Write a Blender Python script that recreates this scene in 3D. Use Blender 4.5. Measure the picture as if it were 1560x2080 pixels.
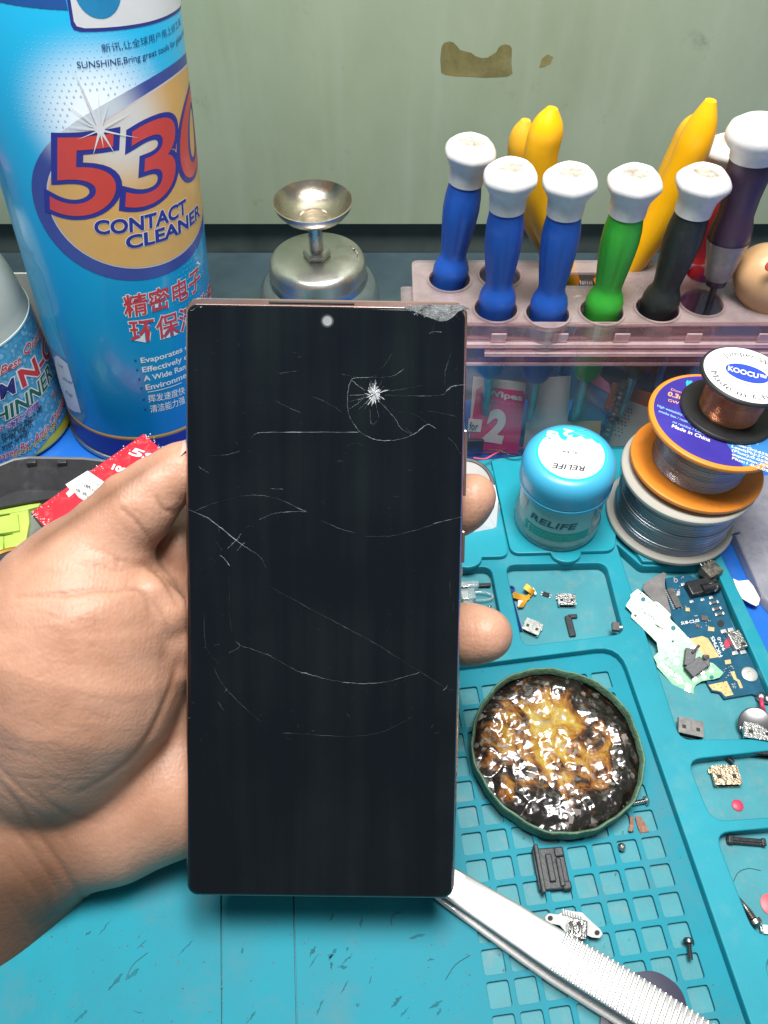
import bpy, bmesh, math, random
import numpy as np
from mathutils import Vector, noise as mnoise

random.seed(7); rng = np.random.default_rng(7)
for o in list(bpy.data.objects): bpy.data.objects.remove(o)
SC = bpy.context.scene; COL = SC.collection
R = math.radians

# ------------------------------------------------------------------ camera, world, lamps, exposure
TH = R(52.0); FPX = 1600.0; CAMH = 270.0                      # pitch below horizontal, focal length in photo pixels, lens height (mm)
cam = bpy.data.cameras.new('camera'); camo = bpy.data.objects.new('camera', cam); COL.objects.link(camo)
camo.location = (0, 0, CAMH/1000); camo.rotation_euler = (R(90)-TH, 0, 0)
cam.sensor_fit = 'VERTICAL'; cam.sensor_height = 24; cam.lens = FPX/2080*24
cam.clip_start = 0.01; cam.clip_end = 20
SC.camera = camo
W = bpy.data.worlds.new('World'); SC.world = W; W.use_nodes = True
W.node_tree.nodes['Background'].inputs[0].default_value = (0.86, 0.95, 1.0, 1)
W.node_tree.nodes['Background'].inputs[1].default_value = 0.22
def area(name, loc, target, sx, sy, power, col):
    l = bpy.data.lights.new(name, 'AREA'); l.shape = 'RECTANGLE'; l.size = sx; l.size_y = sy; l.energy = power; l.color = col
    o = bpy.data.objects.new(name, l); COL.objects.link(o); o.location = loc
    d = Vector(target)-Vector(loc); o.rotation_euler = d.to_track_quat('-Z', 'Y').to_euler()
    return o
area('bench_lamp', (0.06, 0.19, 0.66), (0.03, 0.16, 0), 0.21, 0.12, 4.3, (1.0, 0.985, 0.96))
area('wall_fill', (-0.06, 0.12, 0.80), (0.0, 0.38, 0.14), 0.46, 0.18, 7.8, (1.0, 0.975, 0.93))  # unseen fill light, added to brighten the wall
SC.view_settings.view_transform = 'Standard'; SC.view_settings.look = 'None'
SC.view_settings.exposure = -0.14; SC.view_settings.gamma = 1.0; SC.view_settings.use_curve_mapping = False
SC.render.engine = 'CYCLES'
SC.cycles.max_bounces = 10; SC.cycles.transparent_max_bounces = 16; SC.cycles.transmission_bounces = 8
SC.cycles.caustics_reflective = False; SC.cycles.caustics_refractive = False; SC.cycles.use_denoising = True; SC.cycles.sample_clamp_indirect = 6

# ------------------------------------------------------------------ photo pixel -> point in the place (millimetres)
_fw = np.array([0, math.cos(TH), -math.sin(TH)]); _rt = np.array([1., 0, 0]); _up = np.array([0, math.sin(TH), math.cos(TH)])
_C = np.array([0, 0, CAMH])
def ray(u, v): return _fw+(u-780)/FPX*_rt-(v-1040)/FPX*_up
def px(u, v, z=0.0):
    d = ray(u, v); return _C+d*(z-CAMH)/d[2]
def pY(u, v, Y):
    d = ray(u, v); return _C+d*Y/d[1]
def pd(u, v, d): return _C+ray(u, v)*d
def nrm(v): v = np.asarray(v, float); return v/np.linalg.norm(v)

# ------------------------------------------------------------------ materials
def S(r, g, b, a=1.0):
    f = lambda c: (c/255/12.92 if c/255 <= .04045 else ((c/255+.055)/1.055)**2.4)
    return (f(r), f(g), f(b), a)
def NN(nt, t, **k):
    n = nt.nodes.new(t)
    for a, b in k.items(): setattr(n, a, b)
    return n
def M(name, col, rough=.5, metal=0., var=.10, scale=90., bump=0., bscale=900., coat=0., sss=0., sssr=(.004, .0015, .0008), spec=.5,
      dirt=None, dscale=60., damt=.5, aniso=0., rvar=.15, trans=0., sheen=0.):
    m = bpy.data.materials.new(name); m.use_nodes = True; nt = m.node_tree; b = nt.nodes['Principled BSDF']; L = nt.links.new
    tc = NN(nt, 'ShaderNodeTexCoord'); nz = NN(nt, 'ShaderNodeTexNoise'); nz.inputs['Scale'].default_value = scale; nz.inputs['Detail'].default_value = 6
    nz.inputs['Roughness'].default_value = .62
    L(tc.outputs['Object'], nz.inputs['Vector'])
    c = np.array(col[:3]); lo = tuple(np.clip(c*(1-var), 0, 1))+(1,); hi = tuple(np.clip(c*(1+var), 0, 1))+(1,)
    cr = NN(nt, 'ShaderNodeValToRGB'); cr.color_ramp.elements[0].position = .3; cr.color_ramp.elements[1].position = .7
    cr.color_ramp.elements[0].color = lo; cr.color_ramp.elements[1].color = hi
    L(nz.outputs['Fac'], cr.inputs['Fac']); out = cr.outputs['Color']
    if dirt is not None:
        n2 = NN(nt, 'ShaderNodeTexNoise'); n2.inputs['Scale'].default_value = dscale; n2.inputs['Detail'].default_value = 8; n2.inputs['Roughness'].default_value = .7
        L(tc.outputs['Object'], n2.inputs['Vector'])
        r2 = NN(nt, 'ShaderNodeValToRGB'); r2.color_ramp.elements[0].position = .52; r2.color_ramp.elements[1].position = .78
        r2.color_ramp.elements[1].color = (damt, damt, damt, 1); L(n2.outputs['Fac'], r2.inputs['Fac'])
        mx = NN(nt, 'ShaderNodeMix', data_type='RGBA'); L(r2.outputs['Color'], mx.inputs['Factor']); L(out, mx.inputs['A']); mx.inputs['B'].default_value = dirt
        out = mx.outputs['Result']
    L(out, b.inputs['Base Color'])
    mr = NN(nt, 'ShaderNodeMapRange'); mr.inputs['To Min'].default_value = max(.02, rough*(1-rvar)); mr.inputs['To Max'].default_value = min(1, rough*(1+rvar))
    L(nz.outputs['Fac'], mr.inputs['Value']); L(mr.outputs['Result'], b.inputs['Roughness'])
    b.inputs['Metallic'].default_value = metal; b.inputs['Coat Weight'].default_value = coat; b.inputs['Coat Roughness'].default_value = .08
    b.inputs['Specular IOR Level'].default_value = spec; b.inputs['Transmission Weight'].default_value = trans
    if sss:
        b.inputs['Subsurface Weight'].default_value = sss; b.inputs['Subsurface Radius'].default_value = sssr; b.inputs['Subsurface Scale'].default_value = 1.0
    if bump:
        n3 = NN(nt, 'ShaderNodeTexNoise'); n3.inputs['Scale'].default_value = bscale; n3.inputs['Detail'].default_value = 5
        L(tc.outputs['Object'], n3.inputs['Vector'])
        bp = NN(nt, 'ShaderNodeBump'); bp.inputs['Strength'].default_value = bump; bp.inputs['Distance'].default_value = .0006
        L(n3.outputs['Fac'], bp.inputs['Height']); L(bp.outputs['Normal'], b.inputs['Normal'])
    return m
def CLEAR(name, tint, gloss=.12, rough=.12, dif=.0, dcol=(.8, .8, .8, 1), var=.0):
    """thin clear plastic: tinted see-through sheet with a reflective, slightly dusty skin"""
    m = bpy.data.materials.new(name); m.use_nodes = True; nt = m.node_tree; L = nt.links.new
    nt.nodes.remove(nt.nodes['Principled BSDF']); out = nt.nodes['Material Output']
    t = NN(nt, 'ShaderNodeBsdfTransparent'); t.inputs[0].default_value = tint
    d = NN(nt, 'ShaderNodeBsdfDiffuse'); d.inputs[0].default_value = dcol
    g = NN(nt, 'ShaderNodeBsdfGlossy'); g.inputs['Roughness'].default_value = rough
    tc = NN(nt, 'ShaderNodeTexCoord'); nz = NN(nt, 'ShaderNodeTexNoise'); nz.inputs['Scale'].default_value = 45; nz.inputs['Detail'].default_value = 9
    nz.inputs['Roughness'].default_value = .7; L(tc.outputs['Object'], nz.inputs['Vector'])
    mr = NN(nt, 'ShaderNodeMapRange'); mr.inputs['From Min'].default_value = .3; mr.inputs['From Max'].default_value = .7
    mr.inputs['To Min'].default_value = max(0, dif*(1-var)); mr.inputs['To Max'].default_value = min(1, dif*(1+var)); L(nz.outputs['Fac'], mr.inputs['Value'])
    m1 = NN(nt, 'ShaderNodeMixShader'); L(mr.outputs['Result'], m1.inputs[0]); L(t.outputs[0], m1.inputs[1]); L(d.outputs[0], m1.inputs[2])
    lw = NN(nt, 'ShaderNodeLayerWeight'); lw.inputs[0].default_value = .5
    pw = NN(nt, 'ShaderNodeMath', operation='POWER'); L(lw.outputs['Facing'], pw.inputs[0]); pw.inputs[1].default_value = 4.0
    ml = NN(nt, 'ShaderNodeMath', operation='MULTIPLY_ADD'); L(pw.outputs[0], ml.inputs[0]); ml.inputs[1].default_value = .8; ml.inputs[2].default_value = .015+gloss*.05
    m2 = NN(nt, 'ShaderNodeMixShader'); L(ml.outputs[0], m2.inputs[0]); L(m1.outputs[0], m2.inputs[1]); L(g.outputs[0], m2.inputs[2])
    L(m2.outputs[0], out.inputs['Surface']); return m

# ------------------------------------------------------------------ geometry collector
class G:
    def __init__(s): s.v = []; s.f = []
    def add(s, V, F):
        n = len(s.v); s.v.extend([tuple(map(float, p)) for p in V]); s.f.extend([tuple(i+n for i in f) for f in F]); return s
    def box(s, c, size, rot=0.0, bev=0.0, ax=None):
        """box centred at c; rot about z (radians) or ax = 3 axis vectors"""
        X, Y, Z = (np.array([math.cos(rot), math.sin(rot), 0]), np.array([-math.sin(rot), math.cos(rot), 0]), np.array([0, 0, 1.])) if ax is None else ax
        bm = bmesh.new(); bmesh.ops.create_cube(bm, size=1)
        for w in bm.verts: w.co = Vector((w.co.x*size[0], w.co.y*size[1], w.co.z*size[2]))
        if bev: bmesh.ops.bevel(bm, geom=bm.edges[:], offset=bev, segments=2, affect='EDGES', profile=.5)
        bm.verts.index_update()
        V = [np.asarray(c)+w.co.x*X+w.co.y*Y+w.co.z*Z for w in bm.verts]; F = [[w.index for w in f.verts] for f in bm.faces]; bm.free()
        return s.add(V, F)
    def lathe(s, p0, axis, prof, n=48, cap0=True, cap1=True, squash=None, xref=None):
        """prof: list of (radius, height along axis)"""
        a = nrm(axis); x = nrm(np.cross(a, [0, 0, 1.]) if abs(a[2]) < .9 else np.cross(a, [0, 1., 0])) if xref is None else nrm(np.asarray(xref)-np.dot(xref, a)*a)
        y = np.cross(a, x)
        V = []; F = []
        for r, h in prof:
            for k in range(n):
                t = 2*math.pi*k/n; rr = r*(squash(t, h) if squash else 1)
                V.append(np.asarray(p0)+a*h+rr*(math.cos(t)*x+math.sin(t)*y))
        for i in range(len(prof)-1):
            for k in range(n): F.append((i*n+k, i*n+(k+1) % n, (i+1)*n+(k+1) % n, (i+1)*n+k))
        if cap0 and prof[0][0] > 1e-6: F.append(tuple(range(n))[::-1])
        if cap1 and prof[-1][0] > 1e-6: F.append(tuple((len(prof)-1)*n+k for k in range(n)))
        return s.add(V, F)
    def tube(s, P, r, n=10, cap=True):
        P = [np.asarray(p, float) for p in P]; V = []; F = []; m = len(P); pu = None
        for i, p in enumerate(P):
            t = nrm(P[min(i+1, m-1)]-P[max(i-1, 0)])
            if pu is None: pu = np.array([0, 0, 1.]) if abs(t[2]) < .9 else np.array([1., 0, 0])
            x = nrm(np.cross(pu, t)); y = np.cross(t, x); pu = y
            rr = r[i] if hasattr(r, '__len__') else r
            for k in range(n):
                a = 2*math.pi*k/n; V.append(p+rr*(math.cos(a)*x+math.sin(a)*y))
        for i in range(m-1):
            for k in range(n): F.append((i*n+k, i*n+(k+1) % n, (i+1)*n+(k+1) % n, (i+1)*n+k))
        if cap: F.append(tuple(range(n))[::-1]); F.append(tuple((m-1)*n+k for k in range(n)))
        return s.add(V, F)
    def prism(s, pts, z0, z1, bev=0.0):
        """pts: world points (their xy used) extruded z0..z1"""
        P = [(p[0], p[1]) for p in pts]
        ar = sum(P[i][0]*P[(i+1) % len(P)][1]-P[(i+1) % len(P)][0]*P[i][1] for i in range(len(P)))
        if ar < 0: P = P[::-1]
        bm = bmesh.new(); vs = [bm.verts.new((x, y, z0)) for x, y in P]; f = bm.faces.new(vs)
        r = bmesh.ops.extrude_face_region(bm, geom=[f]); nv = [e for e in r['geom'] if isinstance(e, bmesh.types.BMVert)]
        for w in nv: w.co.z = z1
        if bev:
            te = [e for e in bm.edges if all(abs(w.co.z-z1) < 1e-6 for w in e.verts)]
            bmesh.ops.bevel(bm, geom=te, offset=bev, segments=2, affect='EDGES', profile=.5)
        bmesh.ops.recalc_face_normals(bm, faces=bm.faces[:]); bmesh.ops.triangulate(bm, faces=[q for q in bm.faces if len(q.verts) > 4])
        bm.verts.index_update(); s.add([w.co[:] for w in bm.verts], [[w.index for w in q.verts] for q in bm.faces]); bm.free(); return s
    def slab(s, pts, n, t):
        """flat polygon of world points thickened by t along n"""
        n = nrm(n); k = len(pts); V = [np.asarray(p) for p in pts]+[np.asarray(p)+n*t for p in pts]
        F = [tuple(range(k))[::-1], tuple(range(k, 2*k))]+[(i, (i+1) % k, k+(i+1) % k, k+i) for i in range(k)]
        bm = bmesh.new(); vv = [bm.verts.new(p) for p in V]; [bm.faces.new([vv[i] for i in f]) for f in F]
        bmesh.ops.recalc_face_normals(bm, faces=bm.faces[:]); bmesh.ops.triangulate(bm, faces=[q for q in bm.faces if len(q.verts) > 4])
        bm.verts.index_update(); s.add([w.co[:] for w in bm.verts], [[w.index for w in q.verts] for q in bm.faces]); bm.free(); return s

ORI = {}
def tag(o, label, cat, group=None, kind=None):
    if label: o['label'] = label
    if cat: o['category'] = cat
    if group: o['group'] = group
    if kind: o['kind'] = kind
    return o
def thing(name, loc, label, cat, group=None):
    o = bpy.data.objects.new(name, None); COL.objects.link(o); o.empty_display_size = .01
    o.location = tuple(np.asarray(loc)/1000); ORI[o.name] = np.asarray(loc, float); return tag(o, label, cat, group)
def obj(name, g, mat, parent=None, loc=None, smooth=38, label=None, flat=False):
    if parent is not None: org = ORI[parent.name]
    else:
        V = np.array(g.v); org = np.asarray(loc, float) if loc is not None else np.array([*(V[:, :2].min(0)+V[:, :2].max(0))/2, V[:, 2].min()])
    me = bpy.data.meshes.new(name)
    me.from_pydata([tuple((np.asarray(p)-org)/1000) for p in g.v], [], g.f); me.update()
    if smooth is not None:
        me.shade_smooth()
        if smooth < 180:
            me.set_sharp_from_angle(angle=R(smooth)); k = len(me.polygons)
            ar = np.zeros(k, np.float32); me.polygons.foreach_get('area', ar); nn = np.zeros(3*k, np.float32); me.polygons.foreach_get('normal', nn)
            big = (ar > .03*ar.sum()) if k < 500 else np.zeros(k, bool)
            if flat: big |= np.abs(nn.reshape(-1, 3)[:, 2]) > .9995
            me.polygons.foreach_set('use_smooth', ~big)
    me.materials.append(mat)
    o = bpy.data.objects.new(name, me); COL.objects.link(o)
    if parent is not None: o.parent = parent
    else: o.location = tuple(org/1000)
    ORI[o.name] = org
    if label: o['label'] = label
    return o
def dup(root, loc_mm, label, rz=None):
    """copy of a thing with copies of its parts and sub-parts"""
    r = root.copy(); COL.objects.link(r); r.location = tuple(np.asarray(loc_mm)/1000); r['label'] = label
    if rz is not None: r.rotation_euler = (0, 0, rz)
    for ch in list(root.children):
        c = ch.copy(); COL.objects.link(c); c.parent = r
        for q in list(ch.children):
            d = q.copy(); COL.objects.link(d); d.parent = c
    return r

# ------------------------------------------------------------------ flat shapes and lettering
def text2d(body, bold=0.0, space=1.0, shear=0.0, res=4):
    c = bpy.data.curves.new('t', 'FONT'); c.body = body; c.size = 1; c.offset = bold; c.space_character = space; c.shear = shear; c.resolution_u = 8 if len(body) < 4 else res
    o = bpy.data.objects.new('t', c)
    me = o.to_mesh(); V = np.array([v.co[:2] for v in me.vertices]) if len(me.vertices) else np.zeros((0, 2)); F = [tuple(p.vertices) for p in me.polygons]
    o.to_mesh_clear(); bpy.data.objects.remove(o); bpy.data.curves.remove(c)
    return V, F
_W = {}
def tw(body, space=1.0):
    if (body, space) not in _W:
        V, F = text2d(body, 0, space); _W[(body, space)] = (V[:, 0].min(), V[:, 0].max(), V[:, 1].min(), V[:, 1].max())
    return _W[(body, space)]
def uvtext(body, bold=0.0, sub=None, space=1.0, shear=0., cap=True):
    """letters in a unit frame: x 0..1 over sub (or the whole), y 0 at the baseline, 1 at the capital height"""
    V, F = text2d(body, bold, space, shear); x0 = tw(body, space)[0]; x1 = tw(sub or body, space)[1]
    h = .73 if cap is True else cap
    return np.c_[(V[:, 0]-x0)/(x1-x0), V[:, 1]/h], F
def cutx(V2, F, step):
    """cut flat faces along x every step so that they can be bent"""
    bm = bmesh.new(); vs = [bm.verts.new((x, y, 0)) for x, y in V2]
    for f in F:
        try: bm.faces.new([vs[i] for i in f])
        except ValueError: pass
    bmesh.ops.triangulate(bm, faces=bm.faces[:])
    a, b = V2[:, 0].min(), V2[:, 0].max(); x = math.ceil(a/step)*step
    while x < b:
        bmesh.ops.bisect_plane(bm, geom=bm.verts[:]+bm.edges[:]+bm.faces[:], dist=1e-6, plane_co=(x, 0, 0), plane_no=(1, 0, 0)); x += step
    bm.verts.index_update(); V = np.array([v.co[:2] for v in bm.verts]); F = [[v.index for v in f.verts] for f in bm.faces]; bm.free(); return V, F
def tri(P):
    """triangulate a closed 2d outline (list of points)"""
    from mathutils.geometry import tessellate_polygon
    t = tessellate_polygon([[Vector((p[0], p[1], 0)) for p in P]])
    out = []
    for a, b, c in t:
        ar = (P[b][0]-P[a][0])*(P[c][1]-P[a][1])-(P[c][0]-P[a][0])*(P[b][1]-P[a][1])
        out.append((a, b, c) if ar > 0 else (a, c, b))
    return out
def bil(q, x, y):
    BL, BR, TR, TL = [np.asarray(p, float) for p in q]
    return BL*(1-x)*(1-y)+BR*x*(1-y)+TR*x*y+TL*(1-x)*y
def qtext(body, q, off=None, **k):
    """lettering laid on the flat quad q = (BL, BR, TR, TL)"""
    V, F = uvtext(body, **k); n = nrm(np.cross(np.asarray(q[1])-q[0], np.asarray(q[3])-q[0])); g = G()
    return g.add([bil(q, x, y)+n*(off or .06) for x, y in V], F)
def fat(g, n, t): return g
class Cyl:
    """a standing round wall; photo pixels are carried onto it, shapes are then bent round it"""
    def __init__(s, base, axis, rad):
        s.b = np.asarray(base, float); s.a = nrm(axis); s.r = rad
        t = _C-s.b; t = nrm(t-np.dot(t, s.a)*s.a); s.x = t; s.y = np.cross(s.a, t)
    def hit(s, u, v):
        d = nrm(ray(u, v)); o = _C-s.b; dp = d-np.dot(d, s.a)*s.a; op = o-np.dot(o, s.a)*s.a
        A = dp@dp; B = 2*dp@op; Cc = op@op-s.r**2; D = max(0, B*B-4*A*Cc); t = (-B-math.sqrt(D))/(2*A)
        p = o+d*t; return np.array([math.atan2(p@s.y, p@s.x)*s.r, p@s.a])
    def at(s, sh, off=.06):
        t = sh[0]/s.r; return s.b+s.a*sh[1]+(s.r+off)*(math.cos(t)*s.x+math.sin(t)*s.y)
    def put(s, V, F, off):
        V, F = cutx(np.asarray(V), F, 1.6); return G().add([s.at(p, off) for p in V], F)
    def poly(s, pix, off=.06): P = [s.hit(*p) for p in pix]; return s.put(P, tri(P), off)
    def polysh(s, P, off=.06): return s.put(P, tri(P), off)
    def text(s, body, bl, br, tl, off=.08, slack=None, **k):
        a, b, c = s.hit(*bl), s.hit(*br), s.hit(*tl); V, F = uvtext(body, **k)
        P = np.array([a+(b-a)*x+(c-a)*y for x, y in V])
        keep = np.abs(P[:, 0]) < s.r*2.6
        return s.put(P, [f for f in F if all(keep[i] for i in f)], off)
def arc(c, r0, a0, a1, n=16): return [(c[0]+r0*math.cos(a0+(a1-a0)*i/n), c[1]+r0*math.sin(a0+(a1-a0)*i/n)) for i in range(n+1)]
def rounded(P, r, n=5):
    """round the corners of a convex/concave 2d outline"""
    out = []; m = len(P); P = [np.asarray(p, float)[:2] for p in P]
    rs = r if hasattr(r, '__len__') else [r]*m
    for i in range(m):
        p, a, b = P[i], P[i-1], P[(i+1) % m]; da, db = nrm(a-p), nrm(b-p)
        q = min(rs[i], .45*np.linalg.norm(a-p), .45*np.linalg.norm(b-p)); s0, s1 = p+da*q, p+db*q
        for k in range(n+1):
            t = k/n; out.append(tuple((1-t)**2*s0+2*t*(1-t)*p+t*t*s1))
    return out
def plate(outline, holes, z0, z1, bev=0.0):
    """flat sheet with holes (a filled 2d curve, extruded), back as collector geometry"""
    c = bpy.data.curves.new('p', 'CURVE'); c.dimensions = '2D'; c.fill_mode = 'BOTH'
    for P in [outline]+list(holes):
        sp = c.splines.new('POLY'); sp.points.add(len(P)-1); sp.use_cyclic_u = True
        for q, p in zip(sp.points, P): q.co = (p[0], p[1], 0, 1)
    c.extrude = (z1-z0)/2-bev; c.bevel_depth = bev; c.bevel_resolution = 2; c.offset = -bev
    o = bpy.data.objects.new('p', c); me = o.to_mesh()
    g = G(); zc = (z0+z1)/2
    g.add([(v.co[0], v.co[1], v.co[2]+zc) for v in me.vertices], [tuple(p.vertices) for p in me.polygons])
    o.to_mesh_clear(); bpy.data.objects.remove(o); bpy.data.curves.remove(c)
    return g
def weld(g, d=.001):
    bm = bmesh.new(); vs = [bm.verts.new(p) for p in g.v]
    for f in g.f:
        try: bm.faces.new([vs[i] for i in f])
        except ValueError: pass
    bmesh.ops.remove_doubles(bm, verts=bm.verts[:], dist=d); bm.verts.index_update()
    q = G().add([v.co[:] for v in bm.verts], [[v.index for v in f.verts] for f in bm.faces]); bm.free(); return q
def spline(P, n=8):
    """smooth curve through points"""
    P = [np.asarray(p, float) for p in P]; P = [2*P[0]-P[1]]+P+[2*P[-1]-P[-2]]; out = []
    for i in range(1, len(P)-2):
        for k in range(n):
            t = k/n; a, b, c, d = P[i-1], P[i], P[i+1], P[i+2]
            out.append(.5*((2*b)+(-a+c)*t+(2*a-5*b+4*c-d)*t*t+(-a+3*b-3*c+d)*t**3))
    return out+[P[-2]]

# ------------------------------------------------------------------ colours in the place
TEAL = M('teal_silicone', (.008, .260, .340, 1), .5, spec=.35, var=.12, scale=28, bump=.05, bscale=1500, dirt=(.10, .30, .33, 1), dscale=70, damt=.55)
TEAL_SHEET = M('teal_silicone_worn', (.008, .235, .315, 1), .62, spec=.25, var=.13, scale=24, bump=.05, bscale=1500, dirt=(.075, .20, .235, 1), dscale=38, damt=.85, rvar=.3)
TEAL_DUST = M('teal_silicone_dusty', (.040, .255, .305, 1), .6, var=.14, scale=60, bump=.1, bscale=1500, dirt=(.19, .25, .25, 1), dscale=160, damt=.7)
TEAL_FLAP = M('teal_flap', (.008, .30, .39, 1), .4, var=.06, scale=40, bump=.08, bscale=1500, dirt=(.10, .32, .36, 1), damt=.4)
WHITE = M('white_print', (.80, .80, .80, 1), .45, var=.03)
NAVY = M('navy_print', S(52, 58, 150), .4, var=.05)
BLACKP = M('black_plastic', (.012, .013, .015, 1), .42, var=.3, scale=300, bump=.25, bscale=1400, dirt=(.10, .10, .10, 1), dscale=260, damt=.35)
BLACKI = M('black_print', (.015, .015, .018, 1), .5, var=.1)
STEEL = M('bare_steel', (.62, .60, .57, 1), .28, 1, var=.12, scale=200, bump=.08, bscale=700, rvar=.4)
NICKEL = M('dull_nickel', (.50, .49, .47, 1), .38, 1, var=.25, scale=500, bump=.5, bscale=1800, dirt=(.10, .09, .08, 1), dscale=420, damt=.7, rvar=.4)
DARKMET = M('dark_metal', (.13, .13, .14, 1), .4, .8, var=.3, scale=500, bump=.4, bscale=1500)
GOLD = M('gold_pad', (.72, .52, .24, 1), .45, .35, var=.12, scale=500, bump=.1)

# ------------------------------------------------------------------ the setting: table, wall
tbl = G().box((0, 130, -8.2), (1400, 640, 10), bev=.5)
tag(obj('table', tbl, M('blue_laminate', S(28, 104, 200), .38, var=.08, scale=20, bump=.05, dirt=(.10, .25, .5, 1), dscale=40, damt=.4), loc=(0, 0, -3.2)), 'bright blue laminate table top', 'table', kind='structure')
# painted back wall: green above, dark mottled band below
def wall_mat():
    m = bpy.data.materials.new('painted_wall'); m.use_nodes = True; nt = m.node_tree; L = nt.links.new; b = nt.nodes['Principled BSDF']
    tc = NN(nt, 'ShaderNodeTexCoord')
    n1 = NN(nt, 'ShaderNodeTexNoise'); n1.inputs['Scale'].default_value = 9; n1.inputs['Detail'].default_value = 10; n1.inputs['Roughness'].default_value = .65
    mp = NN(nt, 'ShaderNodeMapping'); mp.inputs['Scale'].default_value = (1.6, 1, .8); L(tc.outputs['Object'], mp.inputs[0]); L(mp.outputs[0], n1.inputs['Vector'])
    r = NN(nt, 'ShaderNodeValToRGB'); r.color_ramp.elements[0].position = .34; r.color_ramp.elements[1].position = .66
    r.color_ramp.elements[0].color = (.31, .375, .25, 1); r.color_ramp.elements[1].color = (.385, .455, .325, 1); L(n1.outputs['Fac'], r.inputs[0])
    # brush streaks
    n2 = NN(nt, 'ShaderNodeTexNoise'); n2.inputs['Scale'].default_value = 30; n2.inputs['Detail'].default_value = 6
    mp2 = NN(nt, 'ShaderNodeMapping'); mp2.inputs['Scale'].default_value = (4, 1, .25); L(tc.outputs['Object'], mp2.inputs[0]); L(mp2.outputs[0], n2.inputs['Vector'])
    r2 = NN(nt, 'ShaderNodeMapRange'); r2.inputs['From Min'].default_value = .52; r2.inputs['From Max'].default_value = .8; r2.inputs['To Max'].default_value = .22; L(n2.outputs['Fac'], r2.inputs['Value'])
    mx = NN(nt, 'ShaderNodeMix', data_type='RGBA'); L(r2.outputs['Result'], mx.inputs['Factor']); L(r.outputs[0], mx.inputs['A']); mx.inputs['B'].default_value = (.48, .56, .47, 1)
    # scuffs
    n3 = NN(nt, 'ShaderNodeTexNoise'); n3.inputs['Scale'].default_value = 38; n3.inputs['Detail'].default_value = 8; n3.inputs['Roughness'].default_value = .75; L(tc.outputs['Object'], n3.inputs['Vector'])
    r3 = NN(nt, 'ShaderNodeMapRange'); r3.inputs['From Min'].default_value = .62; r3.inputs['From Max'].default_value = .74; r3.inputs['To Max'].default_value = .5; L(n3.outputs['Fac'], r3.inputs['Value'])
    mx2 = NN(nt, 'ShaderNodeMix', data_type='RGBA'); L(r3.outputs['Result'], mx2.inputs['Factor']); L(mx.outputs['Result'], mx2.inputs['A']); mx2.inputs['B'].default_value = (.13, .16, .11, 1)
    L(mx2.outputs['Result'], b.inputs['Base Color']); b.inputs['Roughness'].default_value = .42
    bp = NN(nt, 'ShaderNodeBump'); bp.inputs['Strength'].default_value = .15; bp.inputs['Distance'].default_value = .001; L(n2.outputs['Fac'], bp.inputs['Height']); L(bp.outputs['Normal'], b.inputs['Normal'])
    return m
zb = pY(600, 456, 400)[2]
wg = G().box((0, 406, zb+200), (1400, 12, 400), bev=.4)
wall = tag(obj('wall', wg, wall_mat(), loc=(0, 406, zb)), 'pale green painted wall behind the bench', 'wall', kind='structure')
OCHRE = M('ochre_tape_residue', (.22, .195, .075, 1), .5, var=.3, scale=90, dirt=(.30, .34, .22, 1), dscale=70, damt=.9)
def wallpatch(pix, mat, name, off=.05):
    P = [pY(u, v, 400-off) for u, v in pix]; g = G().add(P, [(a, c, b) for a, b, c in [(t[0], t[1], t[2]) for t in tri([(p[0], p[2]) for p in P])]])
    o = obj(name, g, mat, wall); return o
wallpatch([(896, 148), (894, 120), (897, 94), (902, 87), (912, 84), (921, 86), (928, 93), (934, 101), (944, 104), (957, 107), (966, 114), (978, 118), (991, 117), (1000, 111), (1008, 106), (1012, 98), (1018, 92), (1028, 90), (1037, 93), (1040, 100), (1039, 128), (1041, 150), (1030, 156), (1008, 157), (985, 158), (955, 156), (925, 155), (905, 152)], OCHRE, 'tape_stain')
wallpatch([(1095, 138), (1100, 120), (1112, 110), (1124, 116), (1118, 130), (1105, 136)], OCHRE, 'tape_stain')
# dark band under the green board, and a thin dark slab laid on the table in front of it
SLATE = M('dark_slate', (.080, .105, .100, 1), .35, var=.4, scale=22, dirt=(.11, .14, .12, 1), dscale=30, damt=.7)
tag(obj('wall_base', G().box((0, 409, (zb-3)/2-1.6), (1400, 8, zb+3.2), bev=.3), SLATE), 'dark mottled band at the foot of the wall', 'wall', kind='structure')
tag(obj('dark_slab', G().box((0, 363, -1.6), (1400, 82, 3.0), bev=.4), M('dark_slab_tone', (.045, .075, .090, 1), .35, var=.35, scale=15, dirt=(.09, .11, .10, 1), dscale=35, damt=.5)), 'thin dark slab on the table along the foot of the wall', 'dark_slab', kind='structure')

# ------------------------------------------------------------------ the silicone mat
matT = thing('repair_mat', px(1100, 1600, -3), 'teal silicone repair mat with square grid, trays and two flaps', 'mat')
P2 = lambda pts, z: [tuple(px(u, v, z)[:2]) for u, v in pts]
ra, rb = px(1467, 1132, 5)[:2], px(1560, 1323, 5)[:2]; dr = (rb-ra)/np.linalg.norm(rb-ra)
ba = px(998, 932, 5)[:2]; bdir = np.array([-dr[1], dr[0]])
cor = ra+dr*(np.dot(ba-ra, dr)); cor = np.array([ra[0]+dr[0]*np.dot(ba-ra, dr), ra[1]+dr[1]*np.dot(ba-ra, dr)])
sg_ = -1 if bdir[0] > 0 else 1
outl = [cor, cor+dr*360, cor+dr*360+sg_*bdir*400, cor+sg_*bdir*400]
outl = rounded(outl, 6)
obj('mat_base', weld(plate(outl, [], -3, 0, .3)), TEAL_DUST, matT, flat=True)
holeA = rounded(P2([(1258, 1312), (1560, 2180), (1585, 2250), (300, 2290), (-160, 2310), (-420, 1525)], 5), [9, 5, 5, 5, 5, 5])
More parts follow.
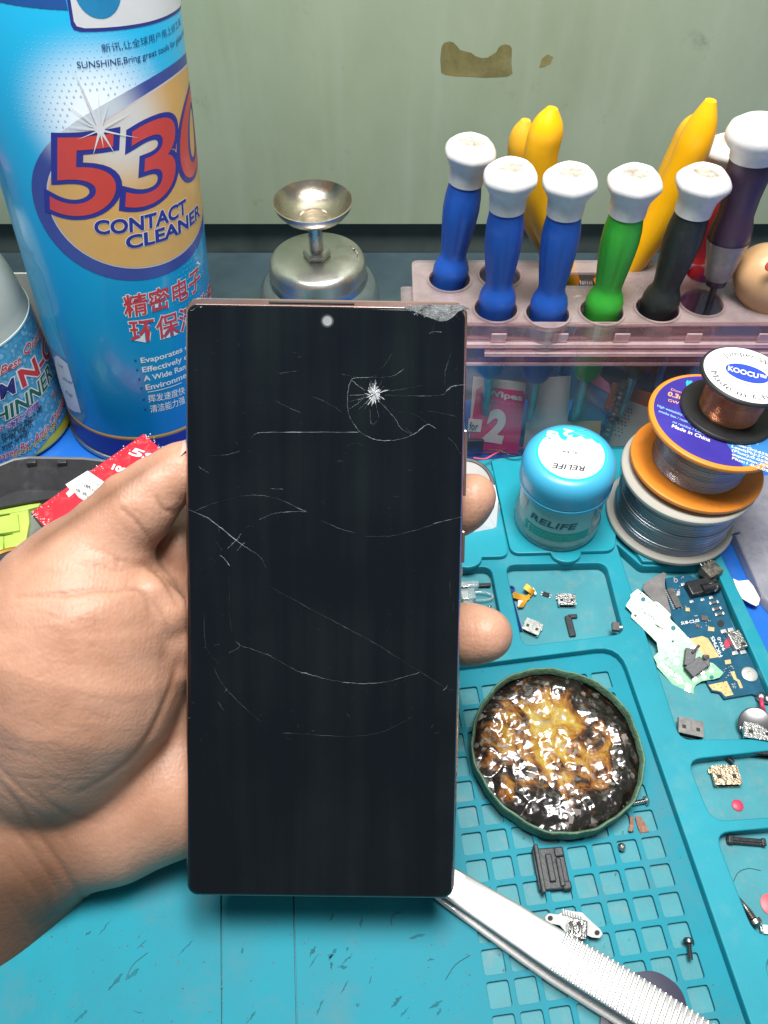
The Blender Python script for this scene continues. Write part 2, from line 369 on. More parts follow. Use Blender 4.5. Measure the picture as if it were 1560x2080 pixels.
holeB = rounded(P2([(1252, 1104), (1304, 1150), (1452, 1150), (1606, 1500), (1382, 1502)], 5), [1, 2, 3, 4, 4])
holeC = rounded(P2([(1396, 1543), (1640, 1516), (1696, 1650), (1446, 1668)], 5), 5)
holeD = rounded(P2([(1452, 1692), (1700, 1670), (1790, 1880), (1534, 1902)], 5), 5)
holeE = rounded(P2([(1548, 1944), (1800, 1915), (1910, 2180), (1640, 2190)], 5), 5)
holeF = rounded(P2([(1027, 1147), (1231, 1143), (1268, 1287), (1062, 1312)], 5), 4)
holeG = rounded(P2([(850, 1160), (997, 1150), (1027, 1302), (850, 1322)], 5), 4)
obj('ridge_frame', weld(plate(outl, [holeA, holeB, holeC, holeD, holeE, holeF, holeG], 0, 5, .45)), TEAL, matT, flat=True)
# grid floor: a sheet with rounded square pockets
A0 = px(1378, 1715, 1.2)[:2]; ga = (A0-px(1176, 1742, 1.2)[:2])/4; gb = (A0-px(1457, 1955, 1.2)[:2])/4
inner = rounded(P2([(1262, 1306), (1568, 2180), (1594, 2256), (300, 2297), (-165, 2318), (-432, 1519)], 4), [7, 5, 5, 5, 5, 5])
def inside(p, P):
    c_ = False
    for i in range(len(P)):
        a, b = P[i], P[i-1]
        if (a[1] > p[1]) != (b[1] > p[1]) and p[0] < (b[0]-a[0])*(p[1]-a[1])/(b[1]-a[1])+a[0]: c_ = not c_
    return c_
def px_of(c): q = np.array([c[0], c[1], 1.2])-_C; z = q@_fw; return (780+FPX*(q@_rt)/z, 1040-FPX*(q@_up)/z)
cells = []
for j in range(-6, 9):
    for i in range(-8, 1):
        c = A0+ga*i+gb*j
        if j == 8 and i not in (-6, -5): continue
        if any(not inside(c+ga*a_+gb*b_, inner) for a_ in (-.56, .56) for b_ in (-.56, .56)): continue
        if px_of(c)[0] < 905 and j > -4: continue
        q = [c-ga*.40-gb*.40, c+ga*.40-gb*.40, c+ga*.40+gb*.40, c-ga*.40+gb*.40]
        top = px(1100, 1345, 1.2)
        cells.append(rounded(q, .9, 3))
def slit(a, b, w=.22):
    a, b = px(*a, 1.2)[:2], px(*b, 1.2)[:2]; d = nrm(np.r_[b-a, 0])[:2]; n = np.array([-d[1], d[0]])*w
    return [tuple(a+n), tuple(b+n), tuple(b-n), tuple(a-n)]
obj('grid_sheet', weld(plate(inner, cells+[slit((448, 1640), (452, 2220)), slit((592, 1640), (606, 2220))], .15, 1.35, .12)), TEAL_SHEET, matT, flat=True)
# hinged flaps with finger tabs
def flap(pts, tabc, tr, z):
    P = [px(u, v, z)[:2] for u, v in pts]; c = px(*tabc, z)[:2]
    return rounded(P, [2, 4, 4, 2]), c
def flap_obj(TL, BL, BR, TR, tab, z=5.05):
    P = [px(*p, z+2.2)[:2] for p in (TL, BL, BR, TR)]
    e = P[2]-P[1]; L = np.linalg.norm(e); e = e/L; n = np.array([e[1], -e[0]]); t = np.dot(px(*tab, z+2.2)[:2]-P[1], e)
    bl = P[1]; r = 6.2; tabp = []
    for k in range(13):
        a = math.pi*k/12; tabp.append(bl+e*(t-r*math.cos(a)*1.0)+n*(r*.80*math.sin(a)))
    left = [P[0], P[1]+np.array([0, 3])]; corner = lambda p, a, b: [tuple((1-s)**2*np.asarray(a)+2*s*(1-s)*np.asarray(p)+s*s*np.asarray(b)) for s in np.linspace(0, 1, 6)]
    up0 = nrm(np.r_[P[0]-P[1], 0])[:2]; up1 = nrm(np.r_[P[3]-P[2], 0])[:2]
    out = [tuple(P[0])]+corner(P[1], P[1]+up0*4, P[1]+e*4)+[tuple(q) for q in tabp]+corner(P[2], P[2]-e*4, P[2]+up1*4)+[tuple(P[3])]
    return weld(plate(out, [], z, z+2.2, .35))
obj('flap', flap_obj((998, 935), (1038, 1124), (1249, 1118), (1262, 940), (1150, 1124)), TEAL_FLAP, matT, flat=True)
obj('flap', flap_obj((800, 945), (830, 1134), (1034, 1130), (1002, 955), (948, 1132)), TEAL_FLAP, matT, flat=True)
# the raised step under the solder reels
obj('reel_step', G().prism(P2([(1256, 1070), (1306, 1140), (1440, 1143), (1425, 1120), (1330, 960), (1266, 960)], 7.3), 5.05, 7.3, .4), TEAL, matT, flat=True)
# dark round pad let into the mat's near edge
padc = px(1318, 2062, 1.5); pad = G().prism(rounded(P2([(1215, 2075), (1245, 1985), (1330, 1968), (1385, 2005), (1402, 2070), (1390, 2150), (1230, 2150)], 1.6), 6), 1.42, 1.8, .12)
tag(obj('rubber_pad', pad, M('dark_purple_rubber', S(52, 52, 74), .5, var=.12, scale=80)), 'dark purple grey rounded pad lying on the grid under the steel tweezers', 'pad')
# dark smears and a few loose hairs on the worn flat part
sm = G()
for k in range(30):
    u, v = [(rng.uniform(640, 930), rng.uniform(1930, 2070)), (rng.uniform(140, 440), rng.uniform(1880, 2070)), (rng.uniform(610, 700), rng.uniform(1930, 2010)), (rng.uniform(470, 900), rng.uniform(1860, 2070))][k % 4]
    a = rng.normal(1.0, .5); l = rng.uniform(1.0, 6.5); w_ = rng.uniform(.10, .8); c0 = px(u, v, 1.385); d_ = np.array([math.cos(a), math.sin(a), 0]); n_ = np.array([-d_[1], d_[0], 0]); L0, R0 = [], []
    for i in range(9):
        t = i/8; p = c0+d_*l*(t-.5)+n_*rng.normal(0, .12); ww = w_*math.sin(math.pi*(.04+.92*t))*rng.uniform(.3, 1.2); L0.append(p+n_*ww); R0.append(p-n_*ww)
    for i in range(8): sm.add([L0[i], L0[i+1], R0[i+1], R0[i]], [(3, 2, 1, 0)])
tag(obj('smears', sm, M('grey_teal_smear', (.012, .135, .175, 1), .7, var=.3, scale=300, spec=.2), smooth=None), 'dark smears rubbed into the worn teal mat', 'smears', kind='stuff')
hr_ = G()
for P in ([(796, 1880), (795, 1866), (803, 1856), (815, 1853)], [(1490, 1790), (1500, 1772), (1520, 1764), (1545, 1768)], [(905, 1990), (925, 1960), (955, 1940)], [(255, 1990), (270, 1960), (300, 1935)]): hr_.tube(spline([px(u, v, 1.5 if u < 1400 else .2) for u, v in P], 6), .09, 5)
tag(obj('loose_hairs', hr_, M('dark_hair', (.02, .05, .06, 1), .5)), 'fine dark hairs lying on the teal mat', 'hairs', kind='stuff')
# specks and crumbs on the mat (uncountable)
sg = G()
for k in range(420):
    if rng.random() < .6: u, v = rng.uniform(940, 1560), rng.uniform(1150, 2075); z = 1.4
    else: u, v = rng.uniform(60, 960), rng.uniform(1830, 2075); z = 1.4
    p = px(u, v, z); s = rng.uniform(.08, .30)
    inA = (u < 1258+(v-1312)*.345-10 and v > 1318)
    if not inA: p = px(u, v, 5.05)
    if not inA and not (v < 1120 or (1290 < v < 1310 and u < 1250)): continue
    sg.box(p+np.array([0, 0, s*.3]), (s*rng.uniform(.6, 2.2), s, s*.6), rng.uniform(0, 3))
tag(obj('crumbs', sg, M('grey_crumbs', (.12, .11, .10, 1), .7, var=.9, scale=400)), 'tiny dark crumbs scattered on the teal mat', 'crumbs', kind='stuff')

# ------------------------------------------------------------------ contact cleaner can
def build_can():
    ax = nrm([math.sin(R(4)), math.sin(R(4)), 1]); b0 = np.array([-110., 261., -3.]); r0 = 34.0
    c0 = Cyl(b0, ax, r0); h = c0.hit(213, 930)[1]; p = c0.at(c0.hit(213, 930), 0)
    s = (CAMH+2.6)/(CAMH-p[2]); base = _C+(b0+ax*h-_C)*s; r = r0*s
    cy = Cyl(base, ax, r)
    T = thing('spray_can', base, 'tall blue contact cleaner can with the number 530 in an orange oval', 'spray can')
    # printed body: blue with a white printed flash, darker to one side
    m = M('can_print', S(18, 150, 200), .30, var=.06, scale=25, coat=.5)
    nt = m.node_tree; L = nt.links.new; bs = nt.nodes['Principled BSDF']; src = bs.inputs['Base Color'].links[0].from_socket
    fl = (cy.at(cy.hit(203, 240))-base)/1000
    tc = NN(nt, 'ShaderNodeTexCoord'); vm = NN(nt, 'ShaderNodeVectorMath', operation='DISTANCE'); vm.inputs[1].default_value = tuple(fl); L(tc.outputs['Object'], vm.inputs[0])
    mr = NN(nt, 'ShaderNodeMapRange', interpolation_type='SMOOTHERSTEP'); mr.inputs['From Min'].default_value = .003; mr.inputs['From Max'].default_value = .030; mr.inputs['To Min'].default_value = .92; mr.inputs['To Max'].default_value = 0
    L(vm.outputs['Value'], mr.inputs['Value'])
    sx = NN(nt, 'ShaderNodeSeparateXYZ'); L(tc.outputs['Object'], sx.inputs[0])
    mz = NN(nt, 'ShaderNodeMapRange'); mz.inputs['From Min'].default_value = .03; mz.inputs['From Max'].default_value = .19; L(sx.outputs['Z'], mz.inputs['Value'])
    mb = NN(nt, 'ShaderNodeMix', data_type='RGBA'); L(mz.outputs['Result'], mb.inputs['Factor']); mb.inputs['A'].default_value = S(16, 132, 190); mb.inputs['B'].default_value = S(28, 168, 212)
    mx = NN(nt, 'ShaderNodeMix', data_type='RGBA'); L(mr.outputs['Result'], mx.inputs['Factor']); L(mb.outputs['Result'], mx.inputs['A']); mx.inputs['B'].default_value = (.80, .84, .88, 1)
    L(mx.outputs['Result'], bs.inputs['Base Color'])
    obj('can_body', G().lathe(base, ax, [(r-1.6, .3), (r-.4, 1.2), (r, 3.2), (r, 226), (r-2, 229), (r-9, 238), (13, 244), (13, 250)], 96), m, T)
    rim = G().lathe(base, ax, [(r-1, 0), (r+.7, .2), (r+1.0, 1.2), (r+.7, 2.2), (r-.5, 2.6)], 96); obj('bottom_rim', rim, M('tin_rim', (.55, .50, .45, 1), .3, 1, var=.2), T)
    obj('valve_cap', G().lathe(base, ax, [(9, 250), (9, 262), (7, 266)], 32), WHITE, T)
    gold = M('print_gold', S(196, 148, 70), .4); hg = cy.hit(300, 890)[1]
    obj('gold_line', G().lathe(base, ax, [(r+.05, hg-1.0), (r+.10, hg-.9), (r+.10, hg+.9), (r+.05, hg+1.0)], 96, False, False), gold, T)
    obj('navy_band', G().lathe(base, ax, [(r+.04, 2.6), (r+.09, 2.8), (r+.09, hg-1.0)], 96, False, False), M('print_navy_band', S(40, 44, 140), .35), T)
    # seam side panel
    panel = M('can_panel_print', S(44, 160, 205), .35, var=.1)
    sl = [cy.hit(u, v) for u, v in [(-30, 330), (45, 480), (88, 560), (134, 730)]]
    obj('side_panel', cy.polysh([tuple(sl[1]+[0, 55]), tuple(sl[1]), tuple(sl[2]), tuple(sl[3]), (-r*1.5, sl[3][1]), (-r*1.5, sl[1][1]+55)], .05), panel, T)
    # emblem
    ec = np.array([24.0, 134.5-h])*s; ec = np.array([23.98*s, (134.48-h)*s])
    def ell(a, b, dx=0, dy=0, n=64, th=R(11.9)):
        out = []
        for k in range(n):
            t = 2*math.pi*k/n; x, y = a*math.cos(t), b*math.sin(t); out.append((ec[0]+dx+x*math.cos(th)-y*math.sin(th), ec[1]+dy+x*math.sin(th)+y*math.cos(th)))
        return out
    A, B = 49.8*s, 32.1*s
    mbd = M('emblem_blue', S(70, 84, 158), .35, var=.12, scale=30)
    nt = mbd.node_tree; L = nt.links.new; bs = nt.nodes['Principled BSDF']; src = bs.inputs['Base Color'].links[0].from_socket
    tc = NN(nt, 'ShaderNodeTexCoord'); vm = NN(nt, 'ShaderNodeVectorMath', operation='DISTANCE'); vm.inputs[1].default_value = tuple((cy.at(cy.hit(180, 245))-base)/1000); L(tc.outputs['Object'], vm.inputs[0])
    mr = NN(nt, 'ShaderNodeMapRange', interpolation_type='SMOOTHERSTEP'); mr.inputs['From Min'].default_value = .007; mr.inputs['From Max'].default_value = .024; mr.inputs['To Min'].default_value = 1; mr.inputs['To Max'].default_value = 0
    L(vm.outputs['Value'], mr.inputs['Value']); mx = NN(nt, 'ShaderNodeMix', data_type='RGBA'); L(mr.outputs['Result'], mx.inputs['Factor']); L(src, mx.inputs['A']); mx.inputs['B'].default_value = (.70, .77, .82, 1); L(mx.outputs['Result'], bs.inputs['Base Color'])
    obj('emblem_border', cy.polysh(ell(A, B), .08), mbd, T)
    obj('emblem_edge', cy.polysh(ell(A-4.6, B-4.0, 1.4, .6), .12), M('emblem_pale', S(214, 206, 214), .4), T)
    mo = M('emblem_orange', S(228, 178, 106), .35, var=.05)
    nt = mo.node_tree; L = nt.links.new; bs = nt.nodes['Principled BSDF']; src = bs.inputs['Base Color'].links[0].from_socket
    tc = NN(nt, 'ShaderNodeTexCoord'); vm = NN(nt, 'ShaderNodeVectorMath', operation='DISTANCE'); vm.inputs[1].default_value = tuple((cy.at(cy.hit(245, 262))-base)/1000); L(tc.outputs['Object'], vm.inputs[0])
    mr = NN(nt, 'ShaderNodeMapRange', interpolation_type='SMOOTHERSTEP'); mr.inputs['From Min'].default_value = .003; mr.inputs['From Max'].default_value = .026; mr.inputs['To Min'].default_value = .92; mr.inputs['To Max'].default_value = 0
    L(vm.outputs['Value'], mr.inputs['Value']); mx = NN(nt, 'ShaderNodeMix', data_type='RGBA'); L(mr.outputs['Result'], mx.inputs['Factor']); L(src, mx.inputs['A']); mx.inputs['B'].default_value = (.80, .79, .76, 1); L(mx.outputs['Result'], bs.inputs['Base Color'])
    EF = obj('emblem_face', cy.polysh(ell(A-5.2, B-4.6, 1.4, .6), .16), mo, T)
    # printed flash fading the emblem border away at upper left (a soft-edged blot built from nested pale discs' outline)
    RED = M('print_red', S(216, 78, 72), .35, var=.05)
    for nm, mt, bo, off in (('number_outline', NAVY, .040, .22), ('number', RED, .0, .28)):
        g = G()
        # heavy digits drawn as outlines: 5, 3, 0
        obj(nm, cy.text('530', (106, 430), (352, 388), (104, 272), off, sub='53', bold=bo+.012, cap=.72, space=.93), mt, EF)
    for t, bl, br, tl, sub in (('CONTACT', (194, 474), (377, 431), (192, 446), None), ('CLEANER', (258, 504), (404, 437), (256, 478), None)):
        obj('lettering', cy.text(t, bl, br, tl, .22, sub=sub, bold=.068, cap=.72), WHITE, EF)
        obj('lettering', cy.text(t, bl, br, tl, .27, sub=sub, bold=.034, cap=.72), NAVY, EF)
    PR = M('print_red_dark', S(205, 62, 70), .4)
    for t, bl, br, tl, sub in (('精密电子', (254, 641), (407, 577), (249, 600), None), ('环保清洗剂', (267, 692), (364, 672), (261, 650), '环保')):
        obj('lettering', cy.text(t, bl, br, tl, .12, sub=sub, bold=.045, cap=.85), WHITE, T)
        obj('lettering', cy.text(t, bl, br, tl, .17, sub=sub, bold=.014, cap=.85), PR, T)
    small = M('print_small_navy', S(28, 70, 130), .4)
    for t, bl, br, tl, sub, c, bo in (('新讯,让全球用户用上好工具', (207, 105), (362, 55), (204, 89), '新讯,让全球用户用上好工', .85, .0),
                                   ('SUNSHINE,Bring great tools for global users', (157, 138), (343, 100), (155, 124), 'SUNSHINE,Bring great tools', .73, .004)):
        obj('lettering', cy.text(t, bl, br, tl, .12, sub=sub, cap=c, bold=bo), small, T)
    for t, bl, br, tl, sub in (('Evaporates quickly', (287, 737), (370, 714), (285, 726), 'Evaporates'), ('Effectively cleans', (290, 756), (369, 734), (288, 745), 'Effectively'),
                               ('A Wide Range of uses', (293, 774), (370, 752), (291, 763), 'A Wide Ra'), ('Environmentally safe', (297, 792), (370, 770), (295, 781), 'Environm')):
        obj('lettering', cy.text(t, bl, br, tl, .12, sub=sub, bold=.02), WHITE, T)
    for t, bl, br, tl, sub in (('挥发速度快', (302, 816), (362, 803), (300, 802), '挥发速度'), ('清洁能力强', (306, 837), (362, 823), (304, 823), '清洁能力')):
        obj('lettering', cy.text(t, bl, br, tl, .12, sub=sub, cap=.85, bold=.008), WHITE, T)
    obj('underline', cy.poly([(300, 797), (300, 795.5), (369, 776), (369, 777.5)], .1), WHITE, T)
    for k, (u, v) in enumerate([(275, 733), (279, 752), (283, 771), (287, 789), (292, 812), (295, 832)]):
        obj('bullet', cy.poly([(u-2, v-2), (u-2, v+2), (u+2, v+1), (u+2, v-3)], .1), small, T)
    # white brand box with a navy border, and what shows of its blue mark
    bx = [(134, -60), (136, 0), (144, 50), (150, 60), (166, 64), (235, 61), (300, 51), (350, 32), (367, 16)]
    sh = [cy.hit(*p) for p in bx]; e = [(sh[-1][0]+22, sh[-1][1]-.5), (sh[-1][0]+22, sh[0][1]+3)]
    obj('brand_box_border', cy.polysh([tuple(p) for p in sh]+e, .08), NAVY, T)
    sh2 = [tuple(p+np.array([1.0, .85])) for p in sh]; sh2[0] = (sh[0][0]+1.0, sh[0][1])
    BB = obj('brand_box', cy.polysh(sh2+[(e[0][0], e[0][1]+.85), e[1]], .13), WHITE, T)
    cc = cy.hit(200, -16); obj('brand_mark', cy.polysh(arc(cc, 6.8, 0, 2*math.pi, 32)[:-1], .18), M('mark_blue', S(44, 140, 190), .4), BB)
    sw = [cy.hit(*p) for p in [(0, 4), (60, 14), (138, 20)]]; up = [tuple(p+np.array([0, 2.6])) for p in sw[::-1]]
    obj('top_band', cy.polysh([(sw[0][0]-8, sw[0][1]+2)]+[tuple(p) for p in sw]+up+[(sw[0][0]-8, sw[0][1]+4)], .07), M('band_blue', S(40, 92, 165), .4), T)
    # halftone dots and flash spikes
    g = G(); cen = cy.hit(203, 250)
    for i in range(-14, 15):
        for j in range(-2, 14):
            x = cen[0]+(i+.5*(j % 2))*2.1; y = cen[1]+j*1.85+1; d = math.hypot(x-cen[0], y-cen[1])
            if d < 9 or d > 30: continue
            rr = .46*(1-d/36); q = ((x-ec[0])*math.cos(R(11.9))+(y-ec[1])*math.sin(R(11.9)), -(x-ec[0])*math.sin(R(11.9))+(y-ec[1])*math.cos(R(11.9)))
            if (q[0]/A)**2+(q[1]/B)**2 < 1.04: continue
            g2 = cy.polysh(arc((x, y), rr, 0, 2*math.pi, 8)[:-1], .07); g.add(g2.v, g2.f)
    obj('halftone_dots', g, M('dot_print', S(196, 230, 240), .45), T)['kind'] = 'stuff'
    g = G(); cen2 = cy.hit(395, 555)
    for i in range(-8, 9):
        for j in range(-8, 9):
            x = cen2[0]+(i+.5*(j % 2))*2.3; y = cen2[1]+j*2.0; d = math.hypot(x-cen2[0], y-cen2[1])
            q = ((x-ec[0])*math.cos(R(11.9))+(y-ec[1])*math.sin(R(11.9)), -(x-ec[0])*math.sin(R(11.9))+(y-ec[1])*math.cos(R(11.9)))
            if d > 17 or (q[0]/A)**2+(q[1]/B)**2 < 1.06: continue
            g2 = cy.polysh(arc((x, y), .75*(1-d/24), 0, 2*math.pi, 8)[:-1], .07); g.add(g2.v, g2.f)
    obj('halftone_dots', g, M('dot_print_low', S(70, 178, 214), .45), T)['kind'] = 'stuff'
    g = G(); c5 = cy.hit(203, 263)
    for a, l, w in ((103, 20, .55), (62, 9, .4), (172, 12, .4), (-68, 9, .5), (-115, 9, .5), (-20, 13, .4), (20, 12, .4), (135, 13, .35), (82, 12, .3), (150, 9, .3), (-90, 6, .4), (200, 8, .3)):
        d = np.array([math.cos(R(a)), math.sin(R(a))]); n = np.array([-d[1], d[0]])*w
        g2 = cy.polysh([tuple(c5+n), tuple(c5-n), tuple(c5+d*l)], .34); g.add(g2.v, g2.f)
    g2 = cy.polysh(arc(c5, 1.5, 0, 2*math.pi, 16)[:-1], .35); g.add(g2.v, g2.f)
    obj('flash_print', g, M('flash_white', (.82, .82, .84, 1), .45, var=.02), T)
    # peeled white sticker low on the left
    SK = obj('sticker', cy.poly([(110, 725), (118, 722), (137, 738), (150, 782), (165, 838), (152, 836), (138, 826), (122, 780)], .12), M('grey_white_label', S(205, 212, 225), .5), T)
    for t, q in (('Lot', ((118, 741), (128, 748), (119, 736))), ('Wuxi', ((127, 770), (146, 780), (128, 764))), ('Exp', ((134, 797), (147, 806), (135, 792)))):
        obj('lettering', cy.text(t, *q, .18, bold=.0), small, SK)
    g2 = cy.poly([(64, 560), (65.5, 560), (134.5, 728), (133, 728)], .07); obj('label_seam', g2, M('seam_pale', S(90, 180, 215), .4), T)
    # faded small print on the side panel
    for t, q in (('caution', ((40, 500), (64, 520), (41, 488))), ('danger flammable', ((52, 545), (66, 556), (52, 536))), ('keep away', ((78, 628), (96, 642), (78, 618))), ('contents', ((95, 695), (116, 712), (95, 684)))):
        obj('lettering', cy.text(t, *q, .11, bold=.0), M('faded_print', S(110, 185, 222), .5), T)
    return T
build_can()

# ------------------------------------------------------------------ thinner bottle
def build_bottle():
    base = np.array([-181., 268., -3.]); r = 30.5; ax = (0, 0, 1)
    cy = Cyl(base, ax, r)
    T = thing('thinner_bottle', base, 'cloudy plastic thinner bottle with a blue droplet label and yellow foot', 'bottle')
    mb = M('cloudy_plastic', S(178, 184, 176), .38, var=.10, scale=20, sss=.25, sssr=(.006, .006, .005), bump=.1, bscale=200, dirt=(.30, .32, .28, 1), dscale=30, damt=.5)
    prof = [(r-2, 0), (r-.3, 1.5), (r, 4), (r, 64), (r-.4, 66)]+[(r*math.cos(t)**.8*.985 if t < 1.3 else 11, 66+40*math.sin(t)) for t in np.linspace(.05, 1.2, 14)]+[(11.5, 105), (11.5, 110)]
    obj('bottle_body', G().lathe(base, ax, prof, 72), mb, T)
    obj('screw_cap', G().lathe(base, ax, [(13.5, 110), (13.5, 122), (12, 123.5)], 36), M('red_cap', S(170, 30, 34), .4), T)
    foot = M('yellow_foot', S(214, 204, 44), .4, var=.1, scale=25); obj('yellow_foot', G().lathe(base, ax, [(r+.05, 2.5), (r+.12, 3), (r+.12, 24)], 72, False, False), foot, T)
    # label: droplet print
    m = M('droplet_print', S(86, 168, 205), .32, var=.25, scale=60)
    nt = m.node_tree; L = nt.links.new; bs = nt.nodes['Principled BSDF']; src = bs.inputs['Base Color'].links[0].from_socket
    tc = NN(nt, 'ShaderNodeTexCoord'); vo = NN(nt, 'ShaderNodeTexVoronoi', feature='SMOOTH_F1'); vo.inputs['Scale'].default_value = 420; L(tc.outputs['Object'], vo.inputs['Vector'])
    rp = NN(nt, 'ShaderNodeValToRGB'); e = rp.color_ramp.elements; e[0].position = .22; e[0].color = S(150, 205, 228); e[1].position = .42; e[1].color = S(40, 118, 165)
    q = e.new(.62); q.color = S(84, 168, 205); L(vo.outputs['Distance'], rp.inputs[0])
    mx = NN(nt, 'ShaderNodeMix', data_type='RGBA'); mx.inputs['Factor'].default_value = .55; L(src, mx.inputs['A']); L(rp.outputs[0], mx.inputs['B']); L(mx.outputs['Result'], bs.inputs['Base Color'])
    lo = [cy.hit(u, v) for u, v in ((-20, 965), (60, 930), (100, 885), (134, 838))]
    LB = obj('label', cy.polysh([(-2.1*r*.7, lo[0][1])]+[tuple(p) for p in lo]+[(r*1.5, lo[-1][1]+3), (r*1.5, 62), (-2.1*r*.7, 62)], .3), m, T)
    obj('label_edge', G().lathe(base, ax, [(r+.25, 62), (r+.5, 62.1), (r+.5, 62.9), (r+.2, 63)], 72, False, False), M('label_edge_white', S(190, 215, 220), .5), T)
    def tx(t, bl, br, tl, col, off=.5, sub=None, bold=.01, edge=None, cap=.73, shear=0):
        if edge is not None: obj('lettering', cy.text(t, bl, br, tl, off, sub=sub, bold=bold+.045, cap=cap, shear=shear), edge, LB)
        obj('lettering', cy.text(t, bl, br, tl, off+.05, sub=sub, bold=bold, cap=cap, shear=shear), col, LB)
    red = M('label_red', S(200, 60, 66), .4); grn = M('label_green', S(28, 105, 78), .4); pur = M('label_purple', S(150, 70, 160), .4); blk = BLACKI
    yel = M('label_yellow', S(220, 208, 90), .4); blu = M('label_navy', S(46, 52, 120), .4)
    tx('Best', (0, 760), (40, 738), (-1, 742), red, edge=WHITE, shear=.2); tx('Quality', (46, 722), (74, 694), (44, 704), red, sub='Qua', edge=WHITE, shear=.2)
    tx('AM', (-36, 822), (30, 796), (-40, 793), blu, edge=WHITE, bold=.02, cap=.72); tx('N-C', (46, 785), (78, 758), (35, 752), red, sub='N', edge=WHITE, bold=.03, cap=.72)
    tx('THINNER', (-40, 868), (104, 764), (-44, 842), grn, edge=WHITE, bold=.02, cap=.72)
    tx('থ্রি ইন ওয়ান থিনার', (-40, 890), (78, 826), (-42, 876), pur, edge=WHITE, bold=.012, cap=.8)
    tx('মাদার বোর্ডের উপযোগী', (-30, 902), (84, 836), (-31, 890), blk, bold=.006, cap=.8)
    tx('ভালোভাবে শুকিয়ে', (-26, 912), (66, 862), (-27, 900), blk, bold=.006, cap=.8); tx('সংযোগ দিন।', (4, 916), (58, 884), (3, 903), blk, bold=.006, cap=.8)
    tx('Prepared By : Amin Chemical', (-28, 940), (98, 872), (-29, 926), red, sub='Prepared By : Amin', edge=WHITE, bold=.012)
    tx('সাবধানে ব্যবহার করুন', (24, 932), (114, 862), (23, 922), yel, bold=.01, cap=.8, edge=blk)
    tx('লিঃ', (104, 812), (114, 800), (103, 800), M('label_orange', S(220, 120, 60), .4), cap=.8)
    return T
build_bottle()
# white card standing between the bottle and the can
cd = [pY(26, 556, 292), pY(58, 562, 292), pY(104, 712, 292), pY(60, 705, 292)]; cd = [pY(10, 556, 300), pY(66, 562, 300)]
x0, x1 = cd[0][0], cd[1][0]+9; zt = cd[0][2]
tag(obj('white_card', G().box(((x0+x1)/2, 300.6, (zt-3)/2), (x1-x0, 1.0, zt+3), bev=.2), M('white_card_stock', (.78, .76, .72, 1), .55, var=.04)), 'white card standing between the cloudy bottle and the blue can', 'card')

# ------------------------------------------------------------------ alcohol dispenser bottle with metal cap and dish
def build_disp():
    ctr = pY(636, 415, 322); X, Y = ctr[0], 322.0; zr = pY(636, 408, 322)[2]; base = np.array([X, Y, -.1])
    T = thing('alcohol_dispenser', base, 'glass alcohol dispenser with a steel cap and a small metal dish on top', 'dispenser')
    k = 322/322; rd = 16.6; z0 = zr-8.6
    dish = [(3.2, z0-1.5), (6, z0-1.2), (10, z0+.5), (14.2, z0+2.9), (16.6, z0+5.8), (17.6, z0+8.2), (17.8, z0+8.8), (17.2, z0+8.9), (16.0, z0+6.7), (13.6, z0+3.8), (9.6, z0+1.6), (6.6, z0+1.0), (6.4, z0+.7), (0.01, z0+.6)]
    obj('dish', G().lathe(base*[1, 1, 0], (0, 0, 1), dish, 64, True, False), M('dish_brass_steel', (.60, .52, .43, 1), .26, 1, var=.14, scale=160, bump=.12, bscale=900, dirt=(.25, .19, .13, 1), dscale=200, damt=.5), T)
    zc = pY(632, 530, 318)[2]
    obj('stem', G().lathe(base*[1, 1, 0], (0, 0, 1), [(3.3, zc-1), (3.3, z0-1.4)], 32), STEEL, T)
    nut = G(); nut.lathe(base*[1, 1, 0], (0, 0, 1), [(6.0, zc+.1), (6.5, zc+.7), (6.5, zc+2.6), (5.7, zc+3.4), (4.2, zc+3.6)], 6); obj('nut', nut, STEEL, T, smooth=20)
    capm = M('chromed_cap', (.64, .63, .58, 1), .3, .9, var=.12, scale=60, bump=.1, bscale=500, dirt=(.36, .29, .20, 1), dscale=48, damt=.9, rvar=.4)
    obj('metal_cap', G().lathe(base*[1, 1, 0], (0, 0, 1), [(22.6, zc-18), (23.1, zc-17), (22.7, zc-15.5), (22.7, zc-9), (23.2, zc-8.2), (22.8, zc-7.3), (22.6, zc-3.8), (21.6, zc-1.4), (19.6, zc-.2), (11, zc+.15), (6, zc+.2)], 80), capm, T)
    gl = CLEAR('bottle_glass', (.86, .92, .90, 1), .5, .05, .12, (.6, .66, .62, 1), .5)
    obj('glass_bottle', G().lathe(base*[1, 1, 0], (0, 0, 1), [(24, 0), (28.8, 2), (29.2, 5), (29.2, zc-22), (28.4, zc-17), (26, zc-13.5), (23.6, zc-12)], 64, True, False), gl, T)
    obj('liquid', G().lathe(base*[1, 1, 0], (0, 0, 1), [(25.8, 1.5), (26, 3), (26, 14), (.01, 14)], 48), CLEAR('alcohol', (.80, .88, .86, 1), .3, .03, .1, (.5, .55, .5, 1)), T)
    sp = G()
    for i in range(14):
        a = rng.uniform(-.1, .5); q = base*[1, 1, 0]+np.array([19.0*math.cos(a), 12*math.sin(a), zc+.2]); sp.box(q, (.5, .5, .3), a)
    obj('white_flecks', sp, WHITE, T)['kind'] = 'stuff'
build_disp()

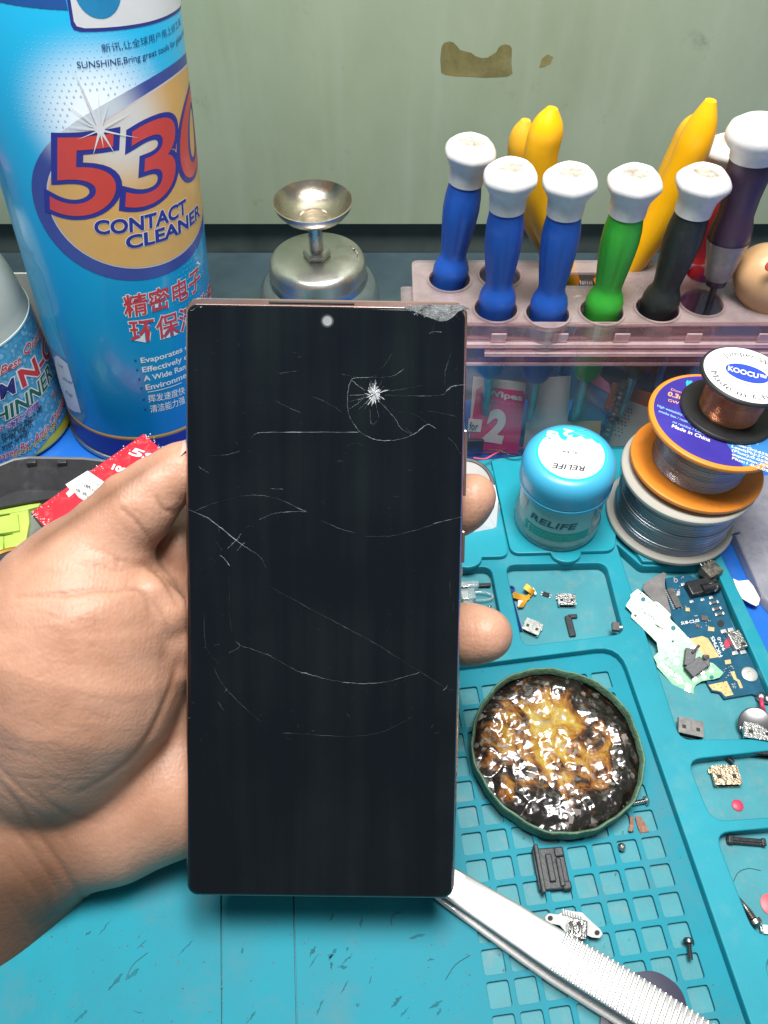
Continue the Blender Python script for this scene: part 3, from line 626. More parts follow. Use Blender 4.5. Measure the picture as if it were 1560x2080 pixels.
# ------------------------------------------------------------------ clear pink tool rack
ZR = 75.0
PINK = CLEAR('pink_acrylic', (.95, .80, .83, 1), .55, .10, .16, (.66, .48, .50, 1), .6)
PINKTOP = CLEAR('pink_acrylic_dusty', (.94, .82, .83, 1), .4, .22, .32, (.56, .47, .46, 1), .5)
CLRP = CLEAR('clear_acrylic', (.97, .965, .965, 1), .5, .08, .07, (.60, .58, .58, 1), .9)
BACKP = CLEAR('grey_acrylic', (.80, .78, .78, 1), .4, .15, .45, (.26, .26, .28, 1), .4)
rk = {n: px(u, v, ZR)[:2] for n, u, v in (('bl', 848, 536), ('br', 1512, 516), ('fl', 822, 640), ('fr', 1500, 655))}
e = nrm(np.r_[px(1484, 655, ZR)[:2]-px(957, 655, ZR)[:2], 0])[:2]; nb = np.array([-e[1], e[0]])
fl0 = px(957, 655, ZR)[:2]; dep = np.dot(px(1180, 528, ZR)[:2]-fl0, nb); wl = np.dot(px(838, 590, ZR)[:2]-fl0, e); wr = 205.
RP = lambda a, b: fl0+e*a+nb*b
rackT = thing('tool_rack', (*RP(70, dep/2), -3), 'clear pink plastic tool rack with round holes for the screwdrivers', 'tool rack')
holes_px = {'d0': (913, 568), 'd1': (1007, 628), 'd2': (1112, 638), 'd3': (1222, 633), 'd4': (1335, 628), 'h5': (1425, 616), 'h6': (1015, 560)}
hr = 8.4
hs = [[tuple(px(u, v, ZR)[:2]+hr*np.array([math.cos(t), math.sin(t)])) for t in np.linspace(0, 2*math.pi, 29)[:-1]] for u, v in holes_px.values()]
pc = px(1168, 566, ZR)[:2]; hs.append([tuple(pc+e*a+nb*b) for a, b in ((-13, -4.5), (13, -4.5), (13, 4.5), (-13, 4.5))])
pc2 = px(1425, 556, ZR)[:2]; hs.append([tuple(pc2+6*np.array([math.cos(t), math.sin(t)])) for t in np.linspace(0, 2*math.pi, 29)[:-1]])
top = plate(rounded([RP(wl, 0), RP(wr, 0), RP(wr, dep), RP(wl, dep)], 3), hs, ZR-1.6, ZR, .3)
obj('rack_top', weld(top), PINKTOP, rackT, flat=True)
g = G()
for u, v in holes_px.values():
    c = px(u, v, ZR); g.lathe((c[0], c[1], ZR-4.5), (0, 0, 1), [(hr-.2, -8), (hr+.7, -8), (hr+.9, 4.6), (hr+.8, 5.1), (hr, 5.1), (hr-.1, 4.4)], 32, False, False)
obj('hole_collar', g, CLEAR('collar_acrylic', (.88, .74, .76, 1), .7, .12, .28, (.62, .50, .48, 1), .6), rackT)
def wallbox(name, a0, a1, b0, b1, z0, z1, mat, bev=.3):
    c = (RP(a0, b0)+RP(a1, b1))/2; return obj(name, G().box((c[0], c[1], (z0+z1)/2), (a1-a0, b1-b0, z1-z0), math.atan2(e[1], e[0]), bev), mat, rackT)
wallbox('front_panel', wl+1, wr-1, -2.0, -.9, -3, ZR-19.3, CLRP)
wallbox('back_panel', wl+1, wr-1, dep-2.4, dep-1.0, -3, ZR-1.7, BACKP)
wallbox('side_panel', wl+1, wl+2.4, 2.5, dep-2.5, -3, ZR-1.7, CLRP)
wallbox('side_panel', wr-2.4, wr-1, 2.5, dep-2.5, -3, ZR-1.7, CLRP)
lip = CLEAR('pink_lip', (.96, .80, .83, 1), .8, .10, .34, (.90, .68, .70, 1), .4)
wallbox('front_lip', wl, wr-8, -1.8, .8, ZR-7.0, ZR-.1, PINK)
wallbox('rail', wl, wr-14, -4.0, -1.9, ZR-9.6, ZR-7.6, lip)
wallbox('rail', 6, wr-26, -4.6, -2.0, ZR-13.4, ZR-11.6, lip)
wallbox('front_skirt', wl, wr-20, -2.2, .6, ZR-18.5, ZR-7.1, PINK)
wallbox('rail', wl, wr-16, -3.4, -2.3, ZR-19.2, ZR-17.8, lip)
for a in (8, 32, 56, 84, 112):
    wallbox('clip', a, a+6, -3.2, -2.3, ZR-7.2, ZR-3.2, lip)
wallbox('shoulder_step', wl-5, wl+2, -1, dep*.75, ZR-16, ZR-5, PINKTOP, 1.5)

# --- screwdrivers
def driver(key, basepx, toppx, body_m, label, cap_m=None, zb=ZR-2.5, lean=None, group='screwdrivers in the pink rack'):
    b = px(*basepx, zb); t = pY(*toppx, b[1]+(lean or 2.0)); ax = nrm(t-b); Ln = np.linalg.norm(t-b)
    T = thing('screwdriver', b, label, 'screwdriver', group)
    s = Ln/62.0
    gr = lambda th, h: 1-.075*math.exp(-((((th*6/(2*math.pi)) % 1)-.5)/.13)**2)*(1 if 14*s < h < 38*s else 0)
    prof = [(2.3, -34), (4.6, -33), (6.0, -30), (6.6, -25), (6.9, -8), (7.3, 0), (7.7, 3), (7.6, 5.5), (6.9, 8.2), (5.7, 10.6), (5.35, 12.6), (5.7, 15.5), (6.4, 21), (7.1, 28), (7.4, 33), (7.2, 38), (6.5, 43), (6.2, 45)]
    obj('handle', G().lathe(b, ax, [(r*.95, h*s if h > 0 else h) for r, h in prof], 60, squash=gr), body_m, T, smooth=50)
    oct_ = lambda th, h: (1-.05*abs(math.cos(3*th))) if h > 50*s else 1
    cp = [(6.4, 44.0), (7.0, 44.3), (7.1, 47.2), (7.5, 50.2), (9.0, 52.8), (10.4, 55.0), (10.6, 56.0), (10.4, 57.2), (9.4, 58.7), (7.2, 60.6), (6.5, 61.0), (5.9, 60.9), (5.5, 60.3), (5.1, 59.2), (.01, 59.0)]
    obj('cap', G().lathe(b, ax, [(r*.93, h*s) for r, h in cp], 48, squash=oct_), cap_m or CAPW, T, smooth=45)
    obj('cap_recess', G().lathe(b, ax, [(5.15, 60.2*s), (4.75, 59.4*s), (.01, 59.3*s)], 32, False, False), CAPR, T)
    obj('shaft', G().lathe(b, -ax, [(2.0, 33), (2.0, 52), (1.7, 56), (1.1, 59)], 20), STEELB, T)
    return T
CAPR = M('dark_recess', (.36, .32, .27, 1), .7, var=.5, scale=500, bump=.4, dirt=(.56, .53, .50, 1), dscale=260, damt=.7)  # recess floor coloured darker than the cap round it
CAPW = M('white_cap', (.72, .70, .69, 1), .38, var=.05, scale=120, bump=.1, bscale=600, dirt=(.50, .44, .38, 1), dscale=150, damt=.5)
STEELB = M('blued_shaft', (.22, .36, .38, 1), .3, .9, var=.2, scale=200)
BLUEH = M('blue_grip', S(26, 84, 178), .5, var=.08, scale=120, bump=.12, bscale=900, dirt=(.10, .16, .42, 1), dscale=260, damt=.35)
GREENH = M('green_grip', S(52, 165, 50), .48, var=.08, scale=120, bump=.12, bscale=900, dirt=(.15, .4, .14, 1), dscale=260, damt=.3)
BLACKH = M('black_grip', S(30, 36, 36), .5, var=.15, scale=120, bump=.12, bscale=900, dirt=(.08, .08, .07, 1), dscale=260, damt=.4)
driver('d0', (913, 566), (961, 278), BLUEH, 'blue screwdriver with white cap, in the rear hole of the pink rack')
driver('d1', (1008, 626), (1040, 328), BLUEH, 'blue screwdriver with white cap, in the front row nearest the phone')
driver('d2', (1112, 636), (1163, 338), BLUEH, 'blue screwdriver with white cap beside the green screwdriver')
driver('d3', (1223, 632), (1297, 341), GREENH, 'green screwdriver with white cap')
driver('d4', (1336, 627), (1440, 340), BLACKH, 'black screwdriver with white cap in the pink rack')
REDH = M('red_grip', S(178, 36, 42), .45, var=.1, scale=120)
driver('red', (1402, 560), (1489, 276), REDH, 'red screwdriver with white cap leaning behind the black one', lean=6, zb=66)
# purple-brown tweaker wrapped in clear tape
def tweaker():
    b = px(1452, 580, ZR+6); t = pY(1553, 238, b[1]+6); ax = nrm(t-b); Ln = np.linalg.norm(t-b)
    T = thing('screwdriver', b, 'dark purple screwdriver with big white cap and clear tape round its neck', 'screwdriver')
    s = Ln/80
    DP = M('dark_purple_grip', S(60, 42, 62), .38, var=.2, scale=100)
    obj('handle', G().lathe(b, ax, [(r, h*s) for r, h in [(2.8, 0), (3.8, 1), (4.4, 5), (5.4, 14), (6.8, 21), (7.6, 27), (7.2, 32), (6.3, 37), (6.6, 46), (7.6, 56), (7.4, 63), (7.1, 64)]], 48), DP, T)
    obj('cap', G().lathe(b, ax, [(r, h*s) for r, h in [(7.3, 62), (7.8, 63), (8.0, 66), (9.8, 68.5), (11, 71), (11.1, 73.5), (10, 77), (7, 79.4), (3, 80), (.8, 80), (.7, 79), (.01, 79)]], 48), CAPW, T)
    obj('tape', G().lathe(b, ax, [(r, h*s) for r, h in [(4.6, 4.5), (5.3, 6), (6.2, 14), (7.2, 21), (7.8, 24.5), (7.9, 25)]], 40, False, False), CLEAR('tape', (.9, .86, .84, 1), .5, .2, .55, (.55, .50, .48, 1), .4), T)
    obj('shaft', G().lathe(b, -ax, [(1.3, -1), (1.3, 40), (.8, 50)], 14), DARKMET, T)
tweaker()
# --- two pairs of yellow-handled pliers
YEL = M('yellow_grip', S(244, 178, 8), .33, var=.07, scale=70, bump=.05, bscale=300, dirt=(.50, .30, .05, 1), dscale=80, damt=.3)
YELD = M('yellow_grip_pale', S(226, 170, 40), .4, var=.08, scale=70, bump=.05, dirt=(.48, .30, .08, 1), dscale=80, damt=.4)  # paler, less saturated yellow for the rear pair
def pliers(label, Yc, hl, hrr, grip, rr):
    ctr = pY(1180, 582, Yc); T = thing('pliers', ctr, label, 'pliers', 'yellow pliers standing in the rack')
    for pts in (hl, hrr):
        P = spline([pY(u, v, Yc+k) for u, v, k in pts], 7); m = len(P)
        rad = [rr*(.55+.50*math.sin(min(1, i/(m*.5))*math.pi/2))*(1 if i < m*.72 else max(.2, 1-.80*((i-m*.72)/(m*.28))**1.5)) for i in range(m)]
        obj('handle', G().tube(P, rad, 24), grip, T)
    c = ctr; sp = G(); sp.tube([c+np.array([-4+8*k/59, 0, 1.6+1.5*math.sin(k*.9)])+np.array([0, 1.6*math.cos(k*.9), 0]) for k in range(60)], .42, 6)
    obj('spring', sp, STEEL, T)
    obj('joint', G().lathe(c+np.array([0, -3, -9]), (0, 1, 0), [(6, 0), (6.5, .6), (6.5, 5.4), (6, 6)], 32), STEEL, T)
    obj('jaws', G().lathe(c+np.array([0, 0, -10]), (0, 0, -1), [(5.5, 0), (5, 10), (3.2, 28), (1.6, 44)], 20), STEEL, T)
pliers('front pair of yellow handled pliers with a steel spring, standing in the rack', 283,
       [(1163, 576, 0), (1128, 500, 0), (1096, 405, 0), (1098, 320, 0), (1112, 258, 0), (1122, 220, 0)],
       [(1212, 580, 0), (1275, 545, 0), (1335, 455, 0), (1382, 360, 0), (1420, 270, 0), (1444, 204, 0)], YEL, 6.0)
pliers('rear pair of yellow handled pliers, paler, half hidden behind the front pair', 299,
       [(1150, 560, 0), (1110, 500, 0), (1076, 420, 0), (1062, 340, 0), (1062, 280, 0), (1068, 244, 0)],
       [(1212, 560, 0), (1275, 520, 0), (1330, 430, 0), (1376, 330, 0), (1408, 262, 0), (1422, 232, 0)], YELD, 5.4)
# tan rounded handle at the right edge
tb = pY(1570, 655, 262); tt = pY(1548, 512, 270)
TT = thing('tan_handle', tb, 'tan rounded tool handle at the right edge of the pink rack', 'tool handle')
kA, kB = pY(1534, 512, 262), pY(1600, 680, 258); kx = nrm(kB-kA); kL = np.linalg.norm(kB-kA)
obj('grip', G().lathe(kA, kx, [(.01, 0), (4, .4), (7.2, 2), (9.6, 5), (11, 9), (11.6, 14), (11.2, 20), (10, 26), (8.6, 32), (8, 40)], 40), M('tan_wood', S(206, 164, 120), .45, var=.12, scale=60), TT)
obj('red_mark', G().lathe(pY(1566, 540, 250.5), (0, -1, .3), [(2.2, 0), (2, .6), (.01, .8)], 20), M('red_mark', S(205, 80, 60), .5), TT)

# --- things kept inside / seen through the rack
YL = lambda v: 247.6+14.5*(921-min(v, 921))/156     # the sheets lean back in the rack
def sheet_obj(name, pix, Y, mat, label, cat, t=.6):
    """thin packet or card standing in the rack, facing the front"""
    P = [pY(u, min(v, 915), YL(v)+(Y-262)*.5) for u, v in pix]; g = G().slab([p for p in P], (0, 1, 0), t); return tag(obj(name, g, mat), label, cat)
wp = thing('wipes_packet', pY(1020, 918, 248), 'magenta wipes packet with a large white 2, inside the pink rack', 'packet')
def wq(pix, off): return [pY(u, min(v, 921), YL(v)-off) for u, v in pix]
obj('packet_body', G().slab(wq([(950, 938), (962, 768), (1069, 780), (1050, 930)], 0), (0, 1, 0), 1.2), M('packet_white', (.70, .68, .66, 1), .4, var=.06), wp)
MAG = M('packet_magenta', S(226, 44, 128), .4, var=.15, scale=40)
PP = obj('packet_print', G().slab(wq([(950, 936), (958, 860), (968, 790), (978, 785), (1062, 795), (1068, 804), (1052, 928)], .3), (0, 1, 0), .2), MAG, wp)
for t, q, bo in (('Wipes', [(988, 802), (1060, 814), (1060, 802), (989, 790)], .03), ('2', [(984, 892), (1016, 897), (1031, 838), (1001, 830)], .06)):
    obj('lettering', qtext(t, wq(q, .5), bold=bo), WHITE, PP)
obj('packet_patch', G().slab(wq([(952, 850), (980, 853), (976, 878), (950, 876)], .5), (0, 1, 0), .1), WHITE, wp)
obj('lettering', qtext('for', wq([(953, 872), (970, 874), (972, 858), (955, 856)], .8), bold=.01), BLACKI, wp)
obj('lettering', qtext('UNIVERSAL 16 DHT', wq([(985, 815), (1056, 826), (1057, 820), (986, 810)], .5)), M('pink_print', S(225, 130, 170), .5), wp)
sheet_obj('grey_card', [(1062, 932), (1080, 770), (1160, 765), (1148, 930)], 264, M('grey_card_stock', (.55, .55, .56, 1), .5, var=.06), 'plain grey card inside the rack beside the magenta packet', 'card')
sheet_obj('blue_card', [(1150, 862), (1180, 770), (1240, 795), (1235, 862)], 266, M('blue_card_stock', S(52, 104, 165), .45, var=.15, scale=40), 'blue card inside the rack behind the jar', 'card')
sheet_obj('yellow_card', [(1150, 930), (1152, 858), (1222, 856), (1214, 930)], 263, M('yellow_card_stock', S(196, 168, 110), .5, var=.1), 'small yellowish card inside the rack behind the jar', 'card')
sheet_obj('terracotta_card', [(1228, 828), (1246, 778), (1345, 806), (1342, 846)], 265, M('terracotta_card', S(166, 88, 56), .5, var=.1), 'terracotta strip of card inside the rack behind the reels', 'card')
sheet_obj('pink_strip', [(1198, 776), (1206, 752), (1238, 782), (1240, 800)], 265, M('pink_card', S(190, 110, 150), .5), 'short pink strip inside the rack beside the blue card', 'card')
pb = thing('perforated_sheet', pY(1280, 914, 249), 'off white perforated plate with rows of dark holes, inside the rack', 'plate')
obj('plate_body', G().slab([pY(u, v, YL(v)+1) for u, v in [(1216, 914), (1250, 806), (1345, 840), (1345, 914)]], (0, 1, 0), .8), M('offwhite_plate', (.55, .53, .48, 1), .5, var=.06), pb)
hg = G()
for j in range(9):
    for i in range(4):
        u = 1262+i*7-(j*3.2)+(j % 2)*3; v = 826+j*6.6+i*2; p = pY(u, v, YL(v)+.8); hg.add([p+np.array([.42*math.cos(t), 0, .42*math.sin(t)]) for t in np.linspace(0, 2*math.pi, 9)[:-1]], [tuple(range(8))])
obj('punched_holes', hg, BLACKI, pb)
bt = thing('drill_bit', pY(1240, 912, 249), 'grey fluted drill bit standing in the rack behind the jar', 'drill bit')
a, c = pY(1226, 905, 247.5), pY(1270, 776, 256); bp_ = [a+(c-a)*k/40 for k in range(41)]
obj('bit', G().tube(bp_, [1.9+.35*math.sin(k*1.9) for k in range(41)], 14), DARKMET, bt)
dk = G().box(pY(1305, 760, 285), (46, 3, 24), 0, .5); tag(obj('dark_tray', dk, M('dark_tray_plastic', S(62, 62, 66), .5, var=.15)), 'dark grey tray at the back inside the rack', 'tray')
dk = G().box(pY(960, 905, 246.4), (10, 2, 8), 0, .8); tag(obj('dark_plug', dk, M('dark_plug_plastic', S(52, 66, 70), .5, var=.15)), 'small dark plug at the foot of the magenta packet', 'plug')

# ------------------------------------------------------------------ phone
def build_phone():
    d0, d1 = 211.0, 222.0
    TL, TR, BL, BR = pd(377, 600, d0), pd(957, 613, d0+.4), pd(370, 1826, d1), pd(921, 1829, d1+.6)
    cx = (TL+TR+BL+BR)/4; X = nrm((TR-TL)+(BR-BL)); Y = (TL+TR-BL-BR); Y = nrm(Y-np.dot(Y, X)*X); Z = np.cross(X, Y)
    w = (np.linalg.norm(TR-TL)+np.linalg.norm(BR-BL))/2; hh = (np.linalg.norm(TL-BL)+np.linalg.norm(TR-BR))/2
    print('phone', w, hh)
    T = thing('phone', cx, 'black phone with a cracked screen held upright in the hand', 'phone')
    def ring(ix, iyt, iyb, z, rc, n=10):
        x0, x1, y0, y1 = -w/2+ix, w/2-ix, -hh/2+iyb, hh/2-iyt; out = []
        for cxx, cyy, a in ((x1-rc, y1-rc, 0), (x0+rc, y1-rc, 90), (x0+rc, y0+rc, 180), (x1-rc, y0+rc, 270)):
            for k in range(n+1):
                t = R(a+90*k/n); out.append(cx+X*(cxx+rc*math.cos(t))+Y*(cyy+rc*math.sin(t))+Z*z)
        return out
    def loft(rings, c0=True, c1=True):
        g = G(); m = len(rings[0]); V = [p for r in rings for p in r]; F = []
        for i in range(len(rings)-1):
            for k in range(m): F.append((i*m+k, i*m+(k+1) % m, (i+1)*m+(k+1) % m, (i+1)*m+k))
        if c0: F.append(tuple(range(m))[::-1])
        if c1: F.append(tuple((len(rings)-1)*m+k for k in range(m)))
        return g.add(V, F)
    bronze = M('bronze_frame', (.62, .40, .36, 1), .22, 1, var=.06)
    obj('frame', loft([ring(3, 3, 3, -8.2, 2.6), ring(1.2, 1.0, 1.0, -7.4, 3.2), ring(.25, .15, .15, -6.0, 3.6), ring(0, 0, 0, -4.4, 3.6), ring(.1, 0, 0, -2.4, 3.6), ring(.5, .1, .2, -1.3, 3.5), ring(.8, .5, .5, -.9, 3.4)]), bronze, T)
    glass = M('screen_glass', (.006, .0075, .010, 1), .05, var=.3, scale=20, spec=.45, coat=.0, rvar=.5)
    # smudges: broad greasy streaks that scatter a little light
    nt = glass.node_tree; L = nt.links.new; bs = nt.nodes['Principled BSDF']
    tc = NN(nt, 'ShaderNodeTexCoord'); mp = NN(nt, 'ShaderNodeMapping'); mp.inputs['Scale'].default_value = (150, 7, 7); mp.inputs['Rotation'].default_value = (0, 0, R(4)); L(tc.outputs['Object'], mp.inputs[0])
    nz = NN(nt, 'ShaderNodeTexNoise'); nz.inputs['Scale'].default_value = 1; nz.inputs['Detail'].default_value = 5; L(mp.outputs[0], nz.inputs['Vector'])
    n2 = NN(nt, 'ShaderNodeTexNoise'); n2.inputs['Scale'].default_value = 26; n2.inputs['Detail'].default_value = 4; L(tc.outputs['Object'], n2.inputs['Vector'])
    mm = NN(nt, 'ShaderNodeMath', operation='MULTIPLY'); L(nz.outputs['Fac'], mm.inputs[0]); L(n2.outputs['Fac'], mm.inputs[1])
    r = NN(nt, 'ShaderNodeValToRGB'); r.color_ramp.elements[0].position = .2; r.color_ramp.elements[0].color = (.002, .0036, .0062, 1); r.color_ramp.elements[1].position = .42; r.color_ramp.elements[1].color = (.0055, .0085, .0100, 1)
    L(mm.outputs[0], r.inputs[0]); L(r.outputs[0], bs.inputs['Base Color'])
    scr = obj('screen', loft([ring(.55, 1.7, .45, -1.6, 2.8), ring(.6, 1.75, .5, -1.2, 2.8), ring(1.1, 2.0, .75, -.55, 2.6), ring(2.1, 2.3, 1.1, -.16, 2.4), ring(3.4, 2.7, 1.5, 0, 2.0)]), glass, T, smooth=60)
    # photo pixel -> point on the glass
    def on(u, v, off=.03):
        d = ray(u, v); t = np.dot(cx-_C, Z)/np.dot(d, Z); return _C+d*t+Z*off
    def disc(u, v, rad, off, n=28): c = on(u, v, off); return G().add([c+rad*(math.cos(t)*X+math.sin(t)*Y) for t in np.linspace(0, 2*math.pi, n+1)[:-1]], [tuple(range(n))])
    obj('camera_ring', disc(665, 652, 1.75, .02), M('camera_ring_grey', (.02, .022, .025, 1), .3), scr)
    obj('front_camera', disc(665, 652, 1.28, .05), M('camera_lens_reflection', S(112, 115, 119), .5, var=.12, scale=500), scr)  # pale grey stands in for the reflection in the lens
    # power and volume keys on the right side
    for v0, v1 in ((872, 1008), (1080, 1146)):
        k0 = -np.dot(Y, on(900, v1)-cx), 0
        a, b = np.dot(on(900, v0)-cx, Y), np.dot(on(900, v1)-cx, Y)
        obj('side_key', G().box(cx+X*(w/2+.25)+Y*(a+b)/2-Z*4.2, (1.0, abs(a-b), 2.0), 0, .3, ax=(X, Y, Z)), bronze, T)
    gq = G().box(cx+Y*(hh/2-1.05)-Z*.55+X*(-4), (23, .5, .3), 0, .1, ax=(X, Y, Z)); obj('earpiece', gq, M('earpiece_mesh', (.015, .015, .017, 1), .6), T)
    gq = G().lathe(cx+Y*(hh/2-.1)-Z*4.2+X*(-w/2+26), Y, [(.45, 0), (.45, .16)], 14); obj('microphone_hole', gq, BLACKI, T)
    # cracks: fine raised splinters of glass along the fracture lines
    CR = M('crushed_glass', (.24, .26, .28, 1), .5, var=.4, scale=900)
    CRS = M('crushed_star', (.52, .54, .56, 1), .5, var=.4, scale=900)
    CRF = M('faint_crack', (.070, .078, .085, 1), .5, var=.5, scale=600)
    def c8(*p): return [(360+x/2.557, 580+y/2.557) for x, y in p]
    def c1(*p): return [(360+x/2.557, 980+y/2.557) for x, y in p]
    faint, star = G(), G(); strong = None
    def line(pts, wd, g, jit=.5, sm=True):
        wd = wd*.72
        P = spline([np.array([*p, 0.]) for p in pts], 7) if sm and len(pts) > 2 else [np.array([*p, 0.]) for p in (pts if len(pts) > 2 else [tuple(np.asarray(pts[0])+(np.asarray(pts[1])-np.asarray(pts[0]))*k/6) for k in range(7)])]
        Q = []
        for p in P: Q.append(on(min(max(p[0]+rng.normal(0, jit*.75), 380+(p[1]-610)*-.006), 950-(p[1]-610)*.028), p[1]+rng.normal(0, jit*.75)))
        m = len(Q); V = []; F = []; ph = rng.uniform(0, 50)
        for i in range(m):
            t = nrm(Q[min(i+1, m-1)]-Q[max(i-1, 0)]); nn = np.cross(Z, t); ww = wd*rng.uniform(.35, 1.0)*(.35 if i in (0, m-1) else 1)*(.25+.95*max(0, mnoise.noise(Vector(tuple(Q[i]*.16))+Vector((ph, 0, 0)))+.42))
            V += [Q[i]-nn*ww, Q[i]+Z*wd*.6, Q[i]+nn*ww]
        for i in range(m-1):
            a = i*3; F += [(a, a+3, a+4, a+1), (a+1, a+4, a+5, a+2)]
        if g is None: obj('crack', G().add(V, F), CR, scr, smooth=None)
        else: g.add(V, F)
    # impact star and the ring crack round it
    line(c8((905, 485), (888, 540), (885, 640), (905, 700), (950, 760), (1020, 797), (1100, 806), (1180, 792), (1240, 765), (1298, 722), (1345, 742)), .10, strong)
    line(c8((905, 485), (930, 480), (1000, 478), (1080, 476), (1130, 466), (1175, 435)), .13, strong)
    line(c8((945, 762), (800, 762), (600, 762), (440, 764), (400, 775), (380, 800)), .11, strong, .25)
    line(c8((1075, 570), (1200, 573), (1330, 573), (1385, 565), (1405, 535), (1430, 520), (1478, 516)), .09, strong)
    line(c8((1395, 550), (1430, 524), (1500, 515)), .14, strong)
    line(c8((1080, 550), (1180, 538), (1280, 518)), .06, faint); line(c8((890, 642), (930, 618), (965, 590)), .09, strong); line(c8((905, 490), (940, 520), (975, 545)), .08, strong)
    line(c8((1060, 590), (1110, 640), (1180, 660), (1240, 672), (1300, 715)), .08, faint); line(c8((1070, 620), (1130, 690), (1160, 740), (1220, 775)), .08, strong)
    line(c8((1180, 735), (1220, 770)), .08, strong); line(c8((1115, 350), (1090, 395), (1050, 440)), .05, faint); line(c8((700, 575), (790, 615), (850, 655)), .08, faint)
    line(c8((510, 600), (580, 635), (645, 662)), .10, faint); line(c8((520, 457), (630, 443)), .07, faint); line(c8((1390, 520), (1395, 440), (1425, 345)), .06, faint)
    line(c8((1300, 650), (1380, 665), (1450, 682)), .07, faint); line(c8((1405, 790), (1440, 820), (1470, 870), (1510, 890)), .09, faint); line(c8((875, 835), (920, 820), (970, 830)), .07, faint)
    line(c8((485, 1055), (550, 1058)), .12, faint); line(c8((160, 885), (250, 880), (330, 860)), .06, faint); line(c8((110, 940), (165, 975)), .06, faint); line(c8((830, 910), (860, 912)), .10, faint)
    line(c8((850, 460), (940, 476)), .06, faint); line(c8((1040, 700), (1010, 720), (1000, 640)), .06, strong)
    for k in range(150):
        a = rng.uniform(0, 2*math.pi); r0 = abs(rng.normal(0, 16)); r1 = r0+rng.uniform(6, 34)*(1.25 if math.sin(a) > 0 else .9)
        cxp, cyp = 1022, 565; s = .92
        p, q = (cxp+r0*math.cos(a)*s, cyp+r0*math.sin(a)*1.1), (cxp+r1*math.cos(a+.15)*s, cyp+r1*math.sin(a+.15)*1.1)
        line(c8(p, q), rng.uniform(.06, .30), star, .3, False)
    for k in range(26):
        a = rng.uniform(0, 2*math.pi); l = rng.uniform(60, 120)*(1.2 if math.sin(a) > 0 else .7)
        line(c8((1022+30*math.cos(a), 565+30*math.sin(a)), (1022+l*math.cos(a), 565+l*math.sin(a))), rng.uniform(.03, .09), faint if k % 2 else star, .4, False)
    # long fractures lower down
    line(c1((25, 125), (80, 150), (150, 180), (220, 230), (305, 300), (370, 345), (430, 385), (460, 440)), .12, strong); line(c1((260, 345), (305, 300), (335, 262)), .11, strong)
    line(c1((310, 355), (335, 325), (350, 312)), .10, strong); line(c1((80, 152), (200, 105), (330, 72), (450, 68), (560, 100), (660, 150)), .06, faint)
    line(c1((425, 195), (490, 165), (580, 152), (672, 152)), .09, strong); line(c1((620, 130), (672, 152)), .10, strong)
    line(c1((200, 305), (235, 358)), .09, faint); line(c1((220, 378), (240, 390), (272, 432)), .13, strong); line(c1((165, 450), (195, 410), (220, 390)), .06, faint)
    line(c1((270, 480), (270, 620), (280, 780)), .06, faint); line(c1((300, 820), (325, 845), (400, 870), (480, 900), (560, 945), (640, 985), (760, 1018), (860, 1036), (950, 1044), (1060, 1040), (1160, 1015), (1260, 985)), .09, faint)
    line(c1((640, 985), (700, 1000), (760, 1018)), .13, strong); line(c1((860, 1038), (930, 1043)), .14, strong); line(c1((465, 890), (490, 903)), .18, strong); line(c1((305, 828), (320, 838), (318, 860), (265, 885)), .10, strong)
    line(c1((480, 540), (680, 650), (850, 740), (1000, 820), (1100, 880), (1200, 945), (1290, 1000), (1395, 1068), (1435, 1078)), .06, faint); line(c1((1380, 1082), (1398, 1066), (1402, 1055)), .12, strong); line(c1((1215, 1002), (1260, 985)), .10, strong)
    line(c1((980, 280), (1100, 278), (1230, 250), (1370, 205), (1500, 172)), .08, faint); line(c1((1330, 213), (1430, 190)), .10, strong); line(c1((700, 170), (830, 235), (930, 262)), .05, faint)
    line(c1((190, 965), (215, 1015), (255, 1075), (290, 1110), (345, 1165), (430, 1240)), .06, faint); line(c1((245, 1090), (258, 1070)), .12, strong); line(c1((210, 1135), (242, 1185)), .08, faint); line(c1((135, 620), (150, 850), (220, 945)), .05, faint)
    line(c1((545, 1300), (700, 1310), (900, 1318), (1050, 1300), (1160, 1250), (1220, 1215)), .04, faint); line(c1((1415, 500), (1420, 600)), .08, faint); line(c1((1432, 620), (1436, 670)), .10, faint)
    line(c1((20, 1235), (70, 1222)), .07, faint); line(c8((65, 130), (85, 125), (120, 90)), .16, strong, 1.0); line(c8((1310, 250), (1330, 240), (1375, 242)), .14, strong)
    for a, b in (((1340, 180), (1325, 240)), ((1395, 185), (1400, 235)), ((1420, 170), (1465, 230)), ((1440, 150), (1490, 200)), ((1375, 185), (1380, 215))): line(c8(a, b), .05, faint, .4, False)
    # short scratches all over
    for k in range(150):
        u, v = rng.uniform(385, 935), rng.uniform(640, 1500)*1.0; a = rng.normal(.1, .9); l = rng.uniform(2, 11)
        line([(u, v), (u+l*math.cos(a), v+l*math.sin(a))], rng.uniform(.015, .05), faint, .2, False)
    obj('impact_star', star, CRS, scr, smooth=None)['kind'] = 'stuff'; obj('hairline_crack', faint, CRF, scr, smooth=None)['kind'] = 'stuff'
    # crushed top right corner
    cp = c8((1165, 110), (1215, 128), (1270, 152), (1330, 174), (1362, 186), (1398, 184), (1430, 165), (1460, 135), (1490, 122), (1525, 128), (1500, 108), (1440, 102), (1300, 100))
    P3 = [on(u, v, .04) for u, v in cp]; loc2 = [((p-cx)@X, (p-cx)@Y) for p in P3]
    cg = G().add(P3, [tuple(t) for t in tri(loc2)])
    obj('broken_corner', cg, M('crushed_corner', (.12, .13, .135, 1), .6, var=.75, scale=420, bump=1.0, bscale=2200, dirt=(.32, .33, .34, 1), dscale=700, damt=.8), scr)
    g = G()
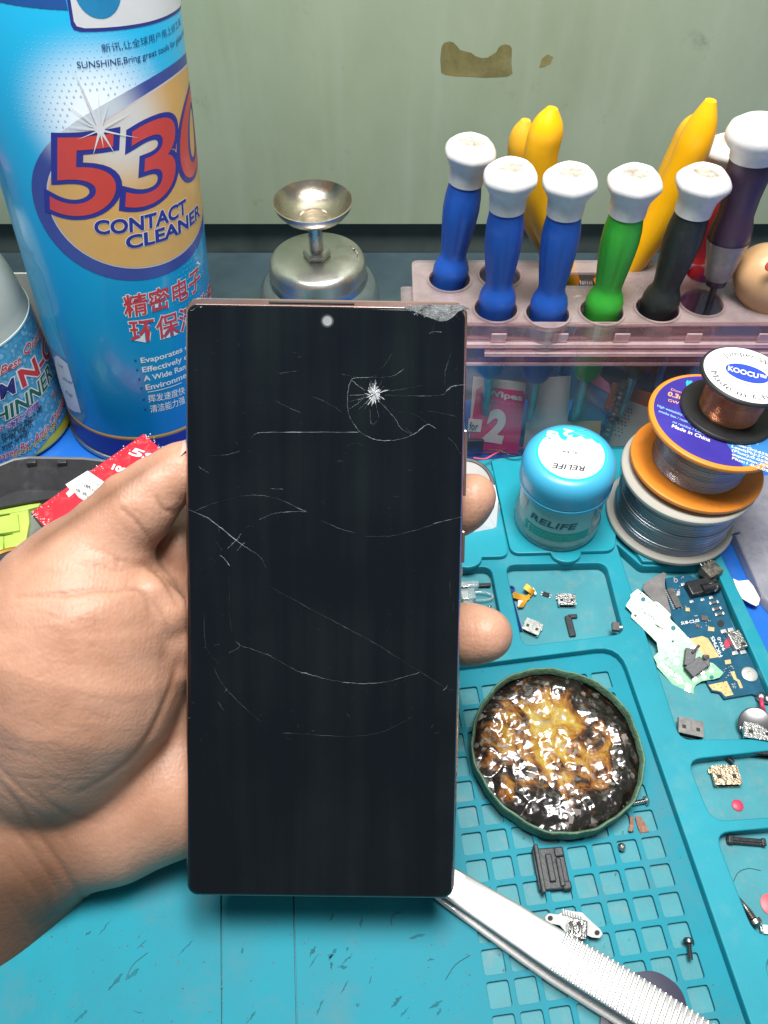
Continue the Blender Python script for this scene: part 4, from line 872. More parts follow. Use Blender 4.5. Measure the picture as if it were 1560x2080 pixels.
    for k in range(160):
        t = rng.uniform(0, 1); u, v = c8((1190+t*320, 100+rng.uniform(0, 1)*75*math.sin(math.pi*min(1, max(0, .1+t)))))[0]
        p = on(u, v, .08); s = rng.uniform(.05, .28); g.box(p, (s, s*rng.uniform(.4, 1), .1), 0, 0, ax=(X*math.cos(k)+Y*math.sin(k), Y*math.cos(k)-X*math.sin(k), Z))
    obj('glass_chips', g, CR, scr, smooth=None)['kind'] = 'stuff'
    return T
build_phone()

# ------------------------------------------------------------------ the hand that holds it: one continuous skin grown from a distance field
def build_hand():
    vx = .85
    def cp(u, v, d): return np.array([(u-780)*d/FPX, -(v-1040)*d/FPX, d])       # camera-side metres: right, up, depth (mm)
    lo = np.array([-182., -182., 196.]); hi = np.array([42., 26., 304.])
    n = ((hi-lo)/vx).astype(int)+1
    gx, gy, gz = [lo[i]+vx*np.arange(n[i]) for i in range(3)]
    BIG = 9.0
    def field(): return np.full(tuple(n), BIG, np.float32)
    def smin(a, b, k):
        h = np.clip(.5+.5*(b-a)/k, 0, 1); return b*(1-h)+a*h-k*h*(1-h)
    def capsule(Fd, p, q, ra, rb, k):
        p, q = np.asarray(p), np.asarray(q); m = max(ra, rb)+BIG+2
        a = np.maximum(((np.minimum(p, q)-m-lo)/vx).astype(int), 0); b = np.minimum(((np.maximum(p, q)+m-lo)/vx).astype(int)+2, n)
        if np.any(b <= a): return
        X, Y, Z = np.meshgrid(gx[a[0]:b[0]], gy[a[1]:b[1]], gz[a[2]:b[2]], indexing='ij')
        d = q-p; L2 = max(d@d, 1e-6); t = np.clip(((X-p[0])*d[0]+(Y-p[1])*d[1]+(Z-p[2])*d[2])/L2, 0, 1)
        dist = np.sqrt((X-p[0]-t*d[0])**2+(Y-p[1]-t*d[1])**2+(Z-p[2]-t*d[2])**2)-(ra+(rb-ra)*t)
        sl = np.s_[a[0]:b[0], a[1]:b[1], a[2]:b[2]]
        Fd[sl] = smin(Fd[sl], np.minimum(dist, BIG).astype(np.float32), k)
    def chain(Fd, pts, k):
        for (u, v, d, r), (u2, v2, d2, r2) in zip(pts[:-1], pts[1:]): capsule(Fd, cp(u, v, d), cp(u2, v2, d2), r*d/FPX, r2*d2/FPX, k)
    palm = field()
    chain(palm, [(-430, 2400, 290, 200), (-120, 1975, 262, 186), (60, 1690, 252, 163), (120, 1560, 250, 150)], 6)            # forearm, wrist
    chain(palm, [(110, 1690, 246, 128), (230, 1650, 247, 130), (345, 1592, 249, 136), (520, 1500, 262, 120)], 6)              # heel of the hand
    chain(palm, [(60, 1640, 252, 150), (320, 1380, 258, 140), (520, 1250, 266, 115)], 8)
    chain(palm, [(340, 1560, 252, 120), (370, 1400, 254, 110), (400, 1250, 256, 95), (470, 1150, 264, 85)], 8)
    chain(palm, [(300, 1400, 254, 110), (420, 1380, 262, 120), (590, 1370, 266, 90)], 8)
    then_ = field()
    chain(then_, [(40, 1600, 246, 120), (130, 1490, 235, 150), (165, 1390, 231, 186), (158, 1300, 230, 198), (172, 1250, 229, 158), (152, 1205, 229, 112)], 9)
    thumb = field()
    chain(thumb, [(160, 1185, 227, 104), (180, 1138, 225, 90), (227, 1082, 224, 77), (278, 1028, 223.5, 74)], 3)
    chain(thumb, [(278, 1030, 223.5, 72), (322, 988, 223.5, 58)], 3)
    chain(thumb, [(318, 986, 223.5, 60), (366, 955, 224, 53), (402, 932, 226, 44)], 2.5)
    web = field()
    chain(web, [(272, 1200, 221, 30), (304, 1204, 220.5, 38), (336, 1246, 222.5, 42), (352, 1305, 227.5, 43), (352, 1350, 231, 45), (338, 1410, 238, 48)], 3)
    web2 = field()
    chain(web2, [(300, 1150, 244, 50), (360, 1180, 246, 66), (400, 1260, 250, 75)], 4)
    chain(web2, [(330, 1085, 243, 52), (360, 1110, 244, 66), (430, 1070, 250, 66)], 4)
    idx = field()
    chain(idx, [(300, 1150, 250, 72), (440, 1130, 253, 74), (650, 1075, 255, 66), (850, 1030, 248, 58), (930, 1022, 236, 54)], 5)
    chain(idx, [(930, 1016, 236, 52), (962, 1008, 231, 46)], 3); chain(idx, [(925, 1040, 236, 52), (940, 1030, 233, 52)], 3)
    mid = field(); chain(mid, [(440, 1240, 258, 76), (680, 1180, 258, 68), (850, 1165, 252, 58), (890, 1160, 246, 50)], 5)
    ring = field(); chain(ring, [(470, 1340, 257, 76), (700, 1295, 256, 68), (880, 1288, 247, 60), (950, 1288, 238, 56), (988, 1289, 234, 53)], 5)
    pin = field(); chain(pin, [(420, 1480, 255, 66), (640, 1450, 256, 56), (790, 1430, 251, 48), (840, 1425, 246, 42)], 5)
    Fd = smin(palm, then_, 3.0)
    Fd = smin(Fd, web2, 3.0); Fd = smin(Fd, web, 1.3)
    Fd = smin(Fd, idx, 3.5); Fd = smin(Fd, mid, 2.2); Fd = smin(Fd, ring, 2.2); Fd = smin(Fd, pin, 2.5)
    tt = smin(then_, thumb, 8.0); Fd = np.where(tt < Fd, smin(Fd, tt, 1.8), smin(Fd, tt, 1.8))
    # surface nets
    s = Fd < 0; c = s[:-1, :-1, :-1].astype(np.int8)
    cnt = sum(s[i:n[0]-1+i, j:n[1]-1+j, k:n[2]-1+k].astype(np.int8) for i in (0, 1) for j in (0, 1) for k in (0, 1))
    act = (cnt > 0) & (cnt < 8); idxs = np.argwhere(act); vid = np.full(act.shape, -1, np.int32); vid[act] = np.arange(len(idxs))
    acc = np.zeros((len(idxs), 3)); num = np.zeros(len(idxs)); I = idxs
    cor = [(i, j, k) for i in (0, 1) for j in (0, 1) for k in (0, 1)]
    for a in range(8):
        for b in range(a+1, 8):
            if sum(abs(cor[a][m]-cor[b][m]) for m in range(3)) != 1: continue
            fa = Fd[I[:, 0]+cor[a][0], I[:, 1]+cor[a][1], I[:, 2]+cor[a][2]]; fb = Fd[I[:, 0]+cor[b][0], I[:, 1]+cor[b][1], I[:, 2]+cor[b][2]]
            ok = (fa < 0) != (fb < 0); t = np.where(ok, fa/np.where(ok, fa-fb, 1), 0)
            P = np.array(cor[a])+t[:, None]*(np.array(cor[b])-np.array(cor[a])); acc[ok] += P[ok]; num[ok] += 1
    V = lo+vx*(I+acc/num[:, None])
    F = []
    for ax in range(3):
        o1, o2 = [(1, 2), (2, 0), (0, 1)][ax]
        e = np.zeros(3, int); e[ax] = 1
        A = s[tuple(slice(0, n[m]-1 if m == ax else n[m]) for m in range(3))]; B = s[tuple(slice(1, n[m]) if m == ax else slice(0, n[m]) for m in range(3))]
        E = np.argwhere(A != B)
        E = E[(E[:, o1] > 0) & (E[:, o2] > 0) & (E[:, o1] < n[o1]-1) & (E[:, o2] < n[o2]-1)]
        u1 = np.zeros(3, int); u1[o1] = 1; u2 = np.zeros(3, int); u2[o2] = 1
        q = [vid[tuple((E-u1-u2).T)], vid[tuple((E-u2).T)], vid[tuple(E.T)], vid[tuple((E-u1).T)]]
        fl = A[tuple(E.T)]
        quad = np.stack(q, 1); quad[~fl] = quad[~fl][:, ::-1]; F.append(quad)
    F = np.concatenate(F); F = F[(F >= 0).all(1)]
    # relax a little, then press the skin creases into it
    nb = [np.concatenate([F[:, i] for i in range(4)]), np.concatenate([F[:, (i+1) % 4] for i in range(4)])]
    def avg(Q):
        a = np.zeros_like(Q); m = np.zeros(len(Q)); np.add.at(a, nb[0], Q[nb[1]]); np.add.at(a, nb[1], Q[nb[0]]); np.add.at(m, nb[0], 1); np.add.at(m, nb[1], 1); return a/np.maximum(m, 1)[:, None]
    for _ in range(3): V = V+.5*(avg(V)-V); V = V-.52*(avg(V)-V)*.5
    def normals(V):
        fn = np.cross(V[F[:, 2]]-V[F[:, 0]], V[F[:, 3]]-V[F[:, 1]]); N = np.zeros_like(V)
        for i in range(4): np.add.at(N, F[:, i], fn)
        return N/np.maximum(np.linalg.norm(N, axis=1), 1e-9)[:, None]
    N = normals(V)
    U = 780+FPX*V[:, 0]/V[:, 2]; Vv = 1040-FPX*V[:, 1]/V[:, 2]
    front = np.clip(-(N*V).sum(1)/np.linalg.norm(V, axis=1), 0, 1)
    crease = np.zeros(len(V)); deep = np.zeros(len(V))
    def press(pts, wd, dp, taper=True):
        P = np.array([p[:2] for p in spline([np.array([*p, 0.]) for p in pts], 6)]) if len(pts) > 2 else np.array([np.asarray(pts[0])+(np.asarray(pts[1])-np.asarray(pts[0]))*k/10. for k in range(11)])
        m = len(P)-1
        for i in range(m):
            a, b = P[i], P[i+1]; d = b-a; near = (np.abs(U-(a[0]+b[0])/2) < 4*wd+abs(d[0])) & (np.abs(Vv-(a[1]+b[1])/2) < 4*wd+abs(d[1])) & (front > .05)
            ix = np.where(near)[0]; t = np.clip(((U[ix]-a[0])*d[0]+(Vv[ix]-a[1])*d[1])/max(d@d, 1e-6), 0, 1)
            ds = np.hypot(U[ix]-a[0]-t*d[0], Vv[ix]-a[1]-t*d[1]); g = (i+t)/m; w_ = np.sin(np.pi*np.clip(g, .06, .94))**.6 if taper else 1
            val = dp*w_*np.exp(-(ds/wd)**2); deep[ix] = np.maximum(deep[ix], val); crease[ix] = np.maximum(crease[ix], w_*np.exp(-(ds/(wd*.8))**2)*min(1, dp/.8))
    # thumb joint creases
    press([(240, 1028), (268, 1050), (292, 1078), (306, 1100)], 5, .9); press([(318, 1008), (326, 1024), (336, 1036), (352, 1042)], 5, .9); press([(262, 1020), (300, 1062)], 5, .35)
    press([(142, 1134), (175, 1143), (205, 1150), (240, 1160), (268, 1148)], 4, .5); press([(210, 1120), (240, 1136), (268, 1146)], 4, .5)
    # folds at the root of the thumb and index
    press([(30, 1212), (80, 1210), (140, 1206), (200, 1198), (246, 1200), (262, 1180)], 5, .8); press([(70, 1160), (130, 1158)], 4, .3); press([(236, 1128), (240, 1140), (238, 1152)], 4, .8)
    press([(243, 1200), (262, 1196), (285, 1200), (300, 1220), (306, 1250)], 5, .9); press([(255, 1190), (300, 1215), (330, 1250), (345, 1300)], 5, .35); press([(268, 1148), (300, 1150), (335, 1180), (360, 1230)], 6, .9)
    # life line and heel lines
    press([(364, 1330), (352, 1380), (330, 1440), (300, 1500), (262, 1545), (215, 1580), (165, 1608)], 7, .9); press([(205, 1668), (150, 1660), (100, 1632), (60, 1596)], 6, .6); press([(180, 1700), (235, 1640), (280, 1575)], 5, .3)
    press([(270, 1560), (262, 1600)], 4, .25); press([(366, 1440), (340, 1520), (300, 1600), (240, 1660)], 6, .22)
    # wrist creases
    press([(0, 1590), (40, 1640), (80, 1700), (120, 1760), (160, 1815), (180, 1836)], 7, 1.0); press([(0, 1650), (50, 1710), (95, 1780), (130, 1838)], 6, .8); press([(0, 1720), (60, 1800), (100, 1862)], 6, .5); press([(60, 1640), (120, 1690), (140, 1740)], 5, .35)
    press([(0, 1800), (45, 1870), (66, 1910)], 6, .4); press([(0, 1560), (50, 1610), (110, 1650)], 5, .5)
    # fine dry lines over the ball of the thumb and the wrist
    for k in range(34):
        v0 = rng.uniform(1225, 1590); u0 = rng.uniform(-20, 150); l = rng.uniform(50, 170); a = rng.normal(.08, .14)
        press([(u0, v0), (u0+l*.5*math.cos(a), v0+l*.5*math.sin(a)+rng.normal(0, 4)), (u0+l*math.cos(a), v0+l*math.sin(a))], 2.8, rng.uniform(.10, .26))
    for k in range(40):
        u0, v0 = rng.uniform(-10, 120), rng.uniform(1600, 1920); a = rng.choice([.95, -.5, .25])+rng.normal(0, .15); l = rng.uniform(25, 90)
        press([(u0, v0), (u0+l*math.cos(a), v0+l*math.sin(a))], 2.8, rng.uniform(.10, .30))
    for k in range(16):
        t = rng.uniform(0, 1); u0, v0 = 150+t*170, 1130-t*130; a = rng.normal(.75, .25); l = rng.uniform(18, 50)
        press([(u0, v0), (u0+l*math.cos(a), v0+l*math.sin(a))], 2.6, rng.uniform(.08, .2))
    for u_, a_, b_ in ((962, 1244, 1334), (985, 1252, 1326), (952, 972, 1064), (974, 982, 1050)): press([(u_, a_), (u_+3, (a_+b_)/2), (u_, b_)], 3.0, .22)
    V = V-N*deep[:, None]*.62
    Wd = _C+V[:, :1]*_rt+V[:, 1:2]*_up+V[:, 2:]*_fw
    org = pd(60, 1668, 252)
    me = bpy.data.meshes.new('person_hand'); me.from_pydata(((Wd-org)/1000).tolist(), [], F.tolist()); me.update(); me.shade_smooth()
    at = me.attributes.new('crease', 'FLOAT', 'POINT'); at.data.foreach_set('value', crease.astype(np.float32))
    # shade over the wrist and forearm put into the skin colour; thumb's edge browner
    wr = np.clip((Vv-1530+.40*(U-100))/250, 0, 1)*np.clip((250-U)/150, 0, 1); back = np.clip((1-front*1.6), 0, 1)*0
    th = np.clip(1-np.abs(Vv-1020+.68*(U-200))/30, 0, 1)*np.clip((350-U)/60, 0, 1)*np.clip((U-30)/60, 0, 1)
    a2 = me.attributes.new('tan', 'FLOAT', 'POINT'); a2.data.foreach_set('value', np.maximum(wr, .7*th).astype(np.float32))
    m = bpy.data.materials.new('skin'); m.use_nodes = True; nt = m.node_tree; L = nt.links.new; b = nt.nodes['Principled BSDF']
    tc = NN(nt, 'ShaderNodeTexCoord'); nz = NN(nt, 'ShaderNodeTexNoise'); nz.inputs['Scale'].default_value = 55; nz.inputs['Detail'].default_value = 7; nz.inputs['Roughness'].default_value = .6; L(tc.outputs['Object'], nz.inputs['Vector'])
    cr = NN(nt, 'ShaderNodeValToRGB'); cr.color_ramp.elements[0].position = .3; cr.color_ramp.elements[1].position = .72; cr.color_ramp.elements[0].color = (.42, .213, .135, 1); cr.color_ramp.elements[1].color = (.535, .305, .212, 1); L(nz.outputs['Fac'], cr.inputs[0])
    f2 = NN(nt, 'ShaderNodeAttribute', attribute_name='tan'); mx = NN(nt, 'ShaderNodeMix', data_type='RGBA'); L(f2.outputs['Fac'], mx.inputs['Factor']); L(cr.outputs[0], mx.inputs['A']); mx.inputs['B'].default_value = (.150, .070, .038, 1)  # mixes in the painted wrist shade and the browner thumb edge
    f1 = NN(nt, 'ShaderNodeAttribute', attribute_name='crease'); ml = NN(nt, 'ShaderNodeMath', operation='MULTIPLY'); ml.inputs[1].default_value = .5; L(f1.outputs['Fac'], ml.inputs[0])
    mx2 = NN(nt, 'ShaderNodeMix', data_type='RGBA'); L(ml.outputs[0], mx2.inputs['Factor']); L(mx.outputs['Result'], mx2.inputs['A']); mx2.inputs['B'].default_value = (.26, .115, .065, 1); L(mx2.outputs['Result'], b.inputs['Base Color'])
    b.inputs['Roughness'].default_value = .48; b.inputs['Specular IOR Level'].default_value = .42
    b.inputs['Subsurface Weight'].default_value = .35; b.inputs['Subsurface Radius'].default_value = (.0045, .0016, .0008); b.inputs['Subsurface Scale'].default_value = 1
    vo = NN(nt, 'ShaderNodeTexVoronoi'); vo.inputs['Scale'].default_value = 900; L(tc.outputs['Object'], vo.inputs['Vector'])
    n3 = NN(nt, 'ShaderNodeTexNoise'); n3.inputs['Scale'].default_value = 420; n3.inputs['Detail'].default_value = 6; L(tc.outputs['Object'], n3.inputs['Vector'])
    wv = NN(nt, 'ShaderNodeTexWave', wave_type='BANDS'); wv.inputs['Scale'].default_value = 260; wv.inputs['Distortion'].default_value = 22; wv.inputs['Detail'].default_value = 1; wv.inputs['Detail Scale'].default_value = .25; L(tc.outputs['Object'], wv.inputs['Vector'])
    ad = NN(nt, 'ShaderNodeMath', operation='MULTIPLY_ADD'); L(vo.outputs['Distance'], ad.inputs[0]); ad.inputs[1].default_value = .5; L(n3.outputs['Fac'], ad.inputs[2])
    ad2 = NN(nt, 'ShaderNodeMath', operation='MULTIPLY_ADD'); L(wv.outputs['Fac'], ad2.inputs[0]); ad2.inputs[1].default_value = .09; L(ad.outputs[0], ad2.inputs[2])
    bp = NN(nt, 'ShaderNodeBump'); bp.inputs['Strength'].default_value = .26; bp.inputs['Distance'].default_value = .0006; L(ad2.outputs[0], bp.inputs['Height']); L(bp.outputs['Normal'], b.inputs['Normal'])
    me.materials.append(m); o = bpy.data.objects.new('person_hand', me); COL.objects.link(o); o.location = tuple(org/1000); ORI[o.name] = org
    tag(o, 'bare brown left hand holding the cracked black phone from behind, thumb along its edge', 'hand')
    # nail of the thumb, just showing at the phone's edge
    c = pd(352, 918, 219.5); ng = G(); ax3 = (nrm(pd(372, 902, 221)-pd(340, 926, 220)), None, None)
    t = nrm(pd(372, 902, 221)-pd(336, 926, 221)); nn = nrm(_C-c)*.55+nrm(_up-.5*_rt)*.8; nn = nrm(nn-np.dot(nn, t)*t); bb = np.cross(nn, t)
    V2 = []; F2 = []
    for i in range(9):
        for j in range(7):
            x = (i/8-.5)*8.5; y = (j/6-.5)*7.0*(1 if i < 7 else .85); V2.append(c+t*x+bb*y+nn*(.9-.035*y*y)-nn*.9)
    for i in range(8):
        for j in range(6): a = i*7+j; F2.append((a, a+7, a+8, a+1))
    nail = obj('thumbnail', G().add(V2, F2), M('nail', (.62, .40, .33, 1), .25, var=.05), o)
build_hand()

# ------------------------------------------------------------------ flux dish
def build_dish():
    c = px(1124, 1532, 1.4); c[2] = 1.4; r = 29.3
    T = thing('flux_dish', c, 'round green rimmed tin lid full of burnt amber flux on the mat grid', 'dish')
    wob = lambda t, h: 1+.008*math.sin(5*t+1)+.006*math.sin(11*t)+.004*math.sin(23*t+2)
    GR = M('green_worn_rim', (.10, .20, .125, 1), .6, var=.35, scale=160, bump=.9, bscale=900, dirt=(.02, .03, .02, 1), dscale=190, damt=.85)
    obj('tin_lid', G().lathe(c, (0, 0, 1), [(r-2, 0), (r-.6, .4), (r-.2, 2), (r-.1, 7.0), (r, 7.8), (r-.3, 8.3), (r-.7, 8.3), (r-1.1, 7.6), (r-1.3, 5)], 160, True, False, squash=wob), GR, T, smooth=50)
    n = 210; V = []; F = []; rr = r-1.1
    def hgt(x, y):
        p = Vector((x*.085, y*.085, 3.1)); a = mnoise.fractal(p, 1.0, 2.1, 3); q = Vector((x*.20, y*.20, 9.2)); b = mnoise.turbulence(q, 3, False); rad = math.hypot(x, y)/rr
        v = mnoise.voronoi(Vector((x*.15, y*.15, 1.7)))[0]; cell = min(.6, v[1]-v[0])
        h = 5.6+1.4*a+.38*b*(1 if rad > .55 else .65)+1.1*cell+1.0*math.exp(-(((x+4)/9)**2+((y-6)/7)**2))
        return h-1.9*max(0, (rad-.80)/.20)**1.3
    ids = {}
    for i in range(n+1):
        for j in range(n+1):
            x, y = (i/n*2-1)*rr, (j/n*2-1)*rr
            if x*x+y*y > rr*rr*1.005: continue
            ids[(i, j)] = len(V); V.append(c+np.array([x, y, hgt(x, y)]))
    for i in range(n):
        for j in range(n):
            q = [(i, j), (i+1, j), (i+1, j+1), (i, j+1)]
            if all(k in ids for k in q): F.append(tuple(ids[k] for k in q))
    m = bpy.data.materials.new('burnt_flux'); m.use_nodes = True; nt = m.node_tree; L = nt.links.new; b = nt.nodes['Principled BSDF']
    tc = NN(nt, 'ShaderNodeTexCoord')
    n1 = NN(nt, 'ShaderNodeTexNoise'); n1.inputs['Scale'].default_value = 95; n1.inputs['Detail'].default_value = 7; n1.inputs['Roughness'].default_value = .62; n1.inputs['Distortion'].default_value = 1.2; L(tc.outputs['Object'], n1.inputs['Vector'])
    # amber in the middle, char toward the rim
    vm = NN(nt, 'ShaderNodeVectorMath', operation='DISTANCE'); vm.inputs[1].default_value = (-.003, .003, .006); L(tc.outputs['Object'], vm.inputs[0])
    mr = NN(nt, 'ShaderNodeMapRange'); mr.inputs['From Min'].default_value = .004; mr.inputs['From Max'].default_value = .028; mr.inputs['To Min'].default_value = .19; mr.inputs['To Max'].default_value = -.17; L(vm.outputs['Value'], mr.inputs['Value'])
    ad = NN(nt, 'ShaderNodeMath', operation='ADD'); L(n1.outputs['Fac'], ad.inputs[0]); L(mr.outputs['Result'], ad.inputs[1])
    rp = NN(nt, 'ShaderNodeValToRGB'); e = rp.color_ramp.elements; e[0].position = .40; e[0].color = (.010, .007, .006, 1); e[1].position = .80; e[1].color = (.46, .36, .09, 1)
    for p, cl in ((.48, (.035, .018, .010, 1)), (.54, (.20, .07, .012, 1)), (.60, (.33, .15, .02, 1)), (.70, (.44, .30, .05, 1))): q = e.new(p); q.color = cl
    L(ad.outputs[0], rp.inputs[0])
    # crystalline grey grit
    vo = NN(nt, 'ShaderNodeTexVoronoi'); vo.inputs['Scale'].default_value = 520; vo.inputs['Randomness'].default_value = 1; L(tc.outputs['Object'], vo.inputs['Vector'])
    n4 = NN(nt, 'ShaderNodeTexNoise'); n4.inputs['Scale'].default_value = 150; n4.inputs['Detail'].default_value = 5; L(tc.outputs['Object'], n4.inputs['Vector'])
    sp = NN(nt, 'ShaderNodeSeparateColor'); L(vo.outputs['Color'], sp.inputs[0])
    gm = NN(nt, 'ShaderNodeMath', operation='MULTIPLY'); L(sp.outputs[0], gm.inputs[0]); L(n4.outputs['Fac'], gm.inputs[1])
    gt = NN(nt, 'ShaderNodeMapRange'); gt.inputs['From Min'].default_value = .44; gt.inputs['From Max'].default_value = .56; gt.inputs['To Max'].default_value = .6; L(gm.outputs[0], gt.inputs['Value'])
    mx = NN(nt, 'ShaderNodeMix', data_type='RGBA'); L(gt.outputs['Result'], mx.inputs['Factor']); L(rp.outputs[0], mx.inputs['A']); mx.inputs['B'].default_value = (.34, .31, .29, 1); L(mx.outputs['Result'], b.inputs['Base Color'])
    b.inputs['Roughness'].default_value = .24; b.inputs['Coat Weight'].default_value = 1; b.inputs['Coat Roughness'].default_value = .10; b.inputs['Specular IOR Level'].default_value = .7
    n5 = NN(nt, 'ShaderNodeTexNoise'); n5.inputs['Scale'].default_value = 75; n5.inputs['Detail'].default_value = 2.5; n5.inputs['Distortion'].default_value = .8; L(tc.outputs['Object'], n5.inputs['Vector'])
    bp = NN(nt, 'ShaderNodeBump'); bp.inputs['Strength'].default_value = .35; bp.inputs['Distance'].default_value = .0012; L(n5.outputs['Fac'], bp.inputs['Height']); L(bp.outputs['Normal'], b.inputs['Normal']); L(bp.outputs['Normal'], b.inputs['Coat Normal'])
    obj('burnt_flux', G().add(V, F), m, T, smooth=180)
build_dish()

# ------------------------------------------------------------------ paste jar
def build_jar():
    base = px(1129, 1053, 7.3); base[2] = 7.3; ax = nrm(pY(1162, 918, base[1]-2.0)-base); H = np.linalg.norm(pY(1162, 918, base[1]-2.0)-base); H = 43.0
    ax = nrm([-.03, -.015, 1]); r = 17.6
    T = thing('paste_jar', base, 'small clear plastic jar of paste with a rounded sky blue lid and round white label', 'jar')
    cy = Cyl(base, ax, r)
    obj('jar_body', G().lathe(base, ax, [(r-2.5, 0), (r-.6, .5), (r, 2), (r, 6), (r-.7, 7.2), (r-.7, 27), (r-1.5, 30)], 80, True, False), CLEAR('jar_plastic', (.78, .92, .94, 1), .45, .12, .30, (.45, .70, .73, 1), .3), T)
    obj('paste', G().lathe(base, ax, [(r-3.5, 1.5), (r-2.6, 2.5), (r-2.6, 16), (.01, 16.5)], 64), M('grey_green_paste', S(92, 160, 158), .5, var=.15), T)
    c2 = Cyl(base, ax, r-.7)
    lidm = M('sky_blue_lid', S(66, 168, 206), .36, var=.04, scale=50, bump=.04, bscale=400, coat=.1)
    z = 27.0; R2 = 18.0
    obj('lid', G().lathe(base, ax, [(R2-2.2, z-1.5), (R2-.5, z-1.5), (R2+.1, z-.9), (R2+.15, z+.6), (R2-.25, z+1.0), (R2, z+1.5), (R2, z+8.0), (R2-.5, z+10.6), (R2-1.8, z+12.8), (R2-3.6, z+13.8), (R2-5, z+14.0), (.01, z+14.0)], 96), lidm, T)
    obj('inner_collar', G().lathe(base, ax, [(r-1.4, z-4.5), (r-.9, z-4), (r-.9, z-1.5)], 64, False, False), M('blue_collar', S(34, 104, 150), .4), T)
    top = base+ax*(z+14.0); ex = nrm(np.array([.97, -.16, 0])); ex = nrm(ex-np.dot(ex, ax)*ax); ey = np.cross(ax, ex)
    def dsc(rad, off, dx=0, dy=0, n=64): return G().add([top+ax*off+ex*(dx+rad*math.cos(t))+ey*(dy+rad*math.sin(t)) for t in np.linspace(0, 2*math.pi, n+1)[:-1]], [tuple(range(n))])
    lab = obj('lid_label', dsc(13.4, .06), M('label_cyan', S(40, 222, 214), .35, var=.04), T)
    P = arc((0, 0), 12.4, R(148), R(392), 60)
    top_edge = [(9.5, 6.6), (7.5, 8.6), (5.0, 8.2), (3.4, 9.8), (1.5, 8.4), (-1.2, 8.8), (-2.4, 6.4), (-4.2, 7.2), (-5.2, 9.2), (-7.0, 8.8), (-8.2, 6.0), (-9.6, 7.4)]
    pts = [(p[0], p[1]) for p in P]+top_edge
    obj('lid_label_white', G().add([top+ax*.1+ex*x+ey*y for x, y in pts], tri(pts)), M('label_gloss_white', (.82, .82, .82, 1), .35, var=.02), T)
    def topt(t, cx_, cy_, wd, ht, rot, mat, **k):
        V, F = uvtext(t, **k); co, si = math.cos(rot), math.sin(rot)
        obj('lettering', G().add([top+ax*.16+ex*(cx_+((x-.5)*wd)*co-((y-.5)*ht)*si)+ey*(cy_+((x-.5)*wd)*si+((y-.5)*ht)*co) for x, y in V], F), mat, lab)
    topt('RELIFE', -.6, -7.0, 11.5, 2.6, R(180), BLACKI, bold=.02, shear=.2); topt('RL-404', -.6, .6, 5.2, 1.3, R(180), BLACKI, bold=.012)
    topt('solder paste', 0, -2.4, 14, 1.6, R(180), M('pale_mint_print', S(176, 232, 218), .5), bold=.01)
    wh = M('label_white_swirl', S(205, 250, 246), .4)
    for t, x, y, w_ in (('3', -7.6, 8.8, 3.4), ('2', -1.6, 10.4, 3.2)): topt(t, x, y, w_, 3.6, R(170), wh, bold=.05)
    for k in range(5):
        pts2 = [top+ax*.14+ex*(x)+ey*(9.6+k*.7+.6*math.sin(x*.7+k)) for x in np.linspace(-2+k, 8-k*.6, 12)]; obj('scuff', G().tube(pts2, .12, 5), M('scuff_teal', S(110, 190, 185), .6), T)
    # wrap label on the jar
    q = [c2.hit(*p) for p in ((1088, 1012), (1185, 1032))]
    def wrap(h0, h1, s0, s1, off): return cy.polysh([(s0, h0), (s1, h0), (s1, h1), (s0, h1)], off)
    wl_ = obj('wrap_label', wrap(12.5, 25, -13, 16, -.55), M('wrap_label_grey', S(150, 196, 196), .5, var=.06), T)
    obj('wrap_label_green', wrap(3.5, 12.5, -13, 16, -.5), M('wrap_label_green', S(52, 160, 150), .5, var=.1), T)
    V, F = uvtext('RELIFE', bold=.02, shear=.15); obj('lettering', cy.put(np.array([(-10.5+x*19, 15.5+y*3.8) for x, y in V]), F, -.4), M('label_dark_teal', S(40, 84, 96), .45), wl_)
    for k in range(5):
        V, F = uvtext(['Solder paste for repair', 'low temperature  183C', 'net weight 40g', 'no clean, lead free', 'keep cool and sealed'][k], bold=.0); obj('lettering', cy.put(np.array([(-9+x*19, 10.6-k*1.6+y*.75) for x, y in V]), F, -.4), M('label_pale_green', S(120, 205, 192), .5), wl_)
    g = G()
    for k in range(4): w_ = cy.polysh(arc((-10.6, 10.9-k*1.6), .4, 0, 2*math.pi, 8)[:-1], -.4); g.add(w_.v, w_.f)
    obj('bullet', g, WHITE, T)
build_jar()

# ------------------------------------------------------------------ stack of reels
def reel(name, ctr, ax, rf, rc, h, tf, flange_m, wire_m, label, wire_r, cat='reel', rtop=None):
    T = thing(name, ctr, label, cat, 'reels stacked on the mat corner'); ctr = np.asarray(ctr, float); rt_ = rtop or rf
    fl = lambda z, r_: G().lathe(ctr+nrm(ax)*z, ax, [(4, 0), (r_-.5, 0), (r_, .4), (r_+.1, tf/2), (r_, tf-.4), (r_-.5, tf), (4, tf)], 96, False, False)
    obj('flange', fl(0, rf), flange_m, T); obj('flange', fl(h-tf, rt_), flange_m, T)
    prof = []; z = tf; k = 0; rr = rc
    while z < h-tf:
        for q in range(5): a = math.pi*q/4; prof.append((rr+wire_r*math.sin(a)-(wire_r*.3), z+wire_r*(1-math.cos(a))))
        z += 2*wire_r; k += 1; rr = rc+(.12*wire_r*rng.normal())+(.5*wire_r*math.sin(k*.9) if wire_r > .3 else .35*wire_r*math.sin(k*.55))
    obj('wound_wire', G().lathe(ctr, ax, prof, 96, False, False, squash=lambda t, hh: 1+.0025*math.sin(2*t+hh*.25)), wire_m, T, smooth=55)
    return T
SOLD = M('solder_wire', (.36, .38, .42, 1), .3, 1, var=.06, scale=30, rvar=.2)
